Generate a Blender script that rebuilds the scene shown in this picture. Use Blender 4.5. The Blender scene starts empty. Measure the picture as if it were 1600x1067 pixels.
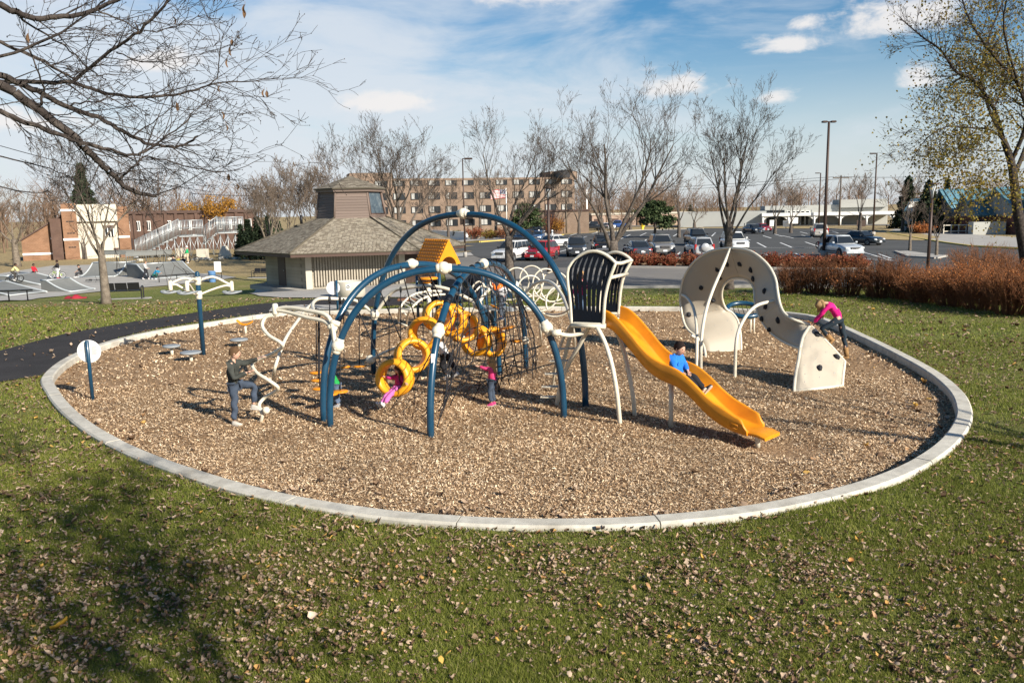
import bpy, bmesh, math, random
import numpy as np
from mathutils import Vector, Matrix

S = bpy.context.scene
COL = S.collection
R = math.radians
rng = random.Random(7)

# ------------------------------------------------------------------ camera
CAM_Z, FPX, TILT, ROLL = 4.1, 1300.0, math.atan(206/1300), 0.0195
_ct, _st = math.cos(TILT), math.sin(TILT)
_F = np.array([0, _ct, -_st]); _r0 = np.array([1.0, 0, 0]); _u0 = np.array([0, _st, _ct])
_RT = math.cos(ROLL)*_r0 - math.sin(ROLL)*_u0
_UP = math.sin(ROLL)*_r0 + math.cos(ROLL)*_u0
cam_d = bpy.data.cameras.new('camera')
cam = bpy.data.objects.new('camera', cam_d); COL.objects.link(cam)
cam_d.sensor_width = 36; cam_d.lens = FPX/1600*36
cam_d.clip_start = 0.1; cam_d.clip_end = 3000
cam.matrix_world = Matrix(((_RT[0], _UP[0], -_F[0], 0), (_RT[1], _UP[1], -_F[1], 0),
                           (_RT[2], _UP[2], -_F[2], CAM_Z), (0, 0, 0, 1)))
S.camera = cam

# ------------------------------------------------------------------ world, sun, exposure
SUN_EL, SUN_DIR = R(27.5), np.array([0.70, -0.714])     # direction towards the sun on the ground
world = bpy.data.worlds.new('World'); S.world = world; world.use_nodes = True
def build_sky():
    nt = world.node_tree; nt.nodes.clear()
    N = lambda t, **k: _node(nt, t, **k)
    L = nt.links.new
    out = N('ShaderNodeOutputWorld'); bg = N('ShaderNodeBackground'); bg.inputs['Strength'].default_value = 0.07
    sky = N('ShaderNodeTexSky'); sky.sky_type = 'NISHITA'; sky.sun_disc = False
    sky.sun_elevation = SUN_EL
    sky.sun_rotation = math.atan2(SUN_DIR[0], SUN_DIR[1])
    sky.air_density = 1.0; sky.dust_density = 0.6; sky.ozone_density = 1.6; sky.altitude = 200
    tc = N('ShaderNodeTexCoord'); sep = N('ShaderNodeSeparateXYZ'); L(tc.outputs['Generated'], sep.inputs[0])
    def mth(op, a, b=None, c=None, clamp=False):
        m = N('ShaderNodeMath'); m.operation = op; m.use_clamp = clamp
        for i, v in enumerate((a, b, c)):
            if v is None: continue
            if isinstance(v, (int, float)): m.inputs[i].default_value = v
            else: L(v, m.inputs[i])
        return m.outputs[0]
    X, Y, Z = sep.outputs
    az = mth('ARCTAN2', X, Y); el = mth('ARCSINE', Z)
    # thin high cloud: stretched noise on the plane of the cloud layer
    zc = mth('MAXIMUM', mth('ADD', Z, 0.10), 0.03)
    cx = mth('DIVIDE', X, zc); cy = mth('DIVIDE', Y, zc)
    cmb = N('ShaderNodeCombineXYZ'); L(cx, cmb.inputs[0]); L(mth('MULTIPLY', cy, 1.0), cmb.inputs[1])
    def noise(vec, scale, detail, rough, dist=0.0, loc=(0, 0, 0), scl=(1, 1, 1), rot=0):
        mp = N('ShaderNodeMapping'); mp.inputs['Location'].default_value = loc; mp.inputs['Scale'].default_value = scl
        mp.inputs['Rotation'].default_value = (0, 0, rot)
        L(vec, mp.inputs[0]); n = N('ShaderNodeTexNoise'); L(mp.outputs[0], n.inputs['Vector'])
        n.inputs['Scale'].default_value = scale; n.inputs['Detail'].default_value = detail
        n.inputs['Roughness'].default_value = rough; n.inputs['Distortion'].default_value = dist
        return n.outputs['Fac']
    n1 = noise(cmb.outputs[0], 0.55, 8, 0.62, 0.6, (1.3, 4.0, 0), (1, 0.62, 1), 0.5)
    def ramp(v, a, b):
        m = N('ShaderNodeMapRange'); m.interpolation_type = 'SMOOTHSTEP'
        m.inputs['From Min'].default_value = a; m.inputs['From Max'].default_value = b; L(v, m.inputs['Value'])
        return m.outputs['Result']
    cirrus = mth('MULTIPLY', ramp(n1, 0.46, 0.74), 0.60)
    # broad veil of thin cloud in the left half of the view, thinning upward
    def blob(a0, e0, ra, re, flat=1.0):
        dx = mth('DIVIDE', mth('SUBTRACT', az, R(a0)), R(ra)); dy = mth('DIVIDE', mth('SUBTRACT', el, R(e0)), R(re)); dy = mth('MAXIMUM', dy, mth('MULTIPLY', dy, -flat))
        d = mth('SQRT', mth('ADD', mth('MULTIPLY', dx, dx), mth('MULTIPLY', dy, dy)))
        return d
    cv = N('ShaderNodeCombineXYZ'); L(az, cv.inputs[0]); L(mth('MULTIPLY', el, 2.0), cv.inputs[1])
    nb = noise(cv.outputs[0], 17.0, 9, 0.62, 0.25, (0.4, 2.2, 0.0))
    nf = noise(cv.outputs[0], 4.5, 6, 0.6, 0.4, (3.1, 0.2, 0.0), (1, 1.6, 1))
    veil = mth('MULTIPLY', ramp(mth('SUBTRACT', mth('MULTIPLY_ADD', nf, 2.6, -0.22), blob(-20, 8, 29, 10)), -0.30, 0.85), 0.85)
    total = mth('MAXIMUM', cirrus, veil)
    puffs = [(11.6, 7.6, 3.1, 1.5), (17.6, 9.6, 2.6, 0.8), (19.0, 10.9, 1.4, .7), (24.5, 10.8, 4.6, 1.7), (29, 13.8, 4.5, 2.2),
             (1.5, 13.6, 5.2, 1.6), (25.6, 7.0, 2.2, .9), (17.5, 6.6, 1.8, .8), (-22, 9.2, 3.2, .9), (-8.0, 7.0, 3.2, 1.0),
             (-31, 5.6, 6, 1.2), (20.5, 15.5, 3, 1.2), (-40, 12, 7, 2.5), (42, 9, 8, 2.6), (60, 14, 9, 4), (-65, 16, 12, 5), (95, 18, 12, 5),
             (-110, 15, 14, 4), (150, 20, 14, 6)]
    pm = None
    for (a, e, ra, re) in puffs:
        v = mth('SUBTRACT', mth('MULTIPLY_ADD', nb, 2.9, -0.50), blob(a, e, ra, re, 1.9))
        pm = v if pm is None else mth('MAXIMUM', pm, v)
    puff = mth('MULTIPLY', ramp(pm, -0.12, 0.75), 0.92)
    mix = N('ShaderNodeMix'); mix.data_type = 'RGBA'
    hs = N('ShaderNodeHueSaturation'); hs.inputs['Saturation'].default_value = 1.45; hs.inputs['Value'].default_value = 0.92; L(sky.outputs[0], hs.inputs['Color'])
    hz = N('ShaderNodeMix'); hz.data_type = 'RGBA'; L(hs.outputs[0], hz.inputs[6]); hz.inputs[7].default_value = (5.8, 6.25, 6.9, 1)
    L(mth('MULTIPLY', ramp(el, R(12), R(0)), 0.8), hz.inputs[0])
    L(hz.outputs[2], mix.inputs[6]); mix.inputs[7].default_value = (6.1, 6.5, 7.0, 1); L(total, mix.inputs[0])
    mix2 = N('ShaderNodeMix'); mix2.data_type = 'RGBA'
    L(mix.outputs[2], mix2.inputs[6]); mix2.inputs[7].default_value = (7.4, 7.2, 7.1, 1); L(puff, mix2.inputs[0])
    L(mix2.outputs[2], bg.inputs['Color']); L(bg.outputs[0], out.inputs['Surface'])
def _node(nt, t, **k):
    n = nt.nodes.new(t)
    for a, v in k.items(): setattr(n, a, v)
    return n
build_sky()
sun_d = bpy.data.lights.new('sun', 'SUN'); sun_d.energy = 5.0; sun_d.angle = R(0.53); sun_d.color = (1.0, 0.93, 0.82)
sun = bpy.data.objects.new('sun', sun_d); COL.objects.link(sun)
_sd = Vector((SUN_DIR[0]*math.cos(SUN_EL), SUN_DIR[1]*math.cos(SUN_EL), math.sin(SUN_EL)))
sun.rotation_euler = _sd.to_track_quat('Z', 'Y').to_euler()
sun.location = (30, -30, 30)
S.view_settings.view_transform = 'Standard'; S.view_settings.look = 'None'
S.view_settings.exposure = 0.8; S.view_settings.gamma = 1.0
S.view_settings.use_curve_mapping = False
S.cycles.max_bounces = 5; S.cycles.transparent_max_bounces = 6
S.cycles.use_adaptive_sampling = True; S.cycles.adaptive_threshold = 0.015
# ------------------------------------------------------------------ where a line of sight meets the place
def _dir(px, py):
    d = _F*FPX + _RT*(px-800) + _UP*(533.5-py)
    return d/np.linalg.norm(d)
def at(px, py, Y):
    d = _dir(px, py); t = Y/d[1]
    return np.array([0, 0, CAM_Z]) + d*t
def az(px, py, z=0.0):
    d = _dir(px, py); t = (z-CAM_Z)/d[2]
    return np.array([0, 0, CAM_Z]) + d*t
def sst(t):
    t = max(0.0, min(1.0, t)); return t*t*(3-2*t)
def H(x, y):                                            # height of the ground
    return 0.1 - 0.4*sst((y-36)/20) - 1.6*sst((y-38)/30)*sst((-4-x)/18)
def gr(px, py):                                         # ground point
    z = 0.0
    for _ in range(25):
        p = az(px, py, z); z = .5*z + .5*H(p[0], p[1])
    return np.array([p[0], p[1], H(p[0], p[1])])
def proj(p):
    v = np.array(p) - np.array([0, 0, CAM_Z]); k = FPX/(v@_F)
    return (800+(v@_RT)*k, 533.5-(v@_UP)*k)

# ------------------------------------------------------------------ mesh builder
class MB:
    def __init__(s): s.v = []; s.f = []; s.sm = []
    def add(s, vs, fs, smooth=False):
        o = len(s.v); s.v.extend([tuple(map(float, p)) for p in vs])
        for f in fs: s.f.append(tuple(i+o for i in f)); s.sm.append(smooth)
        return s
    def box(s, c, d, rz=0.0, M=None):
        x, y, z = d[0]/2, d[1]/2, d[2]/2
        P = [(-x,-y,-z),(x,-y,-z),(x,y,-z),(-x,y,-z),(-x,-y,z),(x,-y,z),(x,y,z),(-x,y,z)]
        if M is not None: P = [tuple(M @ Vector(p) + Vector(c)) for p in P]
        else:
            a, b = math.cos(rz), math.sin(rz)
            P = [(c[0]+p[0]*a-p[1]*b, c[1]+p[0]*b+p[1]*a, c[2]+p[2]) for p in P]
        return s.add(P, [(0,3,2,1),(4,5,6,7),(0,1,5,4),(1,2,6,5),(2,3,7,6),(3,0,4,7)])
    def bbox(s, c, d, b, rz=0.0):                       # box with chamfered vertical and top edges
        x, y, z = d[0]/2, d[1]/2, d[2]/2
        prof = [(x-b, y), (x, y-b)]
        ring = []
        for sx, sy, fl in ((1,1,0),(1,-1,1),(-1,-1,0),(-1,1,1)):
            pr = prof if not fl else prof[::-1]
            for (u, w) in pr: ring.append((sx*u, sy*w))
        a, q = math.cos(rz), math.sin(rz)
        def T(p, zz, k): 
            px_, py_ = p[0]*k[0], p[1]*k[1]
            return (c[0]+px_*a-py_*q, c[1]+px_*q+py_*a, c[2]+zz)
        k1 = (1, 1); k2 = ((x-b)/x, (y-b)/y); n = 8
        V = [T(p, -z+b, k1) for p in ring] + [T(p, z-b, k1) for p in ring] + [T(p, z, k2) for p in ring] + [T(p, -z, k2) for p in ring]
        F = []
        for i in range(n):
            j = (i+1) % n
            F += [(j, i, n+i, n+j), (n+j, n+i, 2*n+i, 2*n+j), (3*n+j, 3*n+i, i, j)]
        F.append(tuple(2*n+i for i in range(n))[::-1]); F.append(tuple(3*n+i for i in range(n)))
        return s.add(V, F)
    def tube(s, pts, r, n=8, closed=False, cap=True, smooth=True):
        P = np.array(pts, float); m = len(P)
        rad = np.full(m, r) if np.isscalar(r) else np.array(r, float)
        if closed: T = np.roll(P, -1, 0)-np.roll(P, 1, 0)
        else:
            T = np.empty_like(P); T[1:-1] = P[2:]-P[:-2]; T[0] = P[1]-P[0]; T[-1] = P[-1]-P[-2]
        T /= (np.linalg.norm(T, axis=1)[:, None]+1e-12)
        a = np.array([0, 0, 1.0]) if abs(T[0][2]) < .9 else np.array([1.0, 0, 0])
        u = a-T[0]*(a@T[0]); u /= np.linalg.norm(u); U = [u]
        for i in range(1, m):
            u = U[-1]-T[i]*(U[-1]@T[i]); k = np.linalg.norm(u); u = u/k if k > 1e-6 else U[-1]; U.append(u)
        U = np.array(U); W = np.cross(T, U)
        ang = np.arange(n)*2*math.pi/n
        V = (P[:, None, :] + rad[:, None, None]*(np.cos(ang)[None, :, None]*U[:, None, :]+np.sin(ang)[None, :, None]*W[:, None, :])).reshape(-1, 3)
        F = []
        for i in range(m if closed else m-1):
            k = (i+1) % m
            for j in range(n):
                l = (j+1) % n
                F.append((i*n+j, i*n+l, k*n+l, k*n+j))
        s.add(V, F, smooth)
        if cap and not closed:
            o = len(s.v)-m*n
            s.f.append(tuple(o+j for j in range(n))[::-1]); s.sm.append(False)
            s.f.append(tuple(o+(m-1)*n+j for j in range(n))); s.sm.append(False)
        return s
    def lathe(s, prof, c=(0,0,0), n=16, axis=None, smooth=True, closed=False):   # prof: (r, h) along the axis
        ax = Vector((0,0,1)) if axis is None else Vector(axis).normalized()
        q = Vector((0,0,1)).rotation_difference(ax); V = []; m = len(prof)
        for (r, h) in prof:
            for j in range(n):
                t = 2*math.pi*j/n
                V.append(tuple(q @ Vector((r*math.cos(t), r*math.sin(t), h)) + Vector(c)))
        F = []
        for i in range(m if closed else m-1):
            k = (i+1) % m
            for j in range(n): l = (j+1) % n; F.append((i*n+j, i*n+l, k*n+l, k*n+j))
        s.add(V, F, smooth)
        if not closed:
            o = len(s.v)-m*n
            if prof[0][0] > 1e-4: s.f.append(tuple(o+j for j in range(n))[::-1]); s.sm.append(False)
            if prof[-1][0] > 1e-4: s.f.append(tuple(o+(m-1)*n+j for j in range(n))); s.sm.append(False)
        return s
    def ball(s, c, r, n=14, m=9, sc=(1,1,1), M=None):
        V = []; F = []
        for i in range(m+1):
            a = math.pi*i/m
            for j in range(n):
                b = 2*math.pi*j/n
                p = Vector((r*sc[0]*math.sin(a)*math.cos(b), r*sc[1]*math.sin(a)*math.sin(b), r*sc[2]*math.cos(a)))
                if M is not None: p = M @ p
                V.append(tuple(p+Vector(c)))
        for i in range(m):
            for j in range(n): l = (j+1) % n; F.append((i*n+j, (i+1)*n+j, (i+1)*n+l, i*n+l))
        return s.add(V, F, True)
    def prism(s, poly, z0, z1):
        n = len(poly)
        V = [(p[0], p[1], z0) for p in poly]+[(p[0], p[1], z1) for p in poly]
        F = [tuple(range(n))[::-1], tuple(range(n, 2*n))]
        F += [(i, (i+1) % n, n+(i+1) % n, n+i) for i in range(n)]
        return s.add(V, F)
    def slab(s, quad, th, nrm=None):                     # thick panel from a planar polygon
        Q = [Vector(p) for p in quad]; n = len(Q)
        nn = (Q[1]-Q[0]).cross(Q[2]-Q[0]).normalized() if nrm is None else Vector(nrm)
        V = [tuple(p) for p in Q]+[tuple(p-nn*th) for p in Q]
        F = [tuple(range(n)), tuple(range(n, 2*n))[::-1]]+[(i, n+i, n+(i+1) % n, (i+1) % n) for i in range(n)]
        return s.add(V, F)
    def grid(s, rows, smooth=True, closed_u=False):
        m = len(rows); n = len(rows[0]); V = [p for r_ in rows for p in r_]; F = []
        for i in range(m-1):
            for j in range(n if closed_u else n-1):
                l = (j+1) % n
                F.append((i*n+j, i*n+l, (i+1)*n+l, (i+1)*n+j))
        return s.add(V, F, smooth)
    def mesh(s, name):
        me = bpy.data.meshes.new(name); me.from_pydata(s.v, [], s.f)
        me.polygons.foreach_set('use_smooth', s.sm); me.update(); return me
    def obj(s, name, mat, parent=None, loc=None, rz=0.0):
        me = s.mesh(name); o = bpy.data.objects.new(name, me)
        if mat is not None: me.materials.append(mat)
        COL.objects.link(o)
        if parent is not None: o.parent = parent
        if loc is not None: o.location = loc
        if rz: o.rotation_euler = (0, 0, rz)
        return o
def tag(o, label=None, cat=None, group=None, kind=None):
    if label: o['label'] = label
    if cat: o['category'] = cat
    if group: o['group'] = group
    if kind: o['kind'] = kind
    return o
def thing(name, label, cat, loc=(0,0,0), rz=0.0, group=None):
    o = bpy.data.objects.new(name, None); COL.objects.link(o); o.location = tuple(map(float, loc)); o.rotation_euler = (0,0,rz)
    o.empty_display_size = 0.2
    return tag(o, label, cat, group)
def dup(root, loc, rz, label=None, group=None):
    r_ = root.copy(); COL.objects.link(r_); r_.location = tuple(map(float, loc)); r_.rotation_euler = (0,0,rz)
    if label: r_['label'] = label
    if group: r_['group'] = group
    for ch in list(root.children):
        c = ch.copy(); COL.objects.link(c); c.parent = r_
        for g_ in list(ch.children):
            d = g_.copy(); COL.objects.link(d); d.parent = c
    return r_
def same(me_obj, name, parent, loc=None, rot=None):      # another object on the same mesh
    o = bpy.data.objects.new(name, me_obj.data); COL.objects.link(o); o.parent = parent
    if loc is not None: o.location = loc
    if rot is not None: o.rotation_euler = rot
    return o
def spline(P, k=6, closed=False):
    P = [np.array(p, float) for p in P]; n = len(P); out = []
    rngi = range(n) if closed else range(n-1)
    for i in rngi:
        if closed: a, b, c, d = P[(i-1) % n], P[i], P[(i+1) % n], P[(i+2) % n]
        else: a, b, c, d = P[max(i-1, 0)], P[i], P[i+1], P[min(i+2, n-1)]
        for j in range(k):
            t = j/k
            out.append(0.5*((2*b)+(-a+c)*t+(2*a-5*b+4*c-d)*t*t+(-a+3*b-3*c+d)*t**3))
    if not closed: out.append(P[-1])
    return out
V3 = lambda *a: np.array(a, float)
def lerp(a, b, t): return np.array(a)*(1-t)+np.array(b)*t

# ------------------------------------------------------------------ materials
def mat(name, col, rough=0.6, metal=0.0, spec=0.4, var=0.0, vscale=6.0, bump=0.0, bscale=40.0, dirt=None, dscale=1.5, coat=0.0, island=0.0, trans=0.0, obj_rand=0.0):
    m = bpy.data.materials.new(name); m.use_nodes = True; nt = m.node_tree; L = nt.links.new
    b = nt.nodes['Principled BSDF']; b.inputs['Roughness'].default_value = rough; b.inputs['Metallic'].default_value = metal
    b.inputs['Specular IOR Level'].default_value = spec; b.inputs['Base Color'].default_value = (*col, 1)
    if coat: b.inputs['Coat Weight'].default_value = coat; b.inputs['Coat Roughness'].default_value = 0.08
    if trans: b.inputs['Subsurface Weight'].default_value = 0
    src = None
    def N(t): return nt.nodes.new(t)
    tc = N('ShaderNodeTexCoord')
    def noise(sc, det=5, rg=.6):
        n = N('ShaderNodeTexNoise'); n.inputs['Scale'].default_value = sc; n.inputs['Detail'].default_value = det; n.inputs['Roughness'].default_value = rg
        L(tc.outputs['Object'], n.inputs['Vector']); return n.outputs['Fac']
    if var or island or obj_rand:
        hs = N('ShaderNodeHueSaturation'); hs.inputs['Color'].default_value = (*col, 1)
        mr = N('ShaderNodeMapRange'); amp = max(var, island, obj_rand)
        mr.inputs['To Min'].default_value = 1-amp; mr.inputs['To Max'].default_value = 1+amp
        if island: g = N('ShaderNodeNewGeometry'); L(g.outputs['Random Per Island'], mr.inputs['Value'])
        elif obj_rand: g = N('ShaderNodeObjectInfo'); L(g.outputs['Random'], mr.inputs['Value'])
        else:
            mr.inputs['From Min'].default_value = .3; mr.inputs['From Max'].default_value = .7
            L(noise(vscale), mr.inputs['Value'])
        L(mr.outputs[0], hs.inputs['Value']); src = hs.outputs[0]
    if dirt:
        mx = N('ShaderNodeMix'); mx.data_type = 'RGBA'; mx.inputs[7].default_value = (*dirt, 1)
        if src: L(src, mx.inputs[6])
        else: mx.inputs[6].default_value = (*col, 1)
        mr = N('ShaderNodeMapRange'); mr.inputs['From Min'].default_value = .48; mr.inputs['From Max'].default_value = .75; mr.inputs['To Max'].default_value = .7
        L(noise(dscale, 8, .65), mr.inputs['Value']); L(mr.outputs[0], mx.inputs[0]); src = mx.outputs[2]
    if src: L(src, b.inputs['Base Color'])
    if bump:
        bp = N('ShaderNodeBump'); bp.inputs['Strength'].default_value = bump; bp.inputs['Distance'].default_value = 0.02
        L(noise(bscale, 6, .65), bp.inputs['Height']); L(bp.outputs[0], b.inputs['Normal'])
    return m
def ramp_mat(name, stops, source='island', rough=0.8, scale=3.0, spec=0.2, bump=0.0, bscale=60, transl=0.0):
    m = bpy.data.materials.new(name); m.use_nodes = True; nt = m.node_tree; L = nt.links.new
    b = nt.nodes['Principled BSDF']; b.inputs['Roughness'].default_value = rough; b.inputs['Specular IOR Level'].default_value = spec
    cr = nt.nodes.new('ShaderNodeValToRGB'); e = cr.color_ramp.elements
    e[0].position, e[0].color = stops[0][0], (*stops[0][1], 1); e[1].position, e[1].color = stops[-1][0], (*stops[-1][1], 1)
    for (p, c) in stops[1:-1]: k = e.new(p); k.color = (*c, 1)
    if source == 'island': g = nt.nodes.new('ShaderNodeNewGeometry'); L(g.outputs['Random Per Island'], cr.inputs[0])
    elif source == 'object': g = nt.nodes.new('ShaderNodeObjectInfo'); L(g.outputs['Random'], cr.inputs[0])
    else:
        tc = nt.nodes.new('ShaderNodeTexCoord'); n = nt.nodes.new('ShaderNodeTexNoise'); L(tc.outputs['Object'], n.inputs['Vector'])
        n.inputs['Scale'].default_value = scale; n.inputs['Detail'].default_value = 10; n.inputs['Roughness'].default_value = .65
        L(n.outputs['Fac'], cr.inputs[0])
    L(cr.outputs[0], b.inputs['Base Color'])
    if transl:
        tr = nt.nodes.new('ShaderNodeBsdfTranslucent'); L(cr.outputs[0], tr.inputs['Color'])
        mx = nt.nodes.new('ShaderNodeMixShader'); mx.inputs[0].default_value = transl
        L(b.outputs[0], mx.inputs[1]); L(tr.outputs[0], mx.inputs[2]); L(mx.outputs[0], nt.nodes['Material Output'].inputs['Surface'])
    if bump:
        tc = nt.nodes.new('ShaderNodeTexCoord'); n = nt.nodes.new('ShaderNodeTexNoise'); L(tc.outputs['Object'], n.inputs['Vector'])
        n.inputs['Scale'].default_value = bscale; n.inputs['Detail'].default_value = 6
        bp = nt.nodes.new('ShaderNodeBump'); bp.inputs['Strength'].default_value = bump; bp.inputs['Distance'].default_value = .03
        L(n.outputs['Fac'], bp.inputs['Height']); L(bp.outputs[0], b.inputs['Normal'])
    return m
def fast_mesh(name, V, F, mat_, parent=None, smooth=False):   # V (n,3), F (m,k) with constant k
    V = np.asarray(V, np.float32); F = np.asarray(F, np.int32); k = F.shape[1]
    me = bpy.data.meshes.new(name); me.vertices.add(len(V)); me.vertices.foreach_set('co', V.ravel())
    me.loops.add(F.size); me.loops.foreach_set('vertex_index', F.ravel())
    me.polygons.add(len(F)); me.polygons.foreach_set('loop_start', np.arange(len(F), dtype=np.int32)*k)
    if smooth: me.polygons.foreach_set('use_smooth', np.ones(len(F), bool))
    me.update(calc_edges=True); me.validate()
    o = bpy.data.objects.new(name, me); me.materials.append(mat_); COL.objects.link(o)
    if parent is not None: o.parent = parent
    return o
M_ = {}
M_['navy'] = mat('navy paint', (0.007, 0.045, 0.088), .30, 0, .45, var=.12, vscale=3, coat=.2, dirt=(.02,.065,.11), dscale=2)
M_['white_pole'] = mat('cream pole paint', (0.64, 0.585, 0.465), .35, 0, .5, var=.05, dirt=(.6,.54,.42), dscale=2.5)
M_['ball'] = mat('cream plastic', (0.68, 0.62, 0.49), .3, 0, .5, var=.04, dirt=(.6,.54,.42), dscale=4)
M_['yellow'] = mat('yellow plastic', (0.80, 0.34, 0.015), .42, 0, .45, var=.1, vscale=3, dirt=(.66,.26,.02), dscale=2, bump=.05, bscale=120)
M_['orange'] = mat('orange plastic', (0.66, 0.245, 0.008), .42, 0, .45, var=.1, vscale=3, dirt=(.54,.19,.012), dscale=2)
M_['rope'] = mat('black rope', (0.018, 0.018, 0.022), .8, 0, .3, var=.3, vscale=40)
M_['navy_panel'] = mat('navy plastic panel', (0.004, 0.0065, 0.012), .6, 0, .2, var=.2, vscale=4)
M_['beige_wall'] = mat('beige climbing wall', (0.40, 0.35, 0.275), .5, 0, .35, var=.03, vscale=1.5)
M_['hold'] = mat('black rock hold', (0.02, 0.02, 0.024), .7, 0, .3, bump=.4, bscale=30)
M_['grey_plastic'] = mat('grey plastic', (0.24, 0.26, 0.27), .5, 0, .4, var=.1)
M_['concrete'] = mat('concrete', (0.50, 0.47, 0.40), .85, 0, .25, var=.16, vscale=5, dirt=(.25,.22,.17), dscale=1.7, bump=.25, bscale=60)
M_['slab'] = mat('pale concrete slab', (0.36, 0.34, 0.305), .85, 0, .25, var=.12, vscale=.8, dirt=(.29,.275,.25), dscale=.6, bump=.15, bscale=40)
M_['asphalt_path'] = mat('fresh asphalt', (0.030, 0.027, 0.026), .9, 0, .25, var=.2, vscale=1.5, dirt=(.05,.045,.043), dscale=.7, bump=.5, bscale=150)
M_['asphalt'] = mat('asphalt', (0.080, 0.080, 0.077), .9, 0, .2, var=.14, vscale=.25, dirt=(.05,.05,.05), dscale=.12, bump=.2, bscale=50)
M_['road'] = mat('worn road asphalt', (0.19, 0.175, 0.155), .9, 0, .2, var=.12, vscale=.4, dirt=(.15,.145,.14), dscale=.25, bump=.2, bscale=50)
M_['paint_white'] = mat('white road paint', (0.72, 0.72, 0.70), .7, 0, .3, var=.1, vscale=2, dirt=(.4,.4,.39), dscale=2.5)
M_['kerb_yellow'] = mat('yellow kerb paint', (0.55, 0.42, 0.10), .8, 0, .3, var=.15, dirt=(.4,.36,.25), dscale=1)
M_['bark'] = ramp_mat('bark', [(.3,(.045,.036,.030)),(.5,(.10,.082,.068)),(.7,(.17,.145,.12))], 'noise', .9, 9, .15, .6, 30)
M_['bark_dark'] = ramp_mat('dark bark', [(.3,(.020,.016,.014)),(.5,(.045,.036,.032)),(.72,(.11,.092,.078))], 'noise', .9, 12, .15, .6, 40)
M_['bark_tan'] = ramp_mat('pale bark', [(.3,(.08,.065,.05)),(.5,(.16,.13,.10)),(.7,(.24,.20,.155))], 'noise', .9, 5, .15, .7, 18)
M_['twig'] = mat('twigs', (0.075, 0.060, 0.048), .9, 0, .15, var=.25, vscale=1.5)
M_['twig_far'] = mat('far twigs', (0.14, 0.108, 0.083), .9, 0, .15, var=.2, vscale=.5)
M_['steel'] = mat('galvanised steel', (0.42, 0.44, 0.44), .45, .6, .5, var=.12, vscale=2)
M_['bronze'] = mat('dark bronze pole', (0.055, 0.034, 0.026), .5, .2, .4, var=.1)
M_['black_metal'] = mat('black metal', (0.018, 0.018, 0.02), .5, .3, .4)
M_['rubber'] = mat('tyre rubber', (0.02, 0.02, 0.021), .8, 0, .3)
M_['lamp_glass'] = mat('lamp glass painted as sky', (.50,.52,.52), .2, 0, .5)  # opaque light grey paints in the bright sky that shows through clear glass
M_['glass'] = mat('dark glass', (0.018, 0.022, 0.026), .08, 0, .6)
M_['white'] = mat('white paint', (0.78, 0.77, 0.73), .5, 0, .4, var=.05)
M_['brick'] = None
M_['print'] = mat('grey print', (.35,.35,.36), .7)
# ------------------------------------------------------------------ ground, mulch, kerb, roads
KPX = [(64,588),(72,612),(90,636),(122,664),(165,690),(215,713),(280,737),(350,759),(430,779),(520,795),(610,807),(700,814),(800,818.5),
       (900,819),(1000,816),(1100,808),(1190,797),(1270,782),(1345,764),(1410,742),(1462,716),(1498,688),(1517,660),(1520,638),(1508,612),
       (1480,587),(1445,566),(1405,546),(1365,527),(1325,509),(1285,496),(1235,488),(1170,483),(1090,480),(1000,479),(900,479),(800,479.5),(700,481),
       (600,483),(520,485),(450,487),(390,493),(320,502),(255,512),(195,525),(140,541),(95,561)]
_kp = [az(x, y, 0.2) if y > 500 else az(x, y, 0.15) for x, y in KPX]
KERB = np.array([[p[0], p[1]] for p in spline(_kp, 6, True)])
_d = np.roll(KERB, -1, 0)-np.roll(KERB, 1, 0); _n = np.stack([_d[:, 1], -_d[:, 0]], 1); _n /= np.linalg.norm(_n, axis=1)[:, None]
if ((KERB+_n-KERB.mean(0))**2).sum() < ((KERB-KERB.mean(0))**2).sum(): _n = -_n
KN = _n                                                  # outward normals
KIN = KERB-KN*0.28
def inside(poly, x, y):
    px_, py_ = poly[:, 0], poly[:, 1]; qx, qy = np.roll(px_, -1), np.roll(py_, -1)
    x = np.asarray(x)[..., None]; y = np.asarray(y)[..., None]
    c = ((py_ > y) != (qy > y)) & (x < (qx-px_)*(y-py_)/(qy-py_+1e-12)+px_)
    return (c.sum(-1) % 2) == 1

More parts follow.
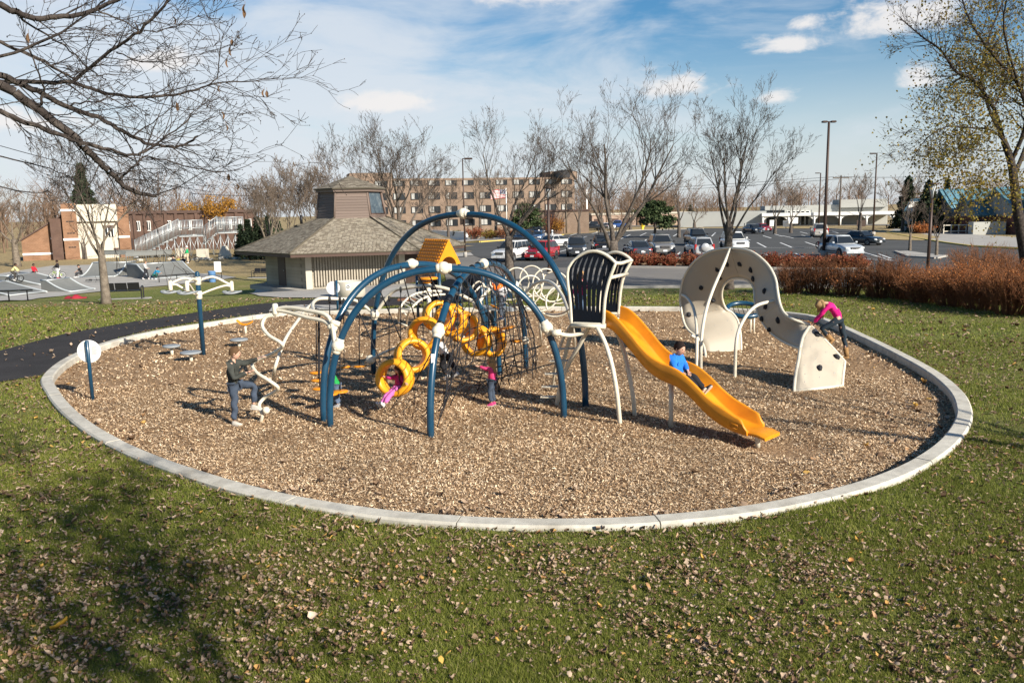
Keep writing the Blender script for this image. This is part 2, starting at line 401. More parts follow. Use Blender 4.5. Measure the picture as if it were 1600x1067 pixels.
def lawn_material():
    m = bpy.data.materials.new('lawn'); m.use_nodes = True; nt = m.node_tree; L = nt.links.new
    b = nt.nodes['Principled BSDF']; b.inputs['Roughness'].default_value = .9; b.inputs['Specular IOR Level'].default_value = .12
    geo = nt.nodes.new('ShaderNodeNewGeometry')
    def noise(sc, det, rg=.6):
        n = nt.nodes.new('ShaderNodeTexNoise'); L(geo.outputs['Position'], n.inputs['Vector'])
        n.inputs['Scale'].default_value = sc; n.inputs['Detail'].default_value = det; n.inputs['Roughness'].default_value = rg; return n.outputs['Fac']
    def ramp(v, st):
        cr = nt.nodes.new('ShaderNodeValToRGB'); e = cr.color_ramp.elements
        e[0].position, e[0].color = st[0][0], (*st[0][1], 1); e[1].position, e[1].color = st[-1][0], (*st[-1][1], 1)
        for p, c in st[1:-1]: k = e.new(p); k.color = (*c, 1)
        L(v, cr.inputs[0]); return cr.outputs[0]
    def mix(f, a, c):
        x = nt.nodes.new('ShaderNodeMix'); x.data_type = 'RGBA'; L(f, x.inputs[0]); L(a, x.inputs[6]); L(c, x.inputs[7]); return x.outputs[2]
    def mr(v, a, c, lo=0.0, hi=1.0):
        q = nt.nodes.new('ShaderNodeMapRange'); q.interpolation_type = 'SMOOTHSTEP'
        q.inputs['From Min'].default_value = a; q.inputs['From Max'].default_value = c; q.inputs['To Min'].default_value = lo; q.inputs['To Max'].default_value = hi
        L(v, q.inputs['Value']); return q.outputs[0]
    g1 = ramp(noise(9, 10, .7), [(.3, (.06,.075,.014)), (.5, (.125,.15,.03)), (.7, (.21,.21,.06))])
    dry = ramp(noise(6, 10, .7), [(.3, (.20,.15,.075)), (.5, (.31,.235,.12)), (.7, (.42,.33,.18))])
    sep = nt.nodes.new('ShaderNodeSeparateXYZ'); L(geo.outputs['Position'], sep.inputs[0])
    far = mr(sep.outputs[1], 66, 92)
    big = noise(.16, 6, .6)
    addn = nt.nodes.new('ShaderNodeMath'); addn.operation = 'ADD'; L(far, addn.inputs[0]); L(mr(big, .46, .75, 0, .55), addn.inputs[1]); addn.use_clamp = True
    c = mix(addn.outputs[0], g1, dry)
    litter = mr(noise(26, 4, .55), .56, .64)
    spread = mr(noise(.55, 4, .6), .38, .62, 0.15, .9)
    mul = nt.nodes.new('ShaderNodeMath'); mul.operation = 'MULTIPLY'; L(litter, mul.inputs[0]); L(spread, mul.inputs[1])
    farlit = mr(sep.outputs[1], 13, 22); mul2 = nt.nodes.new('ShaderNodeMath'); mul2.operation = 'MULTIPLY'; L(mul.outputs[0], mul2.inputs[0]); L(farlit, mul2.inputs[1])
    leafc = ramp(noise(40, 2), [(.3, (.26,.17,.09)), (.7, (.5,.38,.24))])
    c = mix(mul2.outputs[0], c, leafc)
    L(c, b.inputs['Base Color'])
    bp = nt.nodes.new('ShaderNodeBump'); bp.inputs['Strength'].default_value = .8; bp.inputs['Distance'].default_value = .05
    L(noise(28, 8, .7), bp.inputs['Height']); L(bp.outputs[0], b.inputs['Normal'])
    return m
M_['lawn'] = lawn_material()

def build_ground():
    def axis(lo, hi, step, far, grow=1.22):
        a = list(np.arange(lo, hi+1e-6, step)); st = step; x = hi
        while x < far: st *= grow; x += st; a.append(x)
        st = step; x = lo
        while x > -far: st *= grow; x -= st; a.insert(0, x)
        return np.array(a)
    xs = axis(-12.5, 13.5, .19, 1500); ys = axis(5.0, 36.5, .19, 1500)
    ys = ys[ys > -60]
    X, Y = np.meshgrid(xs, ys)
    Z = np.vectorize(H)(X, Y)
    rs = np.random.RandomState(3)
    near = (Y < 12) & (abs(X) < 14)
    Z = Z+near*0.02*(np.sin(X*1.7+.5)*np.sin(Y*1.3)+.5*np.sin(X*3.1)*np.cos(Y*2.7))
    ins = inside(KERB-KN*0.17, X, Y); Z[ins] = -.35
    V = np.stack([X.ravel(), Y.ravel(), Z.ravel()], 1); m, n = X.shape
    I = (np.arange(m-1)[:, None]*n+np.arange(n-1)[None, :]).ravel()
    F = np.stack([I, I+1, I+n+1, I+n], 1)
    o = fast_mesh('lawn', V, F, M_['lawn'], smooth=True); tag(o, kind='structure')
build_ground()

def mulch_material():
    return ramp_mat('wood mulch', [(.28, (.07,.04,.022)), (.42, (.20,.12,.065)), (.55, (.36,.235,.13)), (.68, (.48,.335,.195)), (.8, (.24,.145,.075))], 'noise', .9, 16, .15, 1.0, 30)
M_['mulch'] = mulch_material()
def mulch_z(x, y):
    z = .03*np.sin(x*1.1+y*.7)*np.sin(y*.9-x*.4)+.012*np.sin(x*3.3)*np.sin(y*2.9)
    for hx, hy, d, s in ((4.55,13.75,.09,.5),(-5.3,15.9,.05,.4),(-.5,17.1,.05,.5),(6.9,17.4,.06,.6),(-2.6,16.6,.05,.5)):      # scuffed hollows
        q = ((x-hx)**2+(y-hy)**2)/s; z = z-d*np.exp(-q)+.45*d*np.exp(-(q-2.2)**2)
    return z
def build_mulch():
    # concentric sheet with low mounds
    c = KIN.mean(0); rows = []
    rs = np.random.RandomState(5)
    K = (KIN+KN*0.05)[::3]
    for t in np.linspace(0, 1, 46):
        r_ = []
        for p in K:
            q = c+(p-c)*t
            z = float(mulch_z(q[0], q[1]))
            r_.append((q[0], q[1], z*(1-t**6)))
        rows.append(r_)
    MB().grid(rows, True, True).obj('mulch', M_['mulch'])['kind'] = 'structure'
build_mulch()

# kerb: cast segments with open joints between them
def build_kerb():
    root = thing('kerb', None, None); root['kind'] = 'structure'
    n = len(KERB); seg = np.linalg.norm(np.roll(KERB, -1, 0)-KERB, axis=1); cum = np.concatenate([[0], np.cumsum(seg)])
    total = cum[-1]; N = 30
    def pt(s):
        s = s % total; i = min(int(np.searchsorted(cum, s, 'right'))-1, n-1); f = (s-cum[i])/seg[i]; j = (i+1) % n
        nn = KN[i]*(1-f)+KN[j]*f; return KERB[i]*(1-f)+KERB[j]*f, nn/np.linalg.norm(nn)
    for k in range(N):
        a = total*k/N+.008; b = total*(k+1)/N-.008; rows = []
        jz = rng.uniform(-.006, .006)
        for s in np.linspace(a, b, 9):
            p, q = pt(s); far = sst((p[1]-26)/6)
            top = .185-.02*far+jz
            o_ = p; i_ = p-q*.28
            prof = [(o_, -.3), (o_, top-.03), (o_-q*.03, top), (i_+q*.03, top+.004), (i_, top-.028), (i_, -.3)]
            rows.append([(e[0], e[1], z) for e, z in prof])
        mb = MB().grid(rows, False)
        for r_, flip in ((rows[0], 0), (rows[-1], 1)):
            f = tuple(range(6)); mb.add(r_, [f[::-1] if flip else f])
        mb.obj('kerb_segment', M_['concrete'], root)
build_kerb()

def drape(name, poly_px, mat_, off=.02, step=1.0, kind='structure', world=None):
    """flat area: outline given as ground points, filled with a triangulated sheet that follows the ground"""
    P = [gr(x, y) for x, y in poly_px] if world is None else world
    bm = bmesh.new(); vs = [bm.verts.new((p[0], p[1], 0)) for p in P]
    f = bm.faces.new(vs); bmesh.ops.triangulate(bm, faces=[f])
    for _ in range(6):
        long = [e for e in bm.edges if e.calc_length() > step*max(1, min(v.co.y for v in e.verts)/30)]
        if not long: break
        bmesh.ops.subdivide_edges(bm, edges=long, cuts=1)
        bmesh.ops.triangulate(bm, faces=bm.faces[:])
    for v in bm.verts: v.co.z = H(v.co.x, v.co.y)+off
    bmesh.ops.recalc_face_normals(bm, faces=bm.faces[:])
    if sum(f.normal.z for f in bm.faces) < 0: bmesh.ops.reverse_faces(bm, faces=bm.faces[:])
    me = bpy.data.meshes.new(name); bm.to_mesh(me); bm.free(); me.materials.append(mat_)
    o = bpy.data.objects.new(name, me); COL.objects.link(o)
    if kind: o['kind'] = kind
    return o
# asphalt path curving past the left and back of the playground
def path_strip():
    up = [(-60,572),(0,549),(100,523),(200,505),(300,490),(400,476),(500,468),(600,466.5),(660,467.5)]
    dn = [(-60,612),(0,598),(66,588),(110,556),(190,527),(255,512),(320,502),(390,493),(450,486),(560,481),(660,476)]
    drape('path', up+dn[::-1], M_['asphalt_path'], .03, 1.2)
path_strip()
drape('pavement', [(386,459),(400,452.5),(430,449),(500,446),(640,444),(700,447),(760,452),(760,462),(700,466),(600,465.5),(505,466.5),(440,466),(405,463.5)], M_['slab'], .045, 1.2)
drape('pavement', [(420,488.5),(425,482),(470,478),(535,478.5),(560,481),(560,484)], M_['slab'], .055, 1.2)
# drive between lawn and car park, car park, far road
drape('road', [(700,449),(760,451),(900,446),(1050,447.5),(1200,448),(1300,449),(1480,445),(1700,440),(1700,418),(1480,424),(1200,421.5),(1100,420),(1000,419),(900,419),(790,418),(740,400),(690,405)], M_['road'], .03, 1.5)
drape('car_park', [(690,405),(740,400),(790,418),(900,419),(1000,418.6),(1100,419.5),(1200,421),(1480,423),(1700,417),(1700,392),(1520,386),(1420,372),(1385,364.5),(1300,359),(1200,358.5),(1100,358),(1040,358.5),(990,361),(930,364),(870,368),(800,375),(700,381),(660,383),(650,397)], M_['asphalt'], .045, 2.5)
drape('road', [(930,354.8),(1000,354.5),(1100,355),(1330,352.5),(1400,353),(1400,350.8),(1100,352.6),(930,352.8)], M_['road'], .06, 6)
drape('pavement', [(690,381.5),(800,375.2),(880,367.5),(872,364),(790,368),(690,376)], M_['slab'], .06, 2.5)
drape('pavement', [(740,400.3),(735,396),(690,397),(690,405)], M_['slab'], .09, 2)
drape('pavement', [(1365,366),(1520,384.5),(1680,392),(1680,378),(1500,366),(1400,358.5)], M_['slab'], .09, 2.5)
drape('grass_verge', [(1345,368),(1372,375),(1440,377),(1470,372),(1425,364),(1380,360)], mat('dry verge grass', (.36,.27,.13), .9, 0, .15, var=.25, vscale=3, bump=.5, bscale=20), .10, 2.5)
drape('pavement', [(1399,394.5),(1420,402.5),(1462,405),(1478,401.5),(1440,397),(1418,394)], M_['slab'], .12, 1.5)
drape('mulch_bed', [(985,418.4),(1130,420.5),(1355,422),(1362,411),(1100,405.5),(985,405)], M_['mulch'], .07, 1.5)

def strip(mb, a, b, w, off=.062):
    a = np.array(a[:2]); b = np.array(b[:2]); d = b-a; l = np.linalg.norm(d); n_ = np.array([-d[1], d[0]])/l*w/2
    k = max(1, int(l/6)); rows = []
    for i in range(k+1):
        p = a+d*i/k
        rows.append([(p[0]-n_[0], p[1]-n_[1], H(*(p-n_))+off), (p[0]+n_[0], p[1]+n_[1], H(*(p+n_))+off)])
    mb.grid(rows, False)
# painted stall lines
for (x0, y0, x1, y1) in [(1160,389,1170,397),(1183,380,1197,387.5),(1219,380,1237,387.5),(1258,379,1280,386.5),(1196,398,1207,403),(1243,397,1257,403.5),
    (1210,366.5,1222,370),(1192,369,1205,373),(1222,369,1240,373),(1160,372,1172,376),(1252,368,1270,372),(1130,379,1140,386),(1010,375,1003,381),(1048,375,1040,381),
    (970,374,985,367),(1000,369,1010,364.5),(1052,370,1060,365),(1068,376,1077,368),(1079,366.5,1085,363),(890,369,905,364),(925,366,938,362.5),(945,369,960,364.5),
    (880,379,887,374),(905,374,917,370),(1112,370,1118,364),(1140,366,1143,362),(1335,391,1392,408),(1373,398,1392,405),(1100,387,1106,393),(1056,402,1062,395),(1017,407,1024,399),
    (868,396,890,390),(1300,362,1310,365),(1250,363,1262,366)]:
    mb = MB(); strip(mb, gr(x0, y0), gr(x1, y1), .18); o = mb.obj('stall_line', M_['paint_white']); o['kind'] = 'structure'
mb = MB(); strip(mb, gr(1330,404.5), gr(1395,408.5), .14); strip(mb, gr(1170,388.2), gr(1330,388.2), .14); mb.obj('stall_line', M_['paint_white'])['kind'] = 'structure'
# kerb stones along roads
def kerb_line(pts, mat_, h=.13, w=.28):
    mb = MB(); P = [np.array(gr(*p)) for p in pts]
    for a, b in zip(P[:-1], P[1:]):
        d = (b-a)[:2]; l = np.linalg.norm(d); n_ = np.array([-d[1], d[0]])/l*w/2; z0 = H(a[0], a[1]); z1 = H(b[0], b[1])
        V = [(a[0]-n_[0],a[1]-n_[1],z0-.1),(b[0]-n_[0],b[1]-n_[1],z1-.1),(b[0]+n_[0],b[1]+n_[1],z1-.1),(a[0]+n_[0],a[1]+n_[1],z0-.1)]
        V += [(x, y, z+.1+h+.04) for x, y, z in V]
        mb.add(V, [(4,5,6,7),(0,1,5,4),(1,2,6,5),(2,3,7,6),(3,0,4,7)])
    o = mb.obj('kerb', mat_); o['kind'] = 'structure'
kerb_line([(690,381.8),(750,379),(800,375.6),(850,371.5),(880,367.8)], M_['kerb_yellow'])
kerb_line([(1385,364.6),(1440,374.5),(1480,381),(1520,386.3),(1600,391),(1690,394)], M_['kerb_yellow'])
kerb_line([(930,364),(1000,360.3),(1100,358.2),(1200,358.4),(1300,358.8),(1385,364.2)], M_['slab'])
kerb_line([(1399,394.5),(1420,402.7),(1462,405.2),(1478,401.5)], M_['slab'])
kerb_line([(980,405),(1100,405.5),(1362,411)], M_['slab'])
kerb_line([(980,419),(1130,421),(1360,422.5)], M_['slab'])
kerb_line([(800,452),(1000,450.5),(1200,449.5),(1300,450.5)], M_['slab'], .1, .2)
# ------------------------------------------------------------------ buildings and the skate park
def brick_mat(name, c1, c2, mortar, sc=1.0, w=.22, h=.075):
    m = bpy.data.materials.new(name); m.use_nodes = True; nt = m.node_tree; L = nt.links.new; b = nt.nodes['Principled BSDF']
    b.inputs['Roughness'].default_value = .9; b.inputs['Specular IOR Level'].default_value = .15
    geo = nt.nodes.new('ShaderNodeTexCoord'); sep = nt.nodes.new('ShaderNodeSeparateXYZ'); L(geo.outputs['Object'], sep.inputs[0])
    ad = nt.nodes.new('ShaderNodeMath'); L(sep.outputs[0], ad.inputs[0]); L(sep.outputs[1], ad.inputs[1])
    cb = nt.nodes.new('ShaderNodeCombineXYZ'); L(ad.outputs[0], cb.inputs[0]); L(sep.outputs[2], cb.inputs[1])
    br = nt.nodes.new('ShaderNodeTexBrick'); L(cb.outputs[0], br.inputs['Vector']); br.inputs['Color1'].default_value = (*c1, 1); br.inputs['Color2'].default_value = (*c2, 1)
    br.inputs['Mortar'].default_value = (*mortar, 1); br.inputs['Scale'].default_value = sc; br.inputs['Brick Width'].default_value = w; br.inputs['Row Height'].default_value = h; br.inputs['Mortar Size'].default_value = .008
    n = nt.nodes.new('ShaderNodeTexNoise'); n.inputs['Scale'].default_value = .7; n.inputs['Detail'].default_value = 8; L(geo.outputs['Object'], n.inputs['Vector'])
    hs = nt.nodes.new('ShaderNodeHueSaturation'); mr = nt.nodes.new('ShaderNodeMapRange'); mr.inputs['From Min'].default_value = .3; mr.inputs['From Max'].default_value = .7
    mr.inputs['To Min'].default_value = .82; mr.inputs['To Max'].default_value = 1.15; L(n.outputs['Fac'], mr.inputs['Value']); L(mr.outputs[0], hs.inputs['Value']); L(br.outputs['Color'], hs.inputs['Color'])
    L(hs.outputs[0], b.inputs['Base Color'])
    bp = nt.nodes.new('ShaderNodeBump'); bp.inputs['Strength'].default_value = .35; bp.inputs['Distance'].default_value = .02; bp.invert = True; L(br.outputs['Fac'], bp.inputs['Height']); L(bp.outputs[0], b.inputs['Normal'])
    return m
M_['brick_tan'] = brick_mat('tan brick', (.25,.14,.085), (.21,.115,.068), (.30,.2,.13), 1, .4, .2)
M_['brick_red'] = brick_mat('red brown brick', (.12,.07,.05), (.095,.055,.042), (.13,.1,.085))
M_['brick_apt'] = brick_mat('apartment brick', (.22,.16,.12), (.19,.138,.103), (.38,.28,.2), 1, .5, .2)
M_['block'] = brick_mat('split face block', (.38,.34,.27), (.32,.285,.225), (.24,.21,.17), 1, .42, .21)
M_['brick_maroon'] = brick_mat('maroon brick', (.20,.075,.055), (.16,.06,.045), (.2,.12,.1))
M_['stucco'] = mat('pale stucco', (.52,.475,.39), .85, 0, .2, var=.05, vscale=.6, dirt=(.55,.5,.4), dscale=.5)
M_['brown_trim'] = mat('brown painted wood', (.085,.052,.040), .6, 0, .3, var=.12, vscale=2)
M_['siding'] = mat('brown siding board', (.155,.115,.094), .65, 0, .3, var=.12, vscale=1.5, obj_rand=.12)
M_['shingle'] = ramp_mat('weathered roof shingles', [(0,(.17,.145,.11)),(.3,(.235,.20,.155)),(.65,(.30,.265,.205)),(.85,(.35,.31,.245)),(1,(.21,.185,.145))], 'island', .95, 3, .1, .5, 60)
M_['under_roof'] = mat('roof felt', (.10,.085,.06), .95)
M_['door'] = mat('dark brown door', (.045,.028,.024), .55)

# ---- the pavilion
ZE = 1.62
cB, cC = az(454,403,ZE), az(646,392,ZE)
side = np.linalg.norm((cC-cB)[:2]); th0 = R(12)
e0 = V3(math.cos(th0), math.sin(th0), 0)
def rot2(v, a): return V3(v[0]*math.cos(a)-v[1]*math.sin(a), v[0]*math.sin(a)+v[1]*math.cos(a), 0)
side = 7.35
ctr = cB+rot2(e0, R(60))*side; ctr[2] = 0
pv = thing('pavilion', 'tan block shelter with a hexagonal shingle roof and a brown boarded cupola', 'shelter building', (ctr[0], ctr[1], -.35))
FZ = -.35
def hexpt(rad, k, z): a = math.atan2((cB-ctr)[1], (cB-ctr)[0])+k*math.pi/3; return V3(rad*math.cos(a), rad*math.sin(a), z)   # local, k=0 is the near left corner
zE = ZE-FZ; zC = at(555,341,ctr[1]-1.9)[2]-FZ; RC = 2.22
# floor slab and walls
MB().prism([hexpt(6.6, k, 0)[:2] for k in range(6)], -.25, .02).obj('slab', M_['slab'], pv)
RW = 5.55
for k in range(6):
    a, b = hexpt(RW, k, 0), hexpt(RW, k+1, 0); d = (b-a)/np.linalg.norm(b-a); n_ = V3(d[1], -d[0], 0)
    if n_@((a+b)/2) < 0: n_ = -n_
    L_ = np.linalg.norm(b-a)
    w = MB().slab([a, b, b+V3(0,0,zE+.1), a+V3(0,0,zE+.1)], .2, n_).obj('wall', M_['block'], pv)
    if k == 0:                                           # fluted front
        for i in range(30):
            t = .075+.85*i/29; p = a+d*L_*t+n_*.065
            c_ = MB().box((p[0], p[1], (zE-.02)/2+.08), (.082, .14, zE-.22), rz=math.atan2(d[1], d[0]))
            c_.obj('rib', mat('ribbed block', (.40,.355,.285), .9, 0, .2, var=.14, vscale=3) if i == 0 else bpy.data.materials['ribbed block'], w)
        for t in (.005, .995):
            p = a+d*L_*t+n_*.06; MB().box((p[0], p[1], zE/2), (.36, .16, zE-.02), rz=math.atan2(d[1], d[0])).obj('pilaster', M_['stucco'], w)
    if k == 5:
        for t, wd in ((.40, .95),):
            p = a+d*L_*t+n_*.012; dd = MB().bbox((p[0], p[1], 1.04), (wd, .06, 2.0), .012, rz=math.atan2(d[1], d[0])).obj('door', M_['door'], w)
            q = p+d*.35+n_*.06; MB().lathe([(.03,-.03),(.03,.03)], (q[0], q[1], 1.0), 8, n_).obj('door_knob', M_['steel'], w)
    if k == 1:
        for i in range(12):
            t = .04+.92*i/11; p = a+d*L_*t+n_*.03; MB().box((p[0], p[1], zE/2), (L_*.92/11-.012, .05, zE-.05), rz=math.atan2(d[1], d[0])).obj('board', M_['brown_trim'], w)
    # fascia and soffit
    ea, eb = hexpt(side, k, zE), hexpt(side, k+1, zE)
    MB().slab([ea+V3(0,0,.0), eb, eb+V3(0,0,.26), ea+V3(0,0,.26)], .08, n_).obj('fascia', M_['brown_trim'], pv)
    MB().slab([hexpt(side-.05, k, zE+.02), hexpt(RW-.1, k, zE+.02), hexpt(RW-.1, k+1, zE+.02), hexpt(side-.05, k+1, zE+.02)], .03, (0,0,-1)).obj('soffit', M_['brown_trim'], pv)
def shingled(k, r0, z0, r1, z1, parent, courses, jit=.012):
    A, B, C_, D = hexpt(r0, k, z0), hexpt(r0, k+1, z0), hexpt(r1, k+1, z1), hexpt(r1, k, z1)
    n_ = np.cross(B-A, D-A); n_ /= np.linalg.norm(n_); n_ = n_ if n_[2] > 0 else -n_
    f = MB().slab([A, B, C_, D], .06, n_).obj('roof_face', M_['under_roof'], parent)
    mb = MB()
    for i in range(courses):
        v0, v1 = i/courses, min((i+1.12)/courses, 1)
        a0, b0 = lerp(A, D, v0), lerp(B, C_, v0); a1, b1 = lerp(A, D, v1), lerp(B, C_, v1)
        L0 = np.linalg.norm(b0-a0); m = max(2, int(L0/.22)); off = rng.random()*.9
        us = [0]+[ (j+off*.9+rng.uniform(-.12,.12))/m for j in range(m) if .02 < (j+off*.9)/m < .98]+[1]; us = sorted(us)
        for u0, u1 in zip(us[:-1], us[1:]):
            up = .022+rng.uniform(0, jit); u1 = u1-.004
            p = [lerp(a0, b0, u0)+n_*up, lerp(a0, b0, u1)+n_*up, lerp(a1, b1, u1)+n_*.006, lerp(a1, b1, u0)+n_*.006]
            q = [lerp(a0, b0, u0), lerp(a0, b0, u1)]
            mb.add(p+q, [(0,1,2,3), (4,5,1,0)])
    o = mb.obj('shingle', M_['shingle'], f); o['kind'] = 'stuff'
    return f
for k in range(6):
    shingled(k, side+.06, zE+.22, RC-.05, zC+.02, pv, 34 if k in (5,0,1) else 14)
for k in range(6):                                       # hip caps
    a, b = hexpt(side+.06, k, zE+.25), hexpt(RC, k, zC+.06); MB().tube([a, b], .055, 6).obj('hip_cap', M_['under_roof'], pv)
# cupola
zK = at(555,299,ctr[1]-1.8)[2]-FZ; zA = at(555,275,ctr[1])[2]-FZ; RK = RC-.28
cu = MB().prism([hexpt(RK-.15, k, 0)[:2] for k in range(6)], zC-.1, zK+.05).obj('cupola', M_['brown_trim'], pv)
for k in range(6):
    a0, b0, a1, b1 = hexpt(RC, k, zC-.05), hexpt(RC, k+1, zC-.05), hexpt(RK, k, zK), hexpt(RK, k+1, zK)
    n_ = np.cross(b0-a0, a1-a0); n_ /= np.linalg.norm(n_); n_ = n_ if n_@(a0+b0) > 0 else -n_
    win = k == 1
    for i in range(10):
        v0, v1 = i/10, (i+.97)/10
        p = [lerp(a0, a1, v0)+n_*.035, lerp(b0, b1, v0)+n_*.035, lerp(b0, b1, v1)+n_*.01, lerp(a0, a1, v1)+n_*.01]
        if win and 1.5 < i < 9.5: continue
        MB().slab(p, .03, n_).obj('siding_board', M_['siding'], cu)
    if win:
        P = lambda u, v: lerp(lerp(a0, b0, u), lerp(a1, b1, u), v)
        MB().slab([P(.08,.2)+n_*.0, P(.92,.2)+n_*.0, P(.92,.97)+n_*.0, P(.08,.97)+n_*.0], .03, n_).obj('window_pane', mat('skylight glass', (.05,.07,.085), .25, 0, .6, dirt=(.2,.22,.22), dscale=3), cu)
        for q in ([P(.05,.17), P(.95,.17)], [P(.05,.98), P(.95,.98)], [P(.06,.17), P(.06,.98)], [P(.94,.17), P(.94,.98)]): MB().tube([x+n_*.03 for x in q], .045, 4).obj('window_frame', M_['brown_trim'], cu)
    MB().tube([a0+n_*.02, a1+n_*.02], .07, 4).obj('corner_board', M_['siding'], cu)
    ea, eb = hexpt(RK+.22, k, zK-.02), hexpt(RK+.22, k+1, zK-.02); nn = V3(*((ea+eb)[:2]), 0); nn /= np.linalg.norm(nn)
    MB().slab([ea, eb, eb+V3(0,0,.24), ea+V3(0,0,.24)], .3, nn).obj('fascia', M_['siding'], cu)
    A, B = hexpt(RK+.34, k, zK+.2), hexpt(RK+.34, k+1, zK+.2); T = V3(0,0,zA)
    f = MB().add([A, B, T, A-V3(0,0,.05), B-V3(0,0,.05)], [(0,1,2),(3,4,1,0)]).obj('cupola_roof', M_['under_roof'], pv)
    mb = MB(); n2 = np.cross(B-A, T-A); n2 /= np.linalg.norm(n2); n2 = n2 if n2[2] > 0 else -n2
    for i in range(11):
        v0, v1 = i/11, (i+1)/11; a_, b_ = lerp(A, T, v0), lerp(B, T, v0); c_, d_ = lerp(A, T, v1), lerp(B, T, v1); m = max(1, int(np.linalg.norm(b_-a_)/.3))
        for j in range(m): mb.add([lerp(a_, b_, j/m)+n2*.03, lerp(a_, b_, (j+.97)/m)+n2*.03, lerp(c_, d_, (j+.97)/m)+n2*.008, lerp(c_, d_, j/m)+n2*.008], [(0,1,2,3)])
    o = mb.obj('shingle', M_['shingle'], f); o['kind'] = 'stuff'
q = hexpt(RC+1.0, 5.2, zC-.3); MB().tube([q, q+V3(0,0,.55)], .09, 8).obj('vent_pipe', M_['black_metal'], pv)
# drinking fountain block, poster post in front of the shelter
g_ = gr(548,464); t = thing('concrete_planter', 'round pale concrete drum with a small square sticker before the ribbed shelter wall', 'planter', g_)
hh = at(548,439,g_[1])[2]-g_[2]; MB().lathe([(.72,-.05),(.72,hh-.04),(.70,hh),(.62,hh),(.6,hh-.1),(0,hh-.1)], (0,0,0), 28).obj('drum', M_['stucco'], t)
MB().slab([(-.08,-.725,hh*.5),(.16,-.725,hh*.5),(.16,-.725,hh*.5+.28),(-.08,-.725,hh*.5+.28)], .01).obj('sticker', M_['white'], t)
MB().lathe([(.045,0),(.075,0),(.075,.004),(.045,.004)], (.04,-.735,hh*.5+.16), 12, (0,-1,0), False, True).obj('printed_ring', M_['black_metal'], t)
g_ = az(528,487,0.05); t = thing('notice_post', 'slim navy post with a small round pale sign by the far kerb', 'sign', g_)
hh = at(527,440,g_[1])[2]; MB().tube([(0,0,-.1),(0,0,hh)], .05, 8).obj('post', M_['navy'], t)
MB().lathe([(0,-.01),(.28,-.01),(.28,.01),(0,.01)], (-.16,.07,hh-.32), 20, (0,1,0), False).obj('sign_disc', M_['white'], t)

# ---- brick concession building at the left
def wall_block(name, label, cat, p_left, p_right, depth, zt, m, rz=None):
    pass
def frame_axes(a, b):
    d = (b-a)[:2]; l = np.linalg.norm(d); return l, math.atan2(d[1], d[0])
gA, gB = gr(103,406), gr(205,402)
L_, a_ = frame_axes(gA, gB)
t = thing('brick_building', 'tan brick building with a tall pale stucco front and sloping brick wing', 'building', gA, a_)
sc_ = gA[1]/FPX; Hh = lambda y: at(150, y, gA[1])[2]-gA[2]
w1 = L_*.22; w2 = L_*.84; zt = Hh(317)
MB().box((w1/2, 1.5, zt/2), (w1, 3, zt)).obj('tower', M_['brick_tan'], t)
MB().box((L_-(L_-w2)/2, 1.5, zt*.93/2), (L_-w2, 3, zt*.93)).obj('tower', M_['brick_tan'], t)
MB().box(((w1+w2)/2, 5.5, zt*.98/2), (w2-w1-.004, 10, zt*.98)).obj('stucco_wall', M_['stucco'], t)
MB().box(((w1+w2)/2, .4, zt*.80), (w2-w1-.004, .8, zt*.26)).obj('parapet', M_['stucco'], t)
MB().box((L_/2+.3, 7, zt*.4), (L_*1.0, 7.9, zt*.8)).obj('rear_block', M_['brick_tan'], t)
for z in (zt*.88, zt*.36): MB().box((w1/2, -.03, z), (w1+.1, .12, .3)).obj('stone_band', M_['white'], t)
for z in (zt*.38, zt*.10): MB().box((L_-(L_-w2)/2, -.03, z), (L_-w2+.1, .12, .28)).obj('stone_band', M_['white'], t)
for z in (zt*.68, zt*.47, zt*.22):
    for j in range(3): MB().box((w1*(.35+.18*j), -.02, z), (.28, .08, .14)).obj('vent_slot', M_['black_metal'], t)
o = MB().box((w2-.9*L_*.16, .46, zt*.47), (L_*.16, .1, zt*.17)).obj('window', M_['glass'], t)
for j in range(4): MB().box((w2-.9*L_*.16+(j-1.5)*L_*.045, .39, zt*.47), (L_*.012, .06, zt*.17)).obj('mullion', M_['white'], o)
MB().box((w2-.9*L_*.16, .43, zt*.573), (L_*.18, .3, .35)).obj('awning', M_['brown_trim'], t)
MB().box((w2-.06*L_, .47, zt*.13), (.7, .08, .8)).obj('utility_box', M_['brown_trim'], t)
# the sloping wing to the left: shed roof rising to the tower
wl = az(36,409,-1.9); wing_l = np.linalg.norm((wl-gA)[:2]); zl = at(36,376,wl[1])[2]-gA[2]; zr_ = at(92,336,gA[1])[2]-gA[2]
mb = MB(); P = [(-wing_l,1.2,-.2),(-.02,1.2,-.2),(-.02,1.2,zr_),(-wing_l,1.2,zl)]
mb.add(P+[(x, 9, z) for x, _, z in P], [(0,1,2,3),(7,6,5,4),(0,3,7,4),(3,2,6,7),(1,5,6,2)]); mb.obj('wing', M_['brick_tan'], t)
MB().slab([(-wing_l-.3,.9,zl-.02),(-.02,.9,zr_+.05),(-.02,9.3,zr_+.05),(-wing_l-.3,9.3,zl-.02)], .18, (-.4,0,.9)).obj('wing_roof', M_['brown_trim'], t)
MB().box((-wing_l/2, 1.15, .95), (wing_l, .12, .3)).obj('stone_band', M_['white'], t)
MB().box((-wing_l*.28, 1.1, zl*1.05), (.4, .2, .25)).obj('wall_lamp', M_['white'], t)
# dark recess between wing and tower
MB().box((-.9, .6, zr_*.46), (1.4, 1.0, zr_*.92)).obj('recess_wall', M_['brick_red'], t)

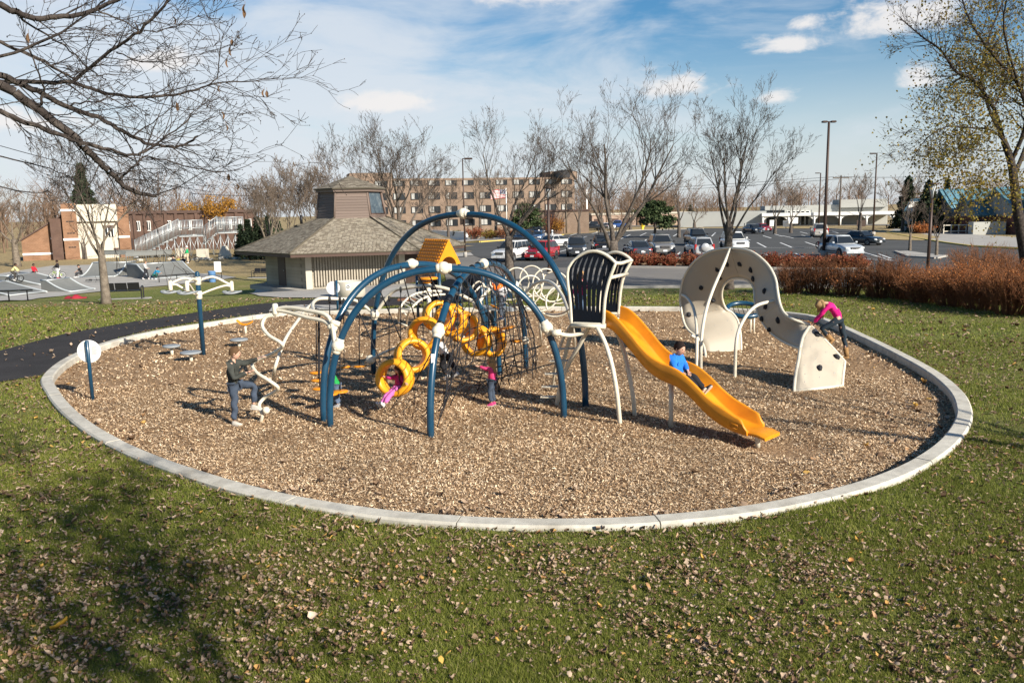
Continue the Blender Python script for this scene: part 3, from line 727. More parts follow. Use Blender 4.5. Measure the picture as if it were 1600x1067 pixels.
# ---- long two storey brick building behind it
def window_box(parent, x, z, w, h, y=0, frame=None, pane=None, bars=1):
    f = MB(); k = .10
    f.box((x, y-.02, z-h/2), (w+k, .14, k)); f.box((x, y-.02, z+h/2), (w+k, .14, k)); f.box((x-w/2, y-.02, z), (k, .14, h-k)); f.box((x+w/2, y-.02, z), (k, .14, h-k))
    for b in range(bars): f.box((x-w/2+w*(b+1)/(bars+1), y-.02, z), (.09, .12, h-k))
    o = f.obj('window', frame or M_['white'], parent); MB().box((x, y+.01, z), (w-.02, .05, h-.02)).obj('pane', pane or M_['glass'], o); return o
gA, gB = az(195,394,-1.9), az(400,388,-1.9); L_, a_ = frame_axes(gA, gB)
t = thing('school_building', 'long dark brown brick building behind the metal bleachers', 'building', gA, a_)
zt = at(200,335,gA[1])[2]-gA[2]
MB().box((L_/2, 6, zt/2), (L_, 12, zt)).obj('wall', M_['brick_red'], t); MB().box((L_/2, 6, zt+.25), (L_+.6, 12.6, .5)).obj('roof_edge', M_['brown_trim'], t)
n = 13
for i in range(n):
    x = L_*(i+.5)/n
    if i not in (3, 7): window_box(t, x, zt*.68, L_*.028, zt*.25, -.03, bars=1)
    p = MB().box((L_*i/n+.35, -.12, zt/2), (.5, .24, zt-.05)).obj('pier', M_['brick_red'], t)
MB().box((L_*.045, -.03, zt*.19), (L_*.05, .08, zt*.34)).obj('door', M_['door'], t)

# ---- bleachers
g0, g1 = gr(214,404), gr(382,398); L_, a_ = frame_axes(g0, g1)
t = thing('bleachers', 'grey metal bleachers with railings on a scaffold of braces', 'bleachers', g0, a_)
zt = at(330,367,g1[1])[2]-g1[2]; zp = at(330,354,g1[1])[2]-g1[2]
rows_n = 11
for i in range(rows_n):
    f_ = i/(rows_n-1); x = L_*(.0+.40*f_); z = .25+(zt-.25)*f_
    MB().box((x, 0, z), (.55, 3.2, .07)).obj('tread', M_['steel'], t)
    MB().box((x+.15, -1.5, z+.02), (.16, .06, .2)).obj('tread_edge', M_['steel'], t)
def rail_panel(x0, z0, x1, z1, y, h, nb):
    mb = MB(); mb.tube([(x0,y,z0+h),(x1,y,z1+h)], .05, 5); mb.tube([(x0,y,z0+h*.5),(x1,y,z1+h*.5)], .03, 4); mb.tube([(x0,y,z0+.1),(x1,y,z1+.1)], .04, 4)
    for k in range(nb+1): u = k/nb; x = x0+(x1-x0)*u; z = z0+(z1-z0)*u; mb.tube([(x,y,z),(x,y,z+h)], .06 if k % 4 == 0 else .03, 4)
    return mb.obj('railing', M_['steel'], t)
hr = zp-zt+1.2
for y in (-1.6, 1.6): rail_panel(0, .3, L_*.40, zt, y, hr, 32)
for (x0, x1, dz) in ((.40,.62,0),(.76,1.0,.35)):
    MB().box((L_*(x0+x1)/2, 0, zt-.05+dz), (L_*(x1-x0), 3.4, .16)).obj('platform', M_['steel'], t)
    for y in (-1.7, 1.7): rail_panel(L_*x0, zt+dz, L_*x1, zt+dz, y, hr-.2, 16)
rail_panel(L_*.62, zt*.6, L_*.76, zt+.35, -1.6, hr, 10)
for i in range(8): MB().box((L_*(.62+.14*i/7), 0, zt*.6+(zt*.4+.35)*i/7), (.4, 3.2, .07)).obj('tread', M_['steel'], t)
for i in range(13):
    x = L_*(.14+.85*i/12); zz = min(zt, .3+(zt-.3)*x/(L_*.4)); mb = MB()
    for y in (-1.5, 1.5): MB().tube([(x,y,-.1),(x,y,zz)], .06, 5).obj('scaffold_post', M_['steel'], t)
    if i < 12:
        x2 = L_*(.14+.85*(i+1)/12); MB().tube([(x,-1.5,.1),(x2,-1.5,zz*.95)], .04, 4).obj('brace', M_['steel'], t); MB().tube([(x2,-1.5,.1),(x,-1.5,zz*.95)], .04, 4).obj('brace', M_['steel'], t)

# ---- skate park: pad, ramps, rails
drape('skate_pad', [(-80,486),(0,471.5),(60,466),(130,459),(200,452),(270,446),(345,438),(370,434),(330,428),(230,428),(205,425),(215,420),(160,414),(80,416),(-80,440)], M_['slab'], .06, 3)
M_['ramp'] = mat('grey ramp sheet', (.165,.168,.158), .65, 0, .25, var=.1, vscale=.8, dirt=(.115,.118,.11), dscale=.7)
M_['ramp_edge'] = mat('pale ramp edge', (.50,.53,.53), .5, .2, .4)
def ramp(label, base_l, base_r, height, run, deck, curve=1.8, name='skate_ramp'):
    """ramp whose foot runs from base_l to base_r and that rises away from the camera"""
    a, b = gr(*base_l), gr(*base_r); L_, an = frame_axes(a, b); t = thing(name, label, 'skate ramp', a+V3(0,0,.07), an, 'ramps of the skate park')
    m = 9; prof = [(run*i/(m-1), height*(i/(m-1))**curve) for i in range(m)]+[(run+deck, height), (run+deck, 0)]
    n = len(prof); V = [(0, y, z) for y, z in prof]+[(L_, y, z) for y, z in prof]
    F = [tuple(range(n)), tuple(range(n, 2*n))[::-1]]+[(i, n+i, n+(i+1) % n, (i+1) % n) for i in range(n)]
    MB().add(V, F).obj('ramp_body', M_['ramp'], t)
    for x in (0.03, L_-.03): MB().tube([(x, y, z+.02) for y, z in prof[:m]]+[(x, run+deck, height+.02)], .075, 5).obj('edge_strip', M_['ramp_edge'], t)
    MB().tube([(0, run, height+.02), (L_, run, height+.02)], .06, 6).obj('coping', M_['steel'], t)
    MB().tube([(0, run*.02, .03), (L_, run*.02, .03)], .05, 4).obj('toe_plate', M_['ramp_edge'], t)
    return t, L_
r1, l1 = ramp('small curved ramp with pale edges in front of the parked bikes', (112,457.5), (149,453), .9, 2.6, .6, 1.7)
r2, l2 = ramp('wide low bank with pale strips ridden by the cyclist in yellow', (16,463.5), (74,458.5), .75, 5.0, 1.0, 1.1)
r3, l3 = ramp('tall quarter pipe with a railing beside the leaning tree', (122,434.5), (178,433.5), 1.25, 3.0, 2.0, 2.0)
r4, l4 = ramp('flat topped bank on which the person in green stands', (238,437.5), (311,432), 1.3, 3.2, 2.4, 1.3)
r5, l5 = ramp('long low sloping bank behind the cyclists', (66,446.5), (113,441), .8, 4.0, 2.0, 1.2)
for (rt, ln, z, run) in ((r3, l3, 1.25, 4.9), (r4, l4, 1.3, 5.5)):
    mb = MB(); 
    for k in range(int(ln/.25)+1): mb.tube([(k*.25, run, z), (k*.25, run, z+1.1)], .018 if k % 8 else .05, 4)
    mb.tube([(0,run,z+1.15),(ln,run,z+1.15)], .05, 5); mb.box((ln/2, run, z+.98), (ln, .05, .5)); mb.obj('guard_rail', M_['ramp'], rt)
def grind_rail(px, label):
    P = [gr(*p) for p in px]; t = thing('grind_rail', label, 'rail', P[0], 0, 'low grind rails'); h = .62
    MB().tube([(p-P[0])+V3(0,0,h) for p in P], .05, 6).obj('bar', M_['black_metal'], t)
    for u in (.12,.5,.88):
        q = lerp(P[0], P[-1], u)-P[0]; MB().tube([q, q+V3(0,0,h)], .04, 6).obj('leg', M_['black_metal'], t)
grind_rail([(-30,478),(2,474.5),(52,469)], 'low black grind rail at the front left edge of the skate pad')
grind_rail([(240,443),(275,440),(312,437)], 'low black grind rail below the flat topped bank')
# fence panels, litter, odds and ends by the skate park
g_ = gr(262,446); 
# benches
def bench(g, an, label, k=1.0):
    t = thing('park_bench', label, 'bench', g, an, 'black metal park benches')
    for i in range(3):
        x = -.62+.62*i; MB().bbox((x, 0, .45), (.58, .42, .05), .01).obj('seat', M_['black_metal'], t)
        MB().slab([(x-.29,.24,.52),(x+.29,.24,.52),(x+.29,.36,.90),(x-.29,.36,.90)], .04).obj('backrest', M_['black_metal'], t)
    for x in (-.97, .97): MB().tube(spline([(x,-.22,-.05),(x,-.24,.4),(x,-.22,.64),(x,.1,.66),(x,.28,.6),(x,.26,.4),(x,.26,-.05)], 4), .035, 6).obj('leg', M_['black_metal'], t)
    MB().bbox((0,.05,-.03),(2.6,1.3,.1),.02).obj('bench_slab', M_['slab'], t)
    return t
# the bench faces the skate park, so its back is turned to the camera
bench(gr(193,467.5), R(180+12), 'black bench with its back to us beside the tree left of the path')
bench(gr(410,434), R(-10), 'black bench on the grass left of the shelter')
t = thing('litter_bin', 'blue plastic barrel bin at the corner of the skate pad', 'bin', gr(332,441)); 
MB().lathe([(.26,-.03),(.29,.05),(.33,.95),(.35,1.0),(.30,1.0),(.28,.3),(0,.3)], (0,0,0), 18).obj('barrel', mat('blue barrel', (.10,.21,.40), .45, var=.1), t)
for z in (.35,.65): MB().lathe([(.318,z-.02),(.334,z),(.322,z+.02)], (0,0,0), 18).obj('hoop', M_['navy'], t)
t = thing('rules_sign', 'white rules sign on two posts beside the blue barrel bin', 'sign', gr(342,440)); 
for x in (-.28,.28): MB().tube([(x,0,-.05),(x,0,1.9)], .03, 6).obj('post', M_['black_metal'], t)
MB().box((0,-.04,1.35),(.62,.03,.95)).obj('sign_board', M_['white'], t); mbx = MB()
for k in range(7): mbx.box((0,-.058,1.7-.1*k),(.42,.004,.03))
o = mbx.obj('print_line', M_['print'], t); o['kind'] = 'stuff'
t = thing('jacket_heap', 'dark red jacket dropped at the edge of the skate pad', 'jacket', gr(118,465.5)); rs = np.random.RandomState(2)
rows = [[(1.1*(u-.5)*1.5, .35*math.cos(a)*math.sin(math.pi*u)**.4+.1*math.sin(u*9), max(0.03, .24*math.sin(a)*math.sin(math.pi*u)**.5*(1+.4*math.sin(u*14)))) for a in np.linspace(-.2, math.pi+.2, 9)] for u in np.linspace(.02, .98, 14)]
MB().grid(rows).obj('cloth', mat('dark red cloth', (.28,.015,.03), .9, var=.2), t)
for (x, y, w, hgt, lb) in [(285,401.5,1.5,1.3,'pale square utility block under the bleachers, left one'), (317,402,1.5,1.2,'pale square utility block beside the pile of stones'), (118,402,2.0,1.7,'pale box by the railing before the stucco wall')]:
    t = tag(MB().bbox((0,0,hgt/2),(w,1.0,hgt),.03).obj('utility_block', M_['stucco'], None, gr(x,y)), lb, 'block')
t = tag(MB().lathe([(.9,-.1),(.95,.3),(.6,1.1),(.35,1.6),(0,1.75)], (0,0,0), 9, None, False).obj('boulder', M_['stucco'], None, gr(352,402)), 'tall pale boulder on a patch of tan stones', 'boulder')
mb = MB(); rs = np.random.RandomState(9)
for k in range(40): mb.ball((rs.normal(0,4), rs.normal(0,1.0), .1), rs.uniform(.15,.45), 6, 4, (1,1,.6))
o = mb.obj('stones', M_['stucco'], None, gr(345,405)); o['kind'] = 'stuff'

# ---- apartment block in the distance
gA, gB = az(385,360,-.6), az(880,352,-.6); Yb = 168.0
gA = at(556,356,Yb-2); gB = at(898,347,Yb+10); gA[2] = gB[2] = -.6
L_, a_ = frame_axes(gA, gB); t = thing('apartment_block', 'long four storey brown brick apartment block behind the bare trees', 'building', gA, a_)
zt = at(700,281,Yb)[2]+.6
MB().box((L_/2, 8, zt/2), (L_, 16, zt)).obj('wall', M_['brick_apt'], t); MB().box((L_/2, 8, zt+.2), (L_+.3, 16.3, .4)).obj('roof_edge', M_['brick_apt'], t)
MB().box((L_*.08, 6, zt+.8), (8.5, 8, 1.7)).obj('penthouse', M_['brick_apt'], t); MB().box((L_*.965, 6, zt+.9), (6, 8, 1.6)).obj('penthouse', M_['brick_apt'], t)
MB().box((L_*.93, -.15, zt+.9), (1.6, 8, 1.5)).obj('roof_vent', M_['black_metal'], t)
cur = mat('window curtain', (.34,.34,.32), .6); nwin = 13
for fl in range(4):
    z = zt*(.13+.25*fl)+.9
    for i in range(nwin):
        x = L_*(i+.5)/nwin; o = window_box(t, x, z, 2.3, 1.25, -.05, M_['black_metal'], M_['glass'], 2)
        w_ = rng.uniform(.6, 1.6); MB().box((x-1.1+w_/2+.05, -.06, z), (w_, .04, 1.1)).obj('curtain', cur, o)
t = thing('annex_building', 'lower brown brick annex at the right end of the apartment block', 'building', at(846,356,150)*V3(1,1,0)+V3(0,0,-.6)); z1 = at(850,331,150)[2]+.6
MB().box((4.0,4,z1/2),(9,8,z1)).obj('wall', M_['brick_apt'], t); MB().box((4.0,4,z1+.15),(9.4,8.4,.3)).obj('roof_edge', M_['brown_trim'], t); MB().box((1.5,-.03,2.2),(1.8,.1,4.2)).obj('door', M_['door'], t); MB().box((5.5,-.05,1.6),(3,.1,2.6)).obj('garage_door', M_['brick_apt'], t)
# low white wall sign with shrubs, tan far wall
t = thing('white_wall', 'low white garden wall behind the yellow kerb', 'wall', gr(676,377)); l_, an = frame_axes(gr(676,377), gr(730,374)); t.rotation_euler = (0,0,an)
MB().bbox((l_/2,0,.9),(l_,.4,1.9),.03).obj('wall_body', M_['white'], t); MB().bbox((l_+1.6,.8,.7),(3,.4,1.4),.03).obj('return_wall', M_['stucco'], t); MB().bbox((l_/2,0,1.9),(l_+.2,.5,.12),.03).obj('coping', M_['white'], t)
t = thing('far_tan_wall', 'long low tan building across the far road', 'building', V3(*(at(925,352,205)[:2]),-.3))
zt = at(1000,335,205)[2]+.3; l_ = at(1080,350,205)[0]-at(925,350,205)[0]
MB().box((l_/2,5,zt/2),(l_,10,zt)).obj('wall', mat('tan plaster', (.38,.275,.21), .85, var=.06), t); MB().box((l_/2,5,zt+.2),(l_+.4,10.4,.4)).obj('roof_edge', M_['stucco'], t)
for i in range(7): MB().box((l_*(i+.5)/7,-.06,zt*.35),(2.2,.12,zt*.6)).obj('door', M_['brown_trim'], t)

M_['pale_wall'] = mat('pale rendered wall', (.36,.36,.33), .8, var=.05, vscale=.3)
# ---- white low building with a canopy on arches
gA = V3(*(at(1062,355,176)[:2]),-.3); gB = V3(*(at(1392,352,168)[:2]),-.3); L_, a_ = frame_axes(gA, gB)
t = thing('white_building', 'low pale building with an arched white canopy across the car park', 'building', gA, a_)
zt = at(1130,331,175)[2]+.3
MB().box((L_*.21,6,zt/2),(L_*.42,12,zt)).obj('wall', mat('pale metal siding', (.34,.35,.335), .6, var=.05, vscale=.3), t)
MB().box((L_*.71,8,(zt+1.0)/2),(L_*.58-.01,10,zt+1.0)).obj('rear_wall', M_['pale_wall'], t)
MB().box((L_*.88,6,zt+1.2),(L_*.22,8,1.6)).obj('roof_unit', M_['pale_wall'], t)
x0 = L_*.40; bays = 5; bw = (L_-x0)/bays; zc = at(1250,334,168)[2]+.3
MB().box(((x0+L_)/2, .6, zc-.15), (L_-x0+.4, 5.2, .6)).obj('canopy', M_['white'], t)
for i in range(bays+1):
    x = x0+bw*i; MB().tube([(x,-1.6,0),(x,-1.6,zc-.5)], .22, 4).obj('column', M_['white'], t)
for i in range(bays):
    xa, xb = x0+bw*i+.2, x0+bw*(i+1)-.2; m = 10
    lo = [(xa+(xb-xa)*k/m, -1.62, zc-.45-.75*abs(2*k/m-1)**3) for k in range(m+1)]; hi = [(x, y, zc-.4) for x, y, z in lo]
    MB().grid([lo, hi], False).grid([[(x,y+.3,z) for x,y,z in hi], [(x,y+.3,z) for x,y,z in lo]], False).grid([[(x,y+.3,z) for x,y,z in lo], lo], False).obj('arch_panel', M_['white'], t)
    if i == 1:
        for k in range(5): window_box(t, xa+(xb-xa)*(k+.5)/5, 1.5, (xb-xa)/5-.2, 2.9, 2.95, M_['white'], M_['glass'], 0)
    else: MB().box(((xa+xb)/2, 2.96, 1.6), (xb-xa, .1, 3.2)).obj('wall_panel', M_['pale_wall'] if i else M_['glass'], t)

# ---- blue roofed building at the right
bl = thing('blue_roof_building', 'maroon brick building with steep blue metal roofs at the right', 'building', (0,0,0))
M_['blue_roof'] = mat('blue standing seam roof', (.085,.19,.235), .4, .2, .5, var=.06, vscale=.5)
M_['clad'] = mat('grey green cladding', (.30,.315,.31), .6, var=.08, vscale=.3)
Yf = 118.0
def X_(px, Y=Yf): return at(px, 350, Y)[0]
def Z_(px, py, Y=Yf): return at(px, py, Y)[2]
def gable(l, r, a, Y, dy, depth):
    """gable end seen at an angle: l far eave, r near eave, a apex (pixels); the ridge runs away to the back right"""
    L0, R0, A0 = at(*l, Y+dy), at(*r, Y-dy), at(*a, Y); bz = -.3; w_ = (R0-L0)[:2]; w_ = w_/np.linalg.norm(w_)
    d = V3(-w_[1], w_[0], 0)*depth; nf = V3(w_[1], -w_[0], 0); zb = 2.0
    fl = lambda p, z: V3(p[0], p[1], z)
    MB().slab([fl(L0,bz), fl(R0,bz), fl(R0,zb), fl(L0,zb)], .3, nf).obj('brick_base', M_['brick_maroon'], bl)
    gw = MB().slab([fl(L0,zb)-nf*.05, fl(R0,zb)-nf*.05, R0-nf*.05, A0-nf*.05, L0-nf*.05], .3, nf).obj('gable_wall', M_['clad'], bl)
    MB().slab([fl(R0,bz), fl(R0+d,bz), fl(R0+d,zb), fl(R0,zb)], .3, V3(*w_,0)).obj('side_wall', M_['brick_maroon'], bl)
    MB().slab([fl(R0,zb)-V3(*w_,0)*.06, fl(R0+d,zb)-V3(*w_,0)*.06, R0+d-V3(*w_,0)*.06, R0-V3(*w_,0)*.06], .3, V3(*w_,0)).obj('side_cladding', M_['clad'], bl)
    for E in (L0, R0):
        o_ = E-A0; e = E+o_/np.linalg.norm(o_)*.7+nf*.7+V3(0,0,.1); ap = A0+nf*.7+V3(0,0,.12); q = [e, ap, ap+d, e+d]
        n_ = np.cross(q[1]-q[0], q[3]-q[0]); n_ = n_/np.linalg.norm(n_); n_ = n_ if n_[2] > 0 else -n_
        rf = MB().slab(q, .3, n_).obj('roof', M_['blue_roof'], bl); m = int(depth/1.1)
        for k in range(m):
            u = (k+.5)/m; MB().tube([lerp(e, e+d, u)+n_*.06, lerp(ap, ap+d, u)+n_*.06], .08, 4).obj('seam', M_['blue_roof'], rf)
    for u in (.2,.4,.6,.8): x = lerp(L0, R0, u); zt_ = x[2]+(A0[2]-(L0[2]+R0[2])/2)*(1-abs(2*u-1))*.8; MB().box((x[0]+nf[0]*.02, x[1]+nf[1]*.02, (zb+zt_)/2), (.14, .1, zt_-zb)).obj('batten', M_['stucco'], gw)
gable((1461,329), (1496,331), (1474,297), 118, 2.2, 8)
gable((1499,329), (1531,332), (1512,304), 113, 2.2, 9)
gable((1526,329), (1600,334), (1561,294), 110, 4, 14)
gable((1590,328), (1680,334), (1632,286), 105, 4, 14)
# low wing on the left with a long blue roof slope
P0, P1, P2, P3 = at(1412,329,124), at(1458,326,122), at(1466,308,130), at(1424,311,132)
MB().slab([P0, P1, P2, P3], .2).obj('roof', M_['blue_roof'], bl)
MB().slab([V3(P0[0]+.5,124.6,-.3), V3(P1[0],122.6,-.3), P1+V3(0,.6,-.1), P0+V3(.5,.6,-.1)], .3).obj('wing_wall', M_['clad'], bl)
MB().slab([V3(P0[0]+8,123.2,-.3), V3(P1[0]+.2,122.2,-.3), V3(P1[0]+.2,122.2,2.2), V3(P0[0]+8,123.2,2.2)], .3).obj('wing_base', M_['brick_maroon'], bl)
MB().box((X_(1440,121.5),121.6,3.2),(4,.2,1.8)).obj('white_panel', M_['white'], bl)
MB().box((X_(1546,108),108.5,.5),(4.2,1.2,1.7)).obj('concrete_bin_wall', M_['pale_wall'], bl)
t = thing('entrance_fence', 'low pale railing before the maroon brick wall of the blue roofed building', 'fence', V3(X_(1475,112),112,-.2))
MB().box((4,0,1.1),(8,.08,.12)).obj('top_rail', M_['stucco'], t); MB().box((4,0,.3),(8,.08,.12)).obj('bottom_rail', M_['stucco'], t)
for k in range(9): MB().box((k,0,.6),(.12,.1,1.2)).obj('picket', M_['stucco'], t)

# ---- poles, lamps, flag
def pole(px, base_y, top, label, kind, arms=(1,), r=.09):
    g = gr(px, base_y); h = at(px+(top[0]-px), top[1], g[1])[2]-g[2]
    t = thing('light_pole' if kind == 'lot' else 'street_lamp', label, 'street light', g)
    if kind == 'lot':
        MB().tube([(0,0,-.1),(0,0,h*.5),(0,0,h-.05)], [r*1.2,r,r*.75], 8).obj('pole', M_['bronze'], t)
        MB().lathe([(r*2.6,0),(r*2.6,.5),(r*2.2,.55),(0,.55)], (0,0,-.05), 10).obj('base', M_['slab'], t)
        for s_ in arms:
            MB().tube([(0,0,h-.1),(s_*.2,0,h-.06)], .04, 5).obj('arm', M_['bronze'], t); MB().bbox((s_*(.36 if len(arms) > 1 else .55),0,h-.08),(.42 if len(arms) > 1 else .75,.4,.15),.04).obj('lamp_head', M_['bronze'], t)
    else:
        MB().tube([(0,0,-.1),(0,0,h-.9)], [r*1.15,r], 10).obj('pole', M_['bronze'], t); MB().lathe([(r*1.9,-.1),(r*1.9,.25),(r*1.2,.4)], (0,0,0), 10).obj('base', M_['bronze'], t)
        for k in range(4):
            a = k*math.pi/2+.4; MB().tube([(.07*math.cos(a),.07*math.sin(a),h-.95),(.27*math.cos(a),.27*math.sin(a),h-.1)], .022, 5).obj('arm', M_['bronze'], t)
        MB().lathe([(0,h-.10),(.33,h-.10),(.34,h-.05),(.2,h),(0,h+.02)], (0,0,0), 18).obj('lamp_hood', M_['bronze'], t)
        MB().lathe([(.05,h-.9),(.09,h-.5),(.2,h-.14)], (0,0,0), 12).obj('lamp_glass', M_['lamp_glass'], t)
    return t
pole(1287,401,(1293,189),'tall light pole with twin heads rising from the red shrubs in the car park','lot',(-1,1),.13)
pole(1364,368,(1368,239),'light pole with one head beside the dark spruce','lot',(-1,),.12)
pole(1279,357.5,(1279,270),'light pole in front of the white canopy building','lot',(-1,),.13)
pole(727,402,(722,247),'tall light pole right of the shelter roof','lot',(1,),.07)
pole(852,369,(850,271),'thin light pole behind the hooded lamp in the middle','lot',(1,),.07)
pole(1449,431,(1457,286),'brown lamp post with an open square hood by the brown hedge','park',r=.085)
pole(858,425,(857,292),'brown lamp post with an open square hood behind the arch climber','park',r=.085)
g = gr(792,363); t = thing('flagpole', 'flagpole with a stars and stripes flag before the apartment block', 'flag', g); h = at(792,294,g[1])[2]-g[2]
MB().tube([(0,0,0),(0,0,h)], .09, 6).obj('pole', M_['white'], t); fw, fh = 3.0, 1.7
def flag_pt(u, v): return (-u*fw, .25*math.sin(u*5), h-.2-v*fh-.55*u*u*.5)
red, whi, blu = mat('flag red', (.5,.04,.05), .8), mat('flag white', (.75,.74,.72), .8), mat('flag blue', (.03,.05,.17), .8)
for i in range(13):
    MB().grid([[flag_pt(u, i/13+.0) for u in np.linspace(0, 1, 9)], [flag_pt(u, (i+1)/13) for u in np.linspace(0, 1, 9)]], True).obj('flag_stripe', red if i % 2 == 0 else whi, t)
MB().grid([[(x, y-.03, z) for x, y, z in [flag_pt(u, v) for u in np.linspace(0, .42, 5)]] for v in np.linspace(0, .54, 4)], True).obj('flag_canton', blu, t)
st = MB()
for i in range(5):
    for j in range(6): p = flag_pt(.42*(j+.5)/6, .54*(i+.5)/5); st.box((p[0],p[1]-.06,p[2]),(.09,.02,.09))
st.obj('flag_star', whi, t)['kind'] = 'stuff'
def upole(px, yb, yt, Y, label, arm=True, m=None, gz=-.3):
    g = at(px, yb, Y); g[2] = gz; h = at(px, yt, Y)[2]-gz; t = thing('utility_pole', label, 'utility pole', g)
    MB().tube([(0,0,0),(0,0,h)], [.2,.13], 7).obj('pole', m or M_['bark'], t)
    if arm:
        MB().box((0,0,h-.5),(3.2,.15,.2)).obj('cross_arm', M_['bark'], t)
        for x in (-1.4,-.7,.7,1.4): MB().lathe([(.06,0),(.08,.12),(.04,.25)], (x,0,h-.4), 6).obj('insulator', M_['steel'], t)
    return g+V3(0,0,h)
pA = upole(1311,355,274,165,'wooden utility pole with a cross arm before the white building')
pB = upole(885,352,292,150,'pale wooden pole left of the twin trunked tree', False, M_['bark_tan'])
pC = upole(917,352,297,170,'thin white pole beyond the far kerb', False, M_['white'])
for (a, b, lb) in [((1311,276,165),(700,305,260),'upper thin power line running left from the utility pole across the far sky'), ((1311,280,165),(700,310,260),'lower thin power line running left from the utility pole across the far sky'), ((1311,276,165),(1620,262,150),'thin power line running right from the utility pole above the blue roofs')]:
    A, B = at(*a), at(*b); P = [lerp(A, B, t)-V3(0,0,3*t*(1-t)) for t in np.linspace(0, 1, 14)]; o = MB().tube(P, .035, 4).obj('power_line', M_['black_metal']); tag(o, lb, 'wire', 'power lines')
A, B = at(0,228,95), at(330,300,120); o = MB().tube([lerp(A, B, t)-V3(0,0,2*t*(1-t)) for t in np.linspace(0, 1, 14)], .04, 4).obj('power_line', M_['black_metal']); tag(o, 'thin dark cable crossing the sky behind the overhanging branches', 'wire')
A, B = at(300,303,120), at(560,306,130); o = MB().tube([lerp(A, B, t)-V3(0,0,1*t*(1-t)) for t in np.linspace(0, 1, 14)], .04, 4).obj('power_line', M_['black_metal']); tag(o, 'thin dark cable behind the cupola of the shelter', 'wire')
# bollards and small signs at the far edge of the car park
for i, (x, y) in enumerate([(935,367),(950,364.5),(963,363),(1045,360.5),(1083,360),(1145,359.5),(1163,359.5)]):
    t = thing('bollard', 'thin dark bollard on the far kerb, '+['left of the black pickup on the far road','below the white sedan on the far road','below the blue pickup','right of the green pine','right of the forked street tree','left of the lone grey sedan','just left of the lone grey sedan'][i], 'bollard', gr(x,y), 0, 'bollards on the far kerb')
    MB().tube([(0,0,-.1),(0,0,1.1)], .07, 6).obj('post', M_['black_metal'], t); MB().ball((0,0,1.12), .09, 8, 5).obj('cap', M_['black_metal'], t)
for (x, y, h, lb) in [(863,380,1.7,'short white marker post left of the grey pickup'), (842,374,1.4,'short white marker post beside the white sedan')]:
    t = thing('marker_post', lb, 'post', gr(x,y)); MB().tube([(0,0,-.1),(0,0,h-.1),(0,0,h)], [.12,.12,.06], 8).obj('post', M_['white'], t); MB().lathe([(.125,h-.35),(.128,h-.2)], (0,0,0), 8).obj('band', M_['navy'], t)
for (x, y, yt, w, lb) in [(1239,357,340,1.7,'white signboard in front of the canopy arches'),(1228,357,345,1.2,'small white sign left of the taller signboard'),(1207,358,344,1.1,'small white sign in front of the pale wall'),(1345,358,344,1.5,'dark small sign between the pole and the spruce')]:
    g = gr(x, y); h = at(x, yt, g[1])[2]-g[2]; t = thing('small_sign', lb, 'sign', g)
    MB().tube([(0,0,0),(0,0,h)], .06, 5).obj('post', M_['black_metal'], t); MB().box((0,-.08,h-.55),(w,.06,1.1)).obj('sign_board', M_['white'] if 'dark' not in lb else M_['bronze'], t)
t = thing('fire_hydrant', 'yellow hydrant beyond the far kerb under the pine', 'hydrant', gr(1004,359.8)); ye = mat('hydrant yellow', (.75,.5,.03), .5)
MB().lathe([(.3,0),(.3,.12),(.22,.14),(.22,.95),(.28,1.0),(.26,1.15),(.12,1.3),(0,1.32)], (0,0,0), 10).obj('barrel', ye, t); MB().lathe([(.13,-.42),(.13,.42)], (0,0,.75), 8, (1,0,0)).obj('nozzle', ye, t)
# ------------------------------------------------------------------ playground: the arch climber
ARCHES = {'back': (az(584,582), az(915,637), 4.03), 'left': (az(506,658), V3(-.5,20.0,0), 2.98),
          'right': (az(673,683), az(822,575), 2.95), 'front': (az(516,667), az(881,651), 3.02)}
def arch_pt(name, u, n=2.35):
    a, b, h = ARCHES[name]; t = math.pi*(1-u)
    c = math.cos(t); s_ = math.sin(t)
    x = math.copysign(abs(c)**(2/n), c); z = abs(s_)**(2/n)
    m = (a+b)/2; d = (b-a)/2
    return V3(m[0]+d[0]*x, m[1]+d[1]*x, z*h-.02)
def arch_uv(name, k):       # k: -1..1 along the span
    a, b, h = ARCHES[name]; m = (a+b)/2; d = (b-a)/2; z = (1-abs(k)**2.35)**(1/2.35)
    return V3(m[0]+d[0]*k, m[1]+d[1]*k, z*h)
climber = thing('arch_climber', 'large navy arch climbing frame with white ball joints, yellow rings and rope net', 'climbing frame', (-1.2, 18, 0))
def cobj(mb, name, m, parent=None):                      # part given in world coordinates
    o = mb.obj(name, m, climber if parent is None else parent)
    o.matrix_parent_inverse = Matrix.Translation(-climber.location) if parent is None else Matrix()
    return o
BALLS = {'back': [.5], 'left': [.5], 'right': [.5], 'front': [.5]}
def ball_part(c, r, parent, d=None):
    mb = MB().ball(c, r, 18, 12)
    if d is not None:
        d = np.array(d)/np.linalg.norm(d)
        mb.lathe([(r*.62, -r*1.22), (r*.7, -r*.9), (r*.7, r*.9), (r*.62, r*1.22)], c, 14, d)
        mb.lathe([(.018, 0), (.018, .012), (0, .012)], V3(*c)+V3(-.3,-.8,-.35)/np.linalg.norm(V3(-.3,-.8,-.35))*(r-.003), 6, (-.3,-.8,-.35))
    return mb.obj('ball_joint', M_['ball'], parent)
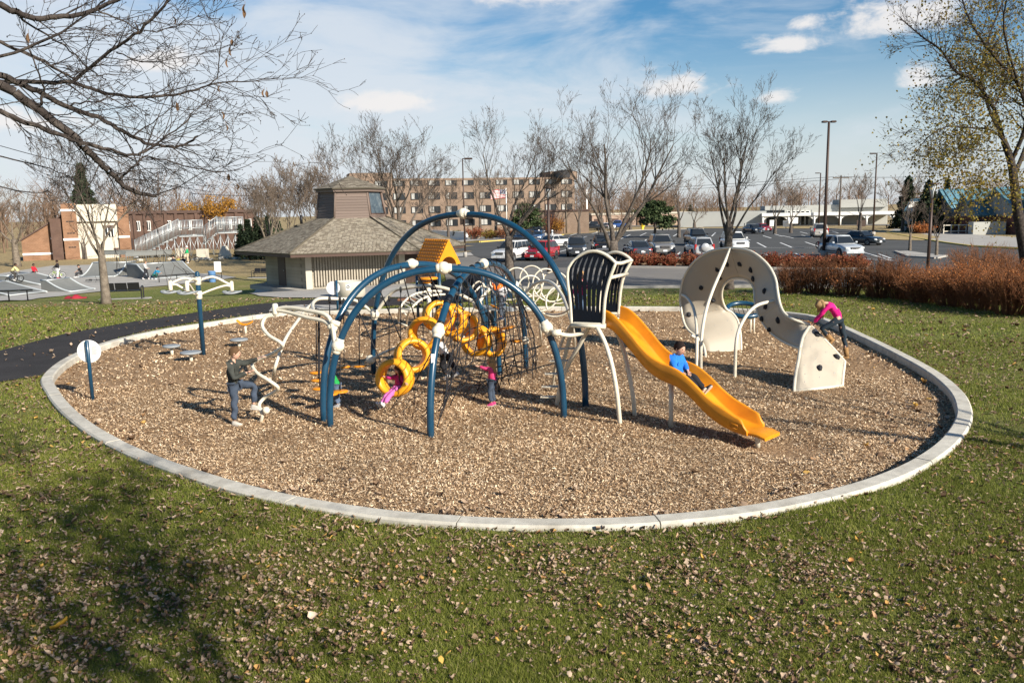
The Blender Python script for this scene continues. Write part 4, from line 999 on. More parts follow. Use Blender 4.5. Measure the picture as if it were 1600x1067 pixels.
for nm in ARCHES:
    P = [arch_pt(nm, u) for u in np.linspace(0, 1, 57)]
    P[0] = P[0]+V3(0,0,-.1); P[-1] = P[-1]+V3(0,0,-.1)
    o = cobj(MB().tube(P, .068, 14), 'arch', M_['navy'])
    for k, r in {'back': [(0, .125), (-.955,.12)], 'left': [(0, .115)], 'right': [(0, .115), (-.835, .125), (.72,.11)], 'front': [(0, .125), (-.90,.125), (.86, .125)]}[nm]:
        c = arch_uv(nm, k); e = arch_uv(nm, min(k+.02, .999))
        ball_part(c, r, o, e-c)
    # sleeve where two lengths of pipe meet
    for k in ((-.66,) if nm == 'right' else ()):
        a_, b_ = arch_uv(nm, k-.02), arch_uv(nm, k+.02); MB().tube([a_, b_], .073, 14).obj('sleeve', M_['navy_panel'], o)
    if nm == 'right':
        q = arch_uv(nm, -.925); MB().slab([q+V3(-.03,-.072,-.14), q+V3(.035,-.068,-.14), q+V3(.035,-.068,.14), q+V3(-.03,-.072,.14)], .004).obj('safety_label', M_['white'], o)
ball_b = arch_uv('back', -.955); ball_f = arch_uv('front', -.90); ball_fr = arch_uv('front', .86)
# low joint near the foot of the back arch with its short pipe
lowj = at(579, 562, 20.9)
o = cobj(MB().ball(lowj, .12, 16, 10), 'ball_joint', M_['ball'])
cobj(MB().tube(spline([lowj, at(607,548,20.6), at(645,535,20.2), at(664,530,20)], 4), .035, 8), 'low_pipe', M_['white_pole'])

# yellow rings hung in a chain
def ring_mesh(r=.275, w=.16, th=.11):
    prof = [(r, -w), (r+th*.55, -w*1.02), (r+th, -w*.75), (r+th*1.02, -w*.35), (r+th*.86, -w*.25), (r+th*.86, -w*.1), (r+th*1.06, 0.), (r+th*.86, w*.1), (r+th*.86, w*.25),
            (r+th*1.02, w*.35), (r+th, w*.75), (r+th*.55, w*1.02), (r, w), (r-.01, w*.5), (r-.012, 0), (r-.01, -w*.5)]
    return MB().lathe(prof, (0,0,0), 36, (0,1,0), True, True)
ringP = [(617,590,16.75,.355,-18), (644,555,17.2,.335,22), (664,521,17.7,.33,-20), (685,494,18.2,.32,24), (704,500,18.8,.34,-12), (723,511,19.2,.34,28), (744,532,19.6,.34,-20), (768,534,20.0,.34,38)]
proto_ring = None; ring_c = []
for (x, y, Y, r, a) in ringP:
    c = at(x, y, Y); ring_c.append(c)
    if proto_ring is None:
        o = ring_mesh().obj('ring', M_['yellow'], climber); proto_ring = o
    else: o = same(proto_ring, 'ring', climber)
    k = r/.35
    o.location = Vector(c)-climber.location; o.rotation_euler = (R(-6), R(rng.uniform(-15, 15)), R(a)); o.scale = (k, k, k)
mbc = MB()
for a_, b_ in zip(ring_c[:-1], ring_c[1:]):
    m = (a_+b_)/2
    for s_ in (-1, 1):
        q = m+np.cross((b_-a_)/np.linalg.norm(b_-a_), V3(0,1,0))*.22*s_
        o = cobj(MB().ball(q, .06, 10, 7, (1, 1, 1.2)), 'ring_clamp', M_['ball'])

# ropes that hold the rings
def rope(a, b, r=.014, sag=0.0, n=6, part=True, nm='rope'):
    P = [lerp(a, b, t)+V3(0,0,-sag*4*t*(1-t)) for t in np.linspace(0, 1, n)]
    return cobj(MB().tube(P, r, 5), nm, M_['rope'])
rope(at(562,490,17), ring_c[0]+V3(-.28,0,.35)); rope(at(594,455,16.9), ring_c[1]+V3(-.22,0,.33))
rope(at(626,416,16.8), ring_c[2]+V3(-.2,0,.3)); rope(at(650,424,17.2), ring_c[3]+V3(-.1,0,.3))
rope(at(668,424,17.2), ring_c[3]+V3(.1,0,.3)); rope(at(690,520,16.0), ring_c[0]+V3(.42,0,-.1))
for i, (x, y) in enumerate([(608,642), (646,636), (668,610), (686,585), (705,590)]): rope(ring_c[i]+V3(.1,0,-.36), az(x, y, -.02), .009)

# rope net hung from the right arch
def build_net():
    mb = MB(); cols, rows = 15, 11
    ks = np.linspace(-.80, .80, cols)
    ga = [az(x, y, .02) for x, y in [(683,668),(696,640),(729,627),(768,616),(809,604),(833,592),(838,582)]]
    gs = spline(ga, 8); cum = np.concatenate([[0], np.cumsum([np.linalg.norm(b-a) for a, b in zip(gs[:-1], gs[1:])])]); cum /= cum[-1]
    def gpt(t): return V3(*[np.interp(t, cum, [p[i] for p in gs]) for i in range(3)])
    G = np.zeros((cols, rows, 3))
    rs = np.random.RandomState(4)
    for i, k in enumerate(ks):
        top = arch_uv('right', k)+V3(0,0,-.07); bot = gpt(i/(cols-1))
        if i % 2 and 0 < i < cols-1: bot = bot+V3(0,0,.22)
        for j in range(rows):
            t = j/(rows-1)
            p = lerp(top, bot, t); bul = 4*t*(1-t)
            p = p+V3(.28, -.10, -.06)*bul*(1-abs(k)*.6)+rs.normal(0, .014, 3)*(0 < j < rows-1)
            G[i, j] = p
    for i in range(cols):
        mb.tube(spline(list(G[i]), 2), .0105, 4)
    for j in range(1, rows-1):
        P = []
        for i in range(cols): P.append(G[i, j]+V3(0,0,-.05 if i % 2 else .05))
        mb.tube(spline(P, 2), .0105, 4)
    for j in range(0, rows-1):                           # slanted ropes
        for i in range(cols-1):
            a_, b_ = (G[i, j], G[i+1, j+1]) if (i+j) % 2 else (G[i+1, j], G[i, j+1])
            if rs.rand() < .22: mb.tube([a_, (a_+b_)/2+V3(0,0,-.02), b_], .0105, 4)
    o = cobj(mb, 'rope_net', M_['rope'])
    # ties that lash the net to the arch
    mt = MB()
    for k in ks:
        p = arch_uv('right', k); q = arch_uv('right', k+.01); mt.lathe([(.074, -.02), (.078, 0), (.074, .02)], p, 10, q-p)
    mt.obj('net_collar', M_['black_metal'], o)['kind'] = 'stuff'
    mk = MB()
    for i in range(cols):
        for j in range(1, rows-1): mk.ball(G[i, j], .018, 5, 4)
    mk.obj('rope_joint', M_['rope'], o)['kind'] = 'stuff'
    return G
NET = build_net()
# second, inner net of upright ropes under the far end of the arch
mb = MB()
for i in range(0, 9, 2):
    k = .05+i*.095; top = arch_uv('right', k)+V3(0,0,-.05); b = lerp(V3(-.75,18.3,.05), V3(.15,21.2,.05), i/8)+V3(.45,0,0)
    mb.tube([lerp(top, b, t)+V3(-.06*math.sin(t*3.1),0,0) for t in np.linspace(0, 1, 6)], .011, 4)
for t in (.3, .6, .85):
    P = []
    for i in range(9):
        k = .05+i*.095; top = arch_uv('right', k); b = lerp(V3(-.75,18.3,.05), V3(.15,21.2,.05), i/8)+V3(.45,0,0); P.append(lerp(top, b, t)+V3(-.06*math.sin(t*3.1),0,-.03*(i % 2)))
    mb.tube(spline(P, 2), .011, 4)
cobj(mb, 'rope_net', M_['rope'])

# yellow stepping discs
def disc_mesh(r=.17, h=.055): return MB().lathe([(0,-h*.5),(r*.55,-h*.5),(r*.95,-h*.12),(r,h*.12),(r*.94,h*.42),(r*.5,h*.55),(0,h*.55)], (0,0,0), 18)
proto_disc = disc_mesh().obj('step_disc', M_['orange'], climber)
def disc(c, k=1.0, first=[1], tilt=(0, 0)):
    if first: o = proto_disc; first.clear()
    else: o = same(proto_disc, 'step_disc', climber)
    o.location = Vector(c)-climber.location; o.scale = (k, k, k); o.rotation_euler = (tilt[0], tilt[1], 0); return o
# hanging steps under the white loop
barL = spline([ball_b, at(556,470,21.3), at(525,467,21.2), at(499,467,20.9), at(489,474,20.2), at(490,484,19.4), at(497,490,18.9)], 6)
cobj(MB().tube(barL, .042, 10), 'loop_bar', M_['white_pole'])
for (x, y0, y1, Y, yg) in [(494,485,582,18.3,0), (497,487,594,17.7,0), (499,489,607,17.1,0), (515,468,616,17.0,0), (537,470,573,20.2,0), (561,470,572,20.6,0), (531,468,612,17.2,0)]:
    c = at(x+.5, y1, Y); d = disc(c); d.location.z += 0
    top = at(x, y0, Y)
    rope(c+V3(-.0,0,.02), top, .013)
    cobj(MB().lathe([(.02,-.08),(.028,-.03),(.03,.03),(.018,.06)], top, 8), 'rope_socket', M_['black_metal'])
for (x, y0, y1, Y) in [(608,466,556,20.4), (626,452,545,20.2), (661,450,525,20), (676,448,520,20.0)]:
    rope(at(x, y0, Y), at(x, y1, Y), .013)
    cobj(MB().lathe([(.02,-.08),(.028,-.03),(.03,.03),(.018,.06)], at(x, y0, Y), 8), 'rope_socket', M_['black_metal'])
# white arched bars between the joints
jn = at(746,476,19.9)
cobj(MB().tube(spline([ball_b, at(612,457,20.9), at(635,450,20.6), at(668,447,20.3), at(700,452,20.1), at(726,464,20.0), jn], 5), .045, 10), 'arched_bar', M_['white_pole'])
cobj(MB().ball(jn, .115, 16, 10), 'ball_joint', M_['ball'])
cobj(MB().tube(spline([jn, at(757,460,20), at(770,447,20.2), at(784,437,20.5)], 5), .045, 10), 'arched_bar', M_['white_pole'])
cobj(MB().tube(spline([jn, at(770,500,20.5), at(778,540,20.6), at(781,592,20.6)], 4), .06, 10), 'inner_leg', M_['navy'])
for (x, y, Y, t) in [(776,480,20.2,.3), (793,512,20.0,-.15), (806,533,20.4,.1)]: disc(at(x, y, Y), 1.05, tilt=(0, t))
cobj(MB().ball(at(821,532,20.9), .1, 12, 8), 'ball_joint', M_['ball'])
# double handrail running out to the left and the wavy climbing pole
hub = at(430,484,16.6)
for dz, ex in ((.05, 0), (-.09, .0)):
    cobj(MB().tube(spline([ball_f+V3(-.05,0,dz), at(514,500,15.9)+V3(0,0,dz), at(480,489,16.2)+V3(0,0,dz), at(448,483,16.5)+V3(0,0,dz*.6), hub], 6), .042, 10), 'handrail', M_['white_pole'])
for q in (at(524,505,15.85), at(520,512,15.85)): cobj(MB().lathe([(.052,-.09),(.056,-.03),(.056,.05),(.05,.09)], q, 10, (1,0,-.35)), 'pipe_clamp', M_['ball'])
cobj(MB().lathe([(.055,-.1),(.06,-.06),(.06,.1),(.04,.125),(0,.13)], hub, 12), 'end_cap', M_['ball'])
wav = [hub+V3(0,0,-.1), at(425,493,16.6), at(414,497,16.6), at(410,510,16.5), at(420,524,16.3), at(438,535,16.15), at(441,542,16.2), at(425,553,16.5), at(402,562,16.65), at(394,570,16.5), at(402,583,16.25), at(421,595,16.1), at(434,605,16.15), at(430,612,16.3), at(414,621,16.5), at(405,632,16.4), at(408,642,16.3), at(410,648,16.25), az(407,661,-.05)]
cobj(MB().tube(spline(wav, 6), .036, 10), 'wavy_pole', M_['white_pole'])
cobj(MB().ball(at(416,641,16.2), .075, 12, 8), 'ball_joint', M_['ball'])
cobj(MB().tube(spline([at(489,474,20.2), at(478,484,19.6), at(466,500,18.8), at(448,526,17.8), at(437,552,17.3), at(428,582,17.2), az(426,606,-.05)], 6), .036, 10), 'support_pole', M_['white_pole'])

# ------------------------------------------------------------------ coil ladder behind the tower
lad = thing('coil_climber', 'white arched rail wrapped in round looping coils behind the arch climber', 'climber', (.6, 22, 0))
def lobj(mb, name, m):
    o = mb.obj(name, m, lad); o.matrix_parent_inverse = Matrix.Translation(-lad.location); return o
rail1 = spline([at(807,477,21.2), at(818,464,21.4), at(832,446,21.2), at(850,439,20.8), at(866,445,20.0), at(880,465,19.0), at(889,488,18.2), at(893,503,17.6)], 6)
rail2 = spline([at(812,478,23.4), at(826,454,23.4), at(848,436,23), at(868,438,22.4), at(876,450,21), at(884,470,19.6)], 6)
lobj(MB().tube(rail1, .042, 10), 'rail', M_['white_pole'])
def coil(path, r, turns, ph=0, tub=.022):
    P = []; m = 240
    path = np.array(path)
    for i in range(m):
        t = i/(m-1); q = np.array([np.interp(t*(len(path)-1), range(len(path)), path[:, k]) for k in range(3)])
        a = 2*math.pi*turns*t+ph
        P.append(q+V3(math.cos(a)*r, .18*math.sin(a*.5), math.sin(a)*r))
    return lobj(MB().tube(P, tub, 7), 'coil', M_['white_pole'])
coil([at(788,448,22.8), at(815,440,22.8), at(840,440,22.8), at(862,447,22.8), at(872,452,22.6)], .42, 4.5, 2.6)
coil([at(800,458,21.4), at(825,455,21.4), at(845,462,21.2), at(866,470,21), at(880,474,20.6)], .42, 3.2, 2.2)
lobj(MB().tube(spline([at(893,481,17.8), at(880,489,18.4), at(866,492,19), at(853,490,19.4)], 4), .022, 7), 'coil', M_['white_pole'])
lobj(MB().tube([at(844,492,19.6), at(844,515,19.6), az(846,541,-.05)], .033, 8), 'post', M_['white_pole'])
lobj(MB().tube([at(894,500,17.9), at(897,520,17.9), az(898,560,-.05)], .03, 8), 'post', M_['white_pole'])

# ------------------------------------------------------------------ slide tower
tower = thing('slide_tower', 'slide tower with navy slatted panels in white frames and curved legs, wavy yellow slide', 'play tower', (1.9, 15.9, 0))
def tobj(mb, name, m, parent=None):
    o = mb.obj(name, m, tower if parent is None else parent)
    if parent is None: o.matrix_parent_inverse = Matrix.Translation(-tower.location)
    return o
def panel(name, left, right, top_bulge, slots):
    """slatted panel between two curved side edges, cut by curved slots"""
    LS, RS = np.array(spline(left, 8)), np.array(spline(right, 8))
    def E(Sp, v):
        k = v*(len(Sp)-1); i = min(int(k), len(Sp)-2); return lerp(Sp[i], Sp[i+1], k-i)
    def P(u, v):
        return lerp(E(LS, v), E(RS, v), u)+V3(0,0,top_bulge*(1-(2*u-1)**2)*max(0, v)**3)
    bl, br, tl = LS[0], RS[0], LS[-1]
    nrm = np.cross(br-bl, tl-bl); nrm /= np.linalg.norm(nrm)
    root = None
    bounds = np.linspace(0, 1, slots+2)
    fr = [P(0, v) for v in np.linspace(0, 1, 10)]+[P(u, 1) for u in np.linspace(.12, .88, 8)]+[P(1, v) for v in np.linspace(1, 0, 10)]+[P(u, 0) for u in np.linspace(.9, .1, 4)]
    root = tobj(MB().tube(fr, .034, 8, True), 'panel_frame', M_['white_pole'])
    for i in range(slots+1):
        u0, u1 = bounds[i], bounds[i+1]
        rows = []
        for v in np.linspace(0, 1, 15):
            g_ = .0 if (v < .17 or v > .86 or .47 < v < .55) else (.36 if v > .5 else .28)*(u1-u0)
            a_ = u0+(g_*.5 if i else 0); b_ = u1-(g_*.5 if i < slots else 0)
            if .47 < v < .55 or v < .17 or v > .86: a_, b_ = u0+.001, u1-.001
            q0, q1 = P(a_, v), P(b_, v)
            rows.append([q0-nrm*.012, q1-nrm*.012, q1+nrm*.012, q0+nrm*.012, q0-nrm*.012])
        mb = MB().grid(rows, False); mb.add(rows[0][:4], [(0,1,2,3)]); mb.add(rows[-1][:4], [(3,2,1,0)])
        mb.obj('slat', M_['navy_panel'], root)
    return P
ZD = 1.86
fbl, fbr, ftr = at(893,505,16.0), at(943,507,15.75), at(962,411,15.6)
bbl, bbr, btr = at(936,490,16.9), at(967,490,16.75), at(987,407,16.6)
P_front = panel('front', [fbl, at(891,470,16), at(887,440,16), at(888,420,16), at(898,406,16)], [fbr, at(945,468,15.72), at(952,437,15.68), ftr], .19, 7)
panel('side', [bbl, at(938,455,16.95), at(942,422,17), at(944,401,17)], [bbr, at(969,457,16.72), at(975,430,16.66), btr], .12, 5)
tobj(MB().tube(spline([ftr, ftr+V3(.12,.2,-.02), btr+V3(-.12,-.25,-.0), btr], 5), .034, 8), 'top_rail', M_['white_pole'])
tobj(MB().tube([P_front(1, .70), at(980,428,16.6)], .034, 8), 'cross_bar', M_['white_pole'])
deck = [fbl+V3(0,0,-.02), fbr+V3(0,0,-.02), bbr+V3(0,0,.0), bbl+V3(-.55,.05,-.02)]
deckz = float(np.mean([p[2] for p in deck]))
tobj(MB().prism([(p[0], p[1]) for p in deck], deckz-.09, deckz-.02), 'deck', M_['white_pole'])
tobj(MB().tube([fbl+V3(-.0,-.03,-.04), fbr+V3(.03,-.03,-.04)], .04, 8), 'deck_edge', M_['white_pole'])
tobj(MB().tube(spline([ball_fr, at(872,521,15.95), at(893,524,16.0), at(913,520,16.0)], 5), .042, 8), 'link_bar', M_['white_pole'])
tobj(MB().lathe([(.06,-.08),(.07,0),(.06,.1)], at(869,520,15.9), 10, (1,0,.1)), 'pipe_clamp', M_['ball'])
for a_ in [[at(932,510,15.8), at(945,535,15.6), at(956,570,15.45), at(964,615,15.38), az(969,666,-.05)],
           [at(960,512,16.5), at(972,540,16.2), at(982,580,16.0), at(989,620,15.95), az(992,654,-.05)],
           [at(921,510,16.2), at(905,540,16.4), at(888,570,16.7), at(876,600,16.9), az(869,637,-.05)],
           [bbl+V3(-.5,.1,-.1), bbl+V3(-.62,.35,-.7), bbl+V3(-.75,.55,-1.3), V3(bbl[0]-.8, bbl[1]+.6, -.05)]]:
    tobj(MB().tube(spline(a_, 5), .044, 10), 'leg', M_['white_pole'])
for (x, y, Y) in [(884,553,16.75), (875,572,16.9), (867,592,17.0), (862,612,17.05), (860,628,17.1)]:
    c = at(x, y-8, Y); st = MB(); 
    for k in range(3): st.tube([c+V3(-.2,-.07+.07*k,0), c+V3(.18,-.07+.07*k+.03,0)], .012, 6)
    st.tube([c+V3(-.2,-.07,0), c+V3(-.2,.07,0)], .014, 6); st.tube([c+V3(.18,-.04,0), c+V3(.18,.1,0)], .014, 6)
    st.tube([c+V3(.18,.03,0), c+V3(.30,.03,.05)], .016, 6)
    tobj(st, 'ladder_step', M_['white_pole'])
tobj(MB().tube(spline([at(893,507,16.9), at(882,525,17.2), at(870,560,17.5), az(862,612,-.05)], 5), .03, 8), 'ladder_rail', M_['white_pole'])
# the slide
SL0 = (fbr+bbr)/2+V3(.0,-.02,0); SL1 = az(1196,671,.28)
SX = SL1[:2]-SL0[:2]; SLEN = np.linalg.norm(SX); SXU = SX/SLEN; SNU = np.array([-SXU[1], SXU[0]])     # SNU points away from the camera
ST = np.array([0,.05,.12,.22,.30,.36,.42,.48,.54,.62,.70,.78,.86,.92,1.0])
SZ = np.array([1.90,1.86,1.72,1.44,1.20,1.07,.99,.95,.88,.72,.52,.37,.29,.26,.25])
def slide_z(t):
    i = int(np.clip(np.searchsorted(ST, t)-1, 0, len(ST)-2)); f = (t-ST[i])/(ST[i+1]-ST[i]); a = SZ[max(i-1,0)]; b, c = SZ[i], SZ[i+1]; d = SZ[min(i+2, len(SZ)-1)]
    return b+(c-b)*f if i in (0, len(ST)-2) else .5*((2*b)+(-a+c)*f+(2*a-5*b+4*c-d)*f*f+(-a+3*b-3*c+d)*f**3)
def slide_pt(t, w=0.0, dz=0.0):
    p = SL0[:2]+SXU*SLEN*t+SNU*w; return V3(p[0], p[1], slide_z(t)+dz)
def build_slide():
    rows = []
    T = np.linspace(0, .945, 60)
    for t in T:
        wall = .27*(1-.22*sst((t-.80)/.12)); 
        if t < .06: wall = .27
        wall = max(wall*(1-sst((t-.905)/.04)*.85), .03)
        prof = [(-.235,0),(-.265,.03),(-.275,wall-.02),(-.285,wall),(-.315,wall),(-.33,wall-.025),(-.318,wall*.3),(-.31,-.05),(-.27,-.07),
                (.27,-.07),(.31,-.05),(.318,wall*.3),(.33,wall-.025),(.315,wall),(.285,wall),(.275,wall-.02),(.265,.03),(.235,0),(.08,-.006),(-.08,-.006)]
        rows.append([slide_pt(t, w, dz) for w, dz in prof])
    mb = MB().grid(rows, True, True)
    mb.add(rows[0], [tuple(range(20))]); mb.add(rows[-1], [tuple(range(20))[::-1]])
    o = tobj(mb, 'slide', M_['orange'])
    lip = [[slide_pt(t, w, dz) for w, dz in [(-.26,.0),(-.27,-.03),(-.25,-.06),(.25,-.06),(.27,-.03),(.26,.0),(.1,.004),(-.1,.004)]] for t in np.linspace(.93, 1.04, 6)]
    for k, q in enumerate(lip): 
        if k >= 4: 
            for p in q: p[2] -= .02*(k-3)
    m2 = MB().grid(lip, True, True); m2.add(lip[-1], [tuple(range(8))[::-1]]); m2.add(lip[0], [tuple(range(8))])
    m2.obj('slide_lip', M_['orange'], o)
    # raised maker's plate shape on the near wall
    q0, q1 = slide_pt(.855, -.327, .02), slide_pt(.895, -.327, .02)
    u = (q1-q0); d3 = V3(SNU[0], SNU[1], 0)
    MB().tube([q0-d3*.004, q1-d3*.004, q1-d3*.004+V3(0,0,.07), q0-d3*.004+V3(0,0,.07)], .007, 5, True).obj('embossed_mark', M_['orange'], o)
    for t, px in ((.515, (1048,667)), (.985, (1184,694))):
        g_ = az(*px); top = slide_z(t)-.08
        tobj(MB().tube([(g_[0], g_[1], -.05), (g_[0], g_[1], top*.5), (g_[0]+.0, g_[1], top)], .045, 10), 'slide_post', M_['white_pole'])
        c = slide_pt(t, 0, -.09); tobj(MB().tube([c-V3(SNU[0],SNU[1],0)*.22, c+V3(SNU[0],SNU[1],0)*.22], .03, 8), 'slide_bracket', M_['white_pole'])
build_slide()

# ------------------------------------------------------------------ curling climbing wall
cw = thing('climbing_wall', 'curling beige climbing wall with black rock holds and white edge pipes', 'climbing wall', (5.8, 20, 0))
def wobj(mb, name, m, parent=None):
    o = mb.obj(name, m, cw if parent is None else parent)
    if parent is None: o.matrix_parent_inverse = Matrix.Translation(-cw.location)
    return o
# stations: outer edge (px,py,Y), inner edge (px,py,Y)
WS = [((1101,551,23.3),(1158,549,23.4)), ((1098,538,23.4),(1157,522,23.6)), ((1089,527,23.6),(1153,502,23.9)), ((1074,514,24.0),(1144,489,24.1)),
      ((1067,497,24.3),(1134,482,24.1)), ((1063,468,24.5),(1128,466,23.9)), ((1067,438,24.35),(1129,450,23.7)), ((1082,412,24.0),(1135,441,23.5)), ((1107,394,23.4),(1144,436,23.2)),
      ((1141,388,22.6),(1156,435,22.9)), ((1173,393,21.8),(1168,438,22.5)), ((1198,412,21.2),(1176,446,22.1)), ((1211,434,20.8),(1179,457,21.7)), ((1215,456,20.35),(1180,474,21.4)),
      ((1219,476,20.05),(1187,495,21.1)), ((1226,490,19.75),(1198,513,20.7)), ((1239,499,19.5),(1213,527,20.2)), ((1254,504,19.4),(1232,538,19.6)), ((1266,508,19.4),(1250,545,19.0)),
      ((1283,525,19.35),(1248,560,18.5)), ((1304,547,19.2),(1244,580,18.25)), ((1320,565,18.95),(1242,595,18.1)), ((1317,587,18.55),(1241,606,18.0)), ((1316,603,18.32),(1241,611,17.95))]
_o, _i = [at(*a) for a, b in WS], [at(*b) for a, b in WS]
_B0, _B1, _T0 = _i[-1], _o[-1], _o[18]; _pn = np.cross(_B1-_B0, _T0-_B0)     # the front panel is one flat sheet
def _onp(px, py): d = _dir(px, py); c = V3(0, 0, CAM_Z); return c+d*(((_B0-c)@_pn)/(d@_pn))
for k in range(18, len(WS)): _o[k], _i[k] = _onp(*WS[k][0][:2]), _onp(*WS[k][1][:2])
WO = spline(_o[:19], 4)+[lerp(a, b, t) for a, b in zip(_o[18:-1], _o[19:]) for t in (.25,.5,.75,1)]
WI = spline(_i[:19], 4)+[lerp(a, b, t) for a, b in zip(_i[18:-1], _i[19:]) for t in (.25,.5,.75,1)]
nW = len(WO)
def wall_pt(k, u):
    k = min(max(k, 0), nW-1.001); i = int(k); f = k-i
    return lerp(lerp(WO[i], WO[i+1], f), lerp(WI[i], WI[i+1], f), u)
def wall_n(k, u):
    a = wall_pt(k+.5, u)-wall_pt(k-.5, u); b = wall_pt(k, min(u+.05, 1))-wall_pt(k, max(u-.05, 0)); n = np.cross(a, b); n /= np.linalg.norm(n)
    v = V3(0, 0, CAM_Z)-wall_pt(k, u)
    return n if n@v > 0 else -n
cuts = [0, 16, 36, 56, 72, nW-1]
for a_, b_ in zip(cuts[:-1], cuts[1:]):
    rows = []
    for k in np.linspace(a_+.06, b_-.06, (b_-a_)+1):
        row = []
        n_ = wall_n(k, .5)*.016
        for u in np.linspace(0, 1, 7): row.append(wall_pt(k, u)+n_)
        for u in np.linspace(1, 0, 7): row.append(wall_pt(k, u)-n_)
        rows.append(row)
    mb = MB().grid(rows, True, True); mb.add(rows[0], [tuple(range(14))]); mb.add(rows[-1], [tuple(range(14))[::-1]])
    wobj(mb, 'wall_panel', M_['beige_wall'])
wobj(MB().tube(WO, .036, 8), 'edge_pipe', M_['white_pole']); wobj(MB().tube(WI, .036, 8), 'edge_pipe', M_['white_pole'])
wobj(MB().tube(spline([_i[18], _onp(1254,528), _onp(1260,517), _o[18]], 4), .036, 8), 'edge_pipe', M_['white_pole'])
wobj(MB().tube([WO[-1], WI[-1]], .036, 8), 'foot_bar', M_['white_pole']); wobj(MB().tube([WO[0], WI[0]], .036, 8), 'foot_bar', M_['white_pole'])
for e in (WO[-1], WI[-1], WO[0], WI[0]): wobj(MB().tube([e+V3(0,0,.02), V3(e[0], e[1], -.06)], .04, 8), 'foot_post', M_['white_pole'])
def hold_at(px, py):
    best = None
    for k in np.arange(2, nW-2, .5):
        for u in np.linspace(.08, .92, 13):
            x, y = proj(wall_pt(k, u)); d = (x-px)**2+(y-py)**2
            if best is None or d < best[0]: best = (d, k, u)
    _, k, u = best; n_ = wall_n(k, u); p = wall_pt(k, u)+n_*.018
    q = Vector((0,0,1)).rotation_difference(Vector(n_)).to_matrix() @ Matrix.Rotation(rng.uniform(0, 6), 3, 'Z')
    mb = MB(); V = []; n = 7
    for (h, r) in ((0, .075), (.035, .066), (.062, .03)):
        for j in range(n):
            a = 2*math.pi*j/n; rr = r*rng.uniform(.75, 1.15); V.append(tuple(q @ Vector((rr*math.cos(a)*1.15, rr*math.sin(a), h))+Vector(p)))
    F = [(i*n+j, i*n+(j+1) % n, (i+1)*n+(j+1) % n, (i+1)*n+j) for i in range(2) for j in range(n)]+[tuple(2*n+j for j in range(n))]
    wobj(mb.add(V, F), 'rock_hold', M_['hold'])
for (x, y) in [(1120,420),(1126,434),(1137,413),(1158,412),(1175,422),(1178,437),(1195,456),(1197,480),(1193,498),(1217,501),(1205,515),(1095,449),(1113,470),(1078,490),(1276,522),(1307,557),(1282,574)]: hold_at(x, y)
mbh = MB()
for k in np.arange(6, nW-6, 3.5):
    for u in (.2, .5, .8):
        n_ = wall_n(k, u); mbh.lathe([(.013, 0), (.013, .004), (0, .005)], wall_pt(k, u)+n_*.017, 6, n_)
o = wobj(mbh, 'bolt_head', M_['steel']); o['kind'] = 'stuff'
for P in ([at(1141,389,22.55), at(1128,420,22.2), at(1113,455,21.8), at(1102,490,21.4), at(1096,530,20.8), az(1095,580,-.05)],
          [at(1066,461,24.4), at(1074,466,23.8), at(1083,480,23.0), at(1088,505,22.2), at(1089,540,21.5), az(1088,574,-.05)],
          [at(1215,470,20.4), at(1200,472,20.4), at(1180,479,20.3), at(1163,498,20.1), at(1151,530,19.7), az(1148,593,-.05)],
          [at(1080,524,23.4), at(1090,530,23.4), at(1099,540,23.2), az(1103,560,-.05)]):
    wobj(MB().tube(spline(P, 6), .042, 10), 'support_pole', M_['white_pole'])

# ------------------------------------------------------------------ overhead spinner post, sign, stepping pods
sp = thing('overhead_spinner', 'navy post with three white arms carrying grey hand rings', 'play post', az(318,555))
g_ = az(318,555); hp = at(310.5,424,g_[1])[2]
MB().tube([(0,0,-.06),(0,0,hp-.06),(0,0,hp-.03),(0,0,hp)], [.07,.07,.06,.025], 14).obj('post', M_['navy'], sp)
z1 = at(311,439,g_[1])[2]; z2 = at(312,461,g_[1])[2]
for z in (z1, z2): MB().lathe([(.078,-.12),(.095,-.1),(.095,.1),(.078,.12)], (0,0,z), 14).obj('collar', M_['ball'], sp)
for (x, y, dY) in [(266,445,-.35), (292,446,-1.1), (362,446,.3)]:
    e = at(x, y, g_[1]+dY)-g_; 
    o = MB().tube(spline([V3(0,0,z1), V3(e[0]*.45,e[1]*.45,z1+.10), V3(e[0]*.85,e[1]*.85,e[2]+.08), V3(*e)], 5), .036, 8).obj('arm', M_['ball'], sp)
    MB().tube(spline([V3(0,0,z2), V3(e[0]*.4,e[1]*.4,z2+.14), V3(e[0]*.8,e[1]*.8,e[2]+.0), V3(e[0],e[1],e[2]-.04)], 5), .032, 8).obj('brace', M_['ball'], o)
    MB().lathe([(.05,-.17),(.06,-.12),(.055,.1),(.03,.13)], e, 10).obj('hub', M_['ball'], o)
    P = [V3(e[0]+.26*math.cos(a), e[1]+.26*math.sin(a), e[2]-.2+.02*math.cos(2*a)) for a in np.linspace(0, 2*math.pi, 25)[:-1]]
    MB().tube(P, .028, 7, True).obj('hand_ring', M_['grey_plastic'], o)
    sp2 = MB()
    for k in range(3):
        a = 2*math.pi*k/3; sp2.tube([V3(e[0],e[1],e[2]-.17), V3(e[0]+.26*math.cos(a), e[1]+.26*math.sin(a), e[2]-.2)], .02, 6)
    sp2.obj('spoke', M_['grey_plastic'], o)
g_ = az(145,626); hs = at(139,532,g_[1])[2]
sg = thing('info_sign', 'round white sign on a slim navy post near the left kerb', 'sign', g_, R(4))
MB().tube([(0,0,-.06),(0,0,hs-.01),(0,0,hs)], [.042,.042,.03], 10).obj('post', M_['navy'], sg)
zc = at(141,549,g_[1]+.06)[2]
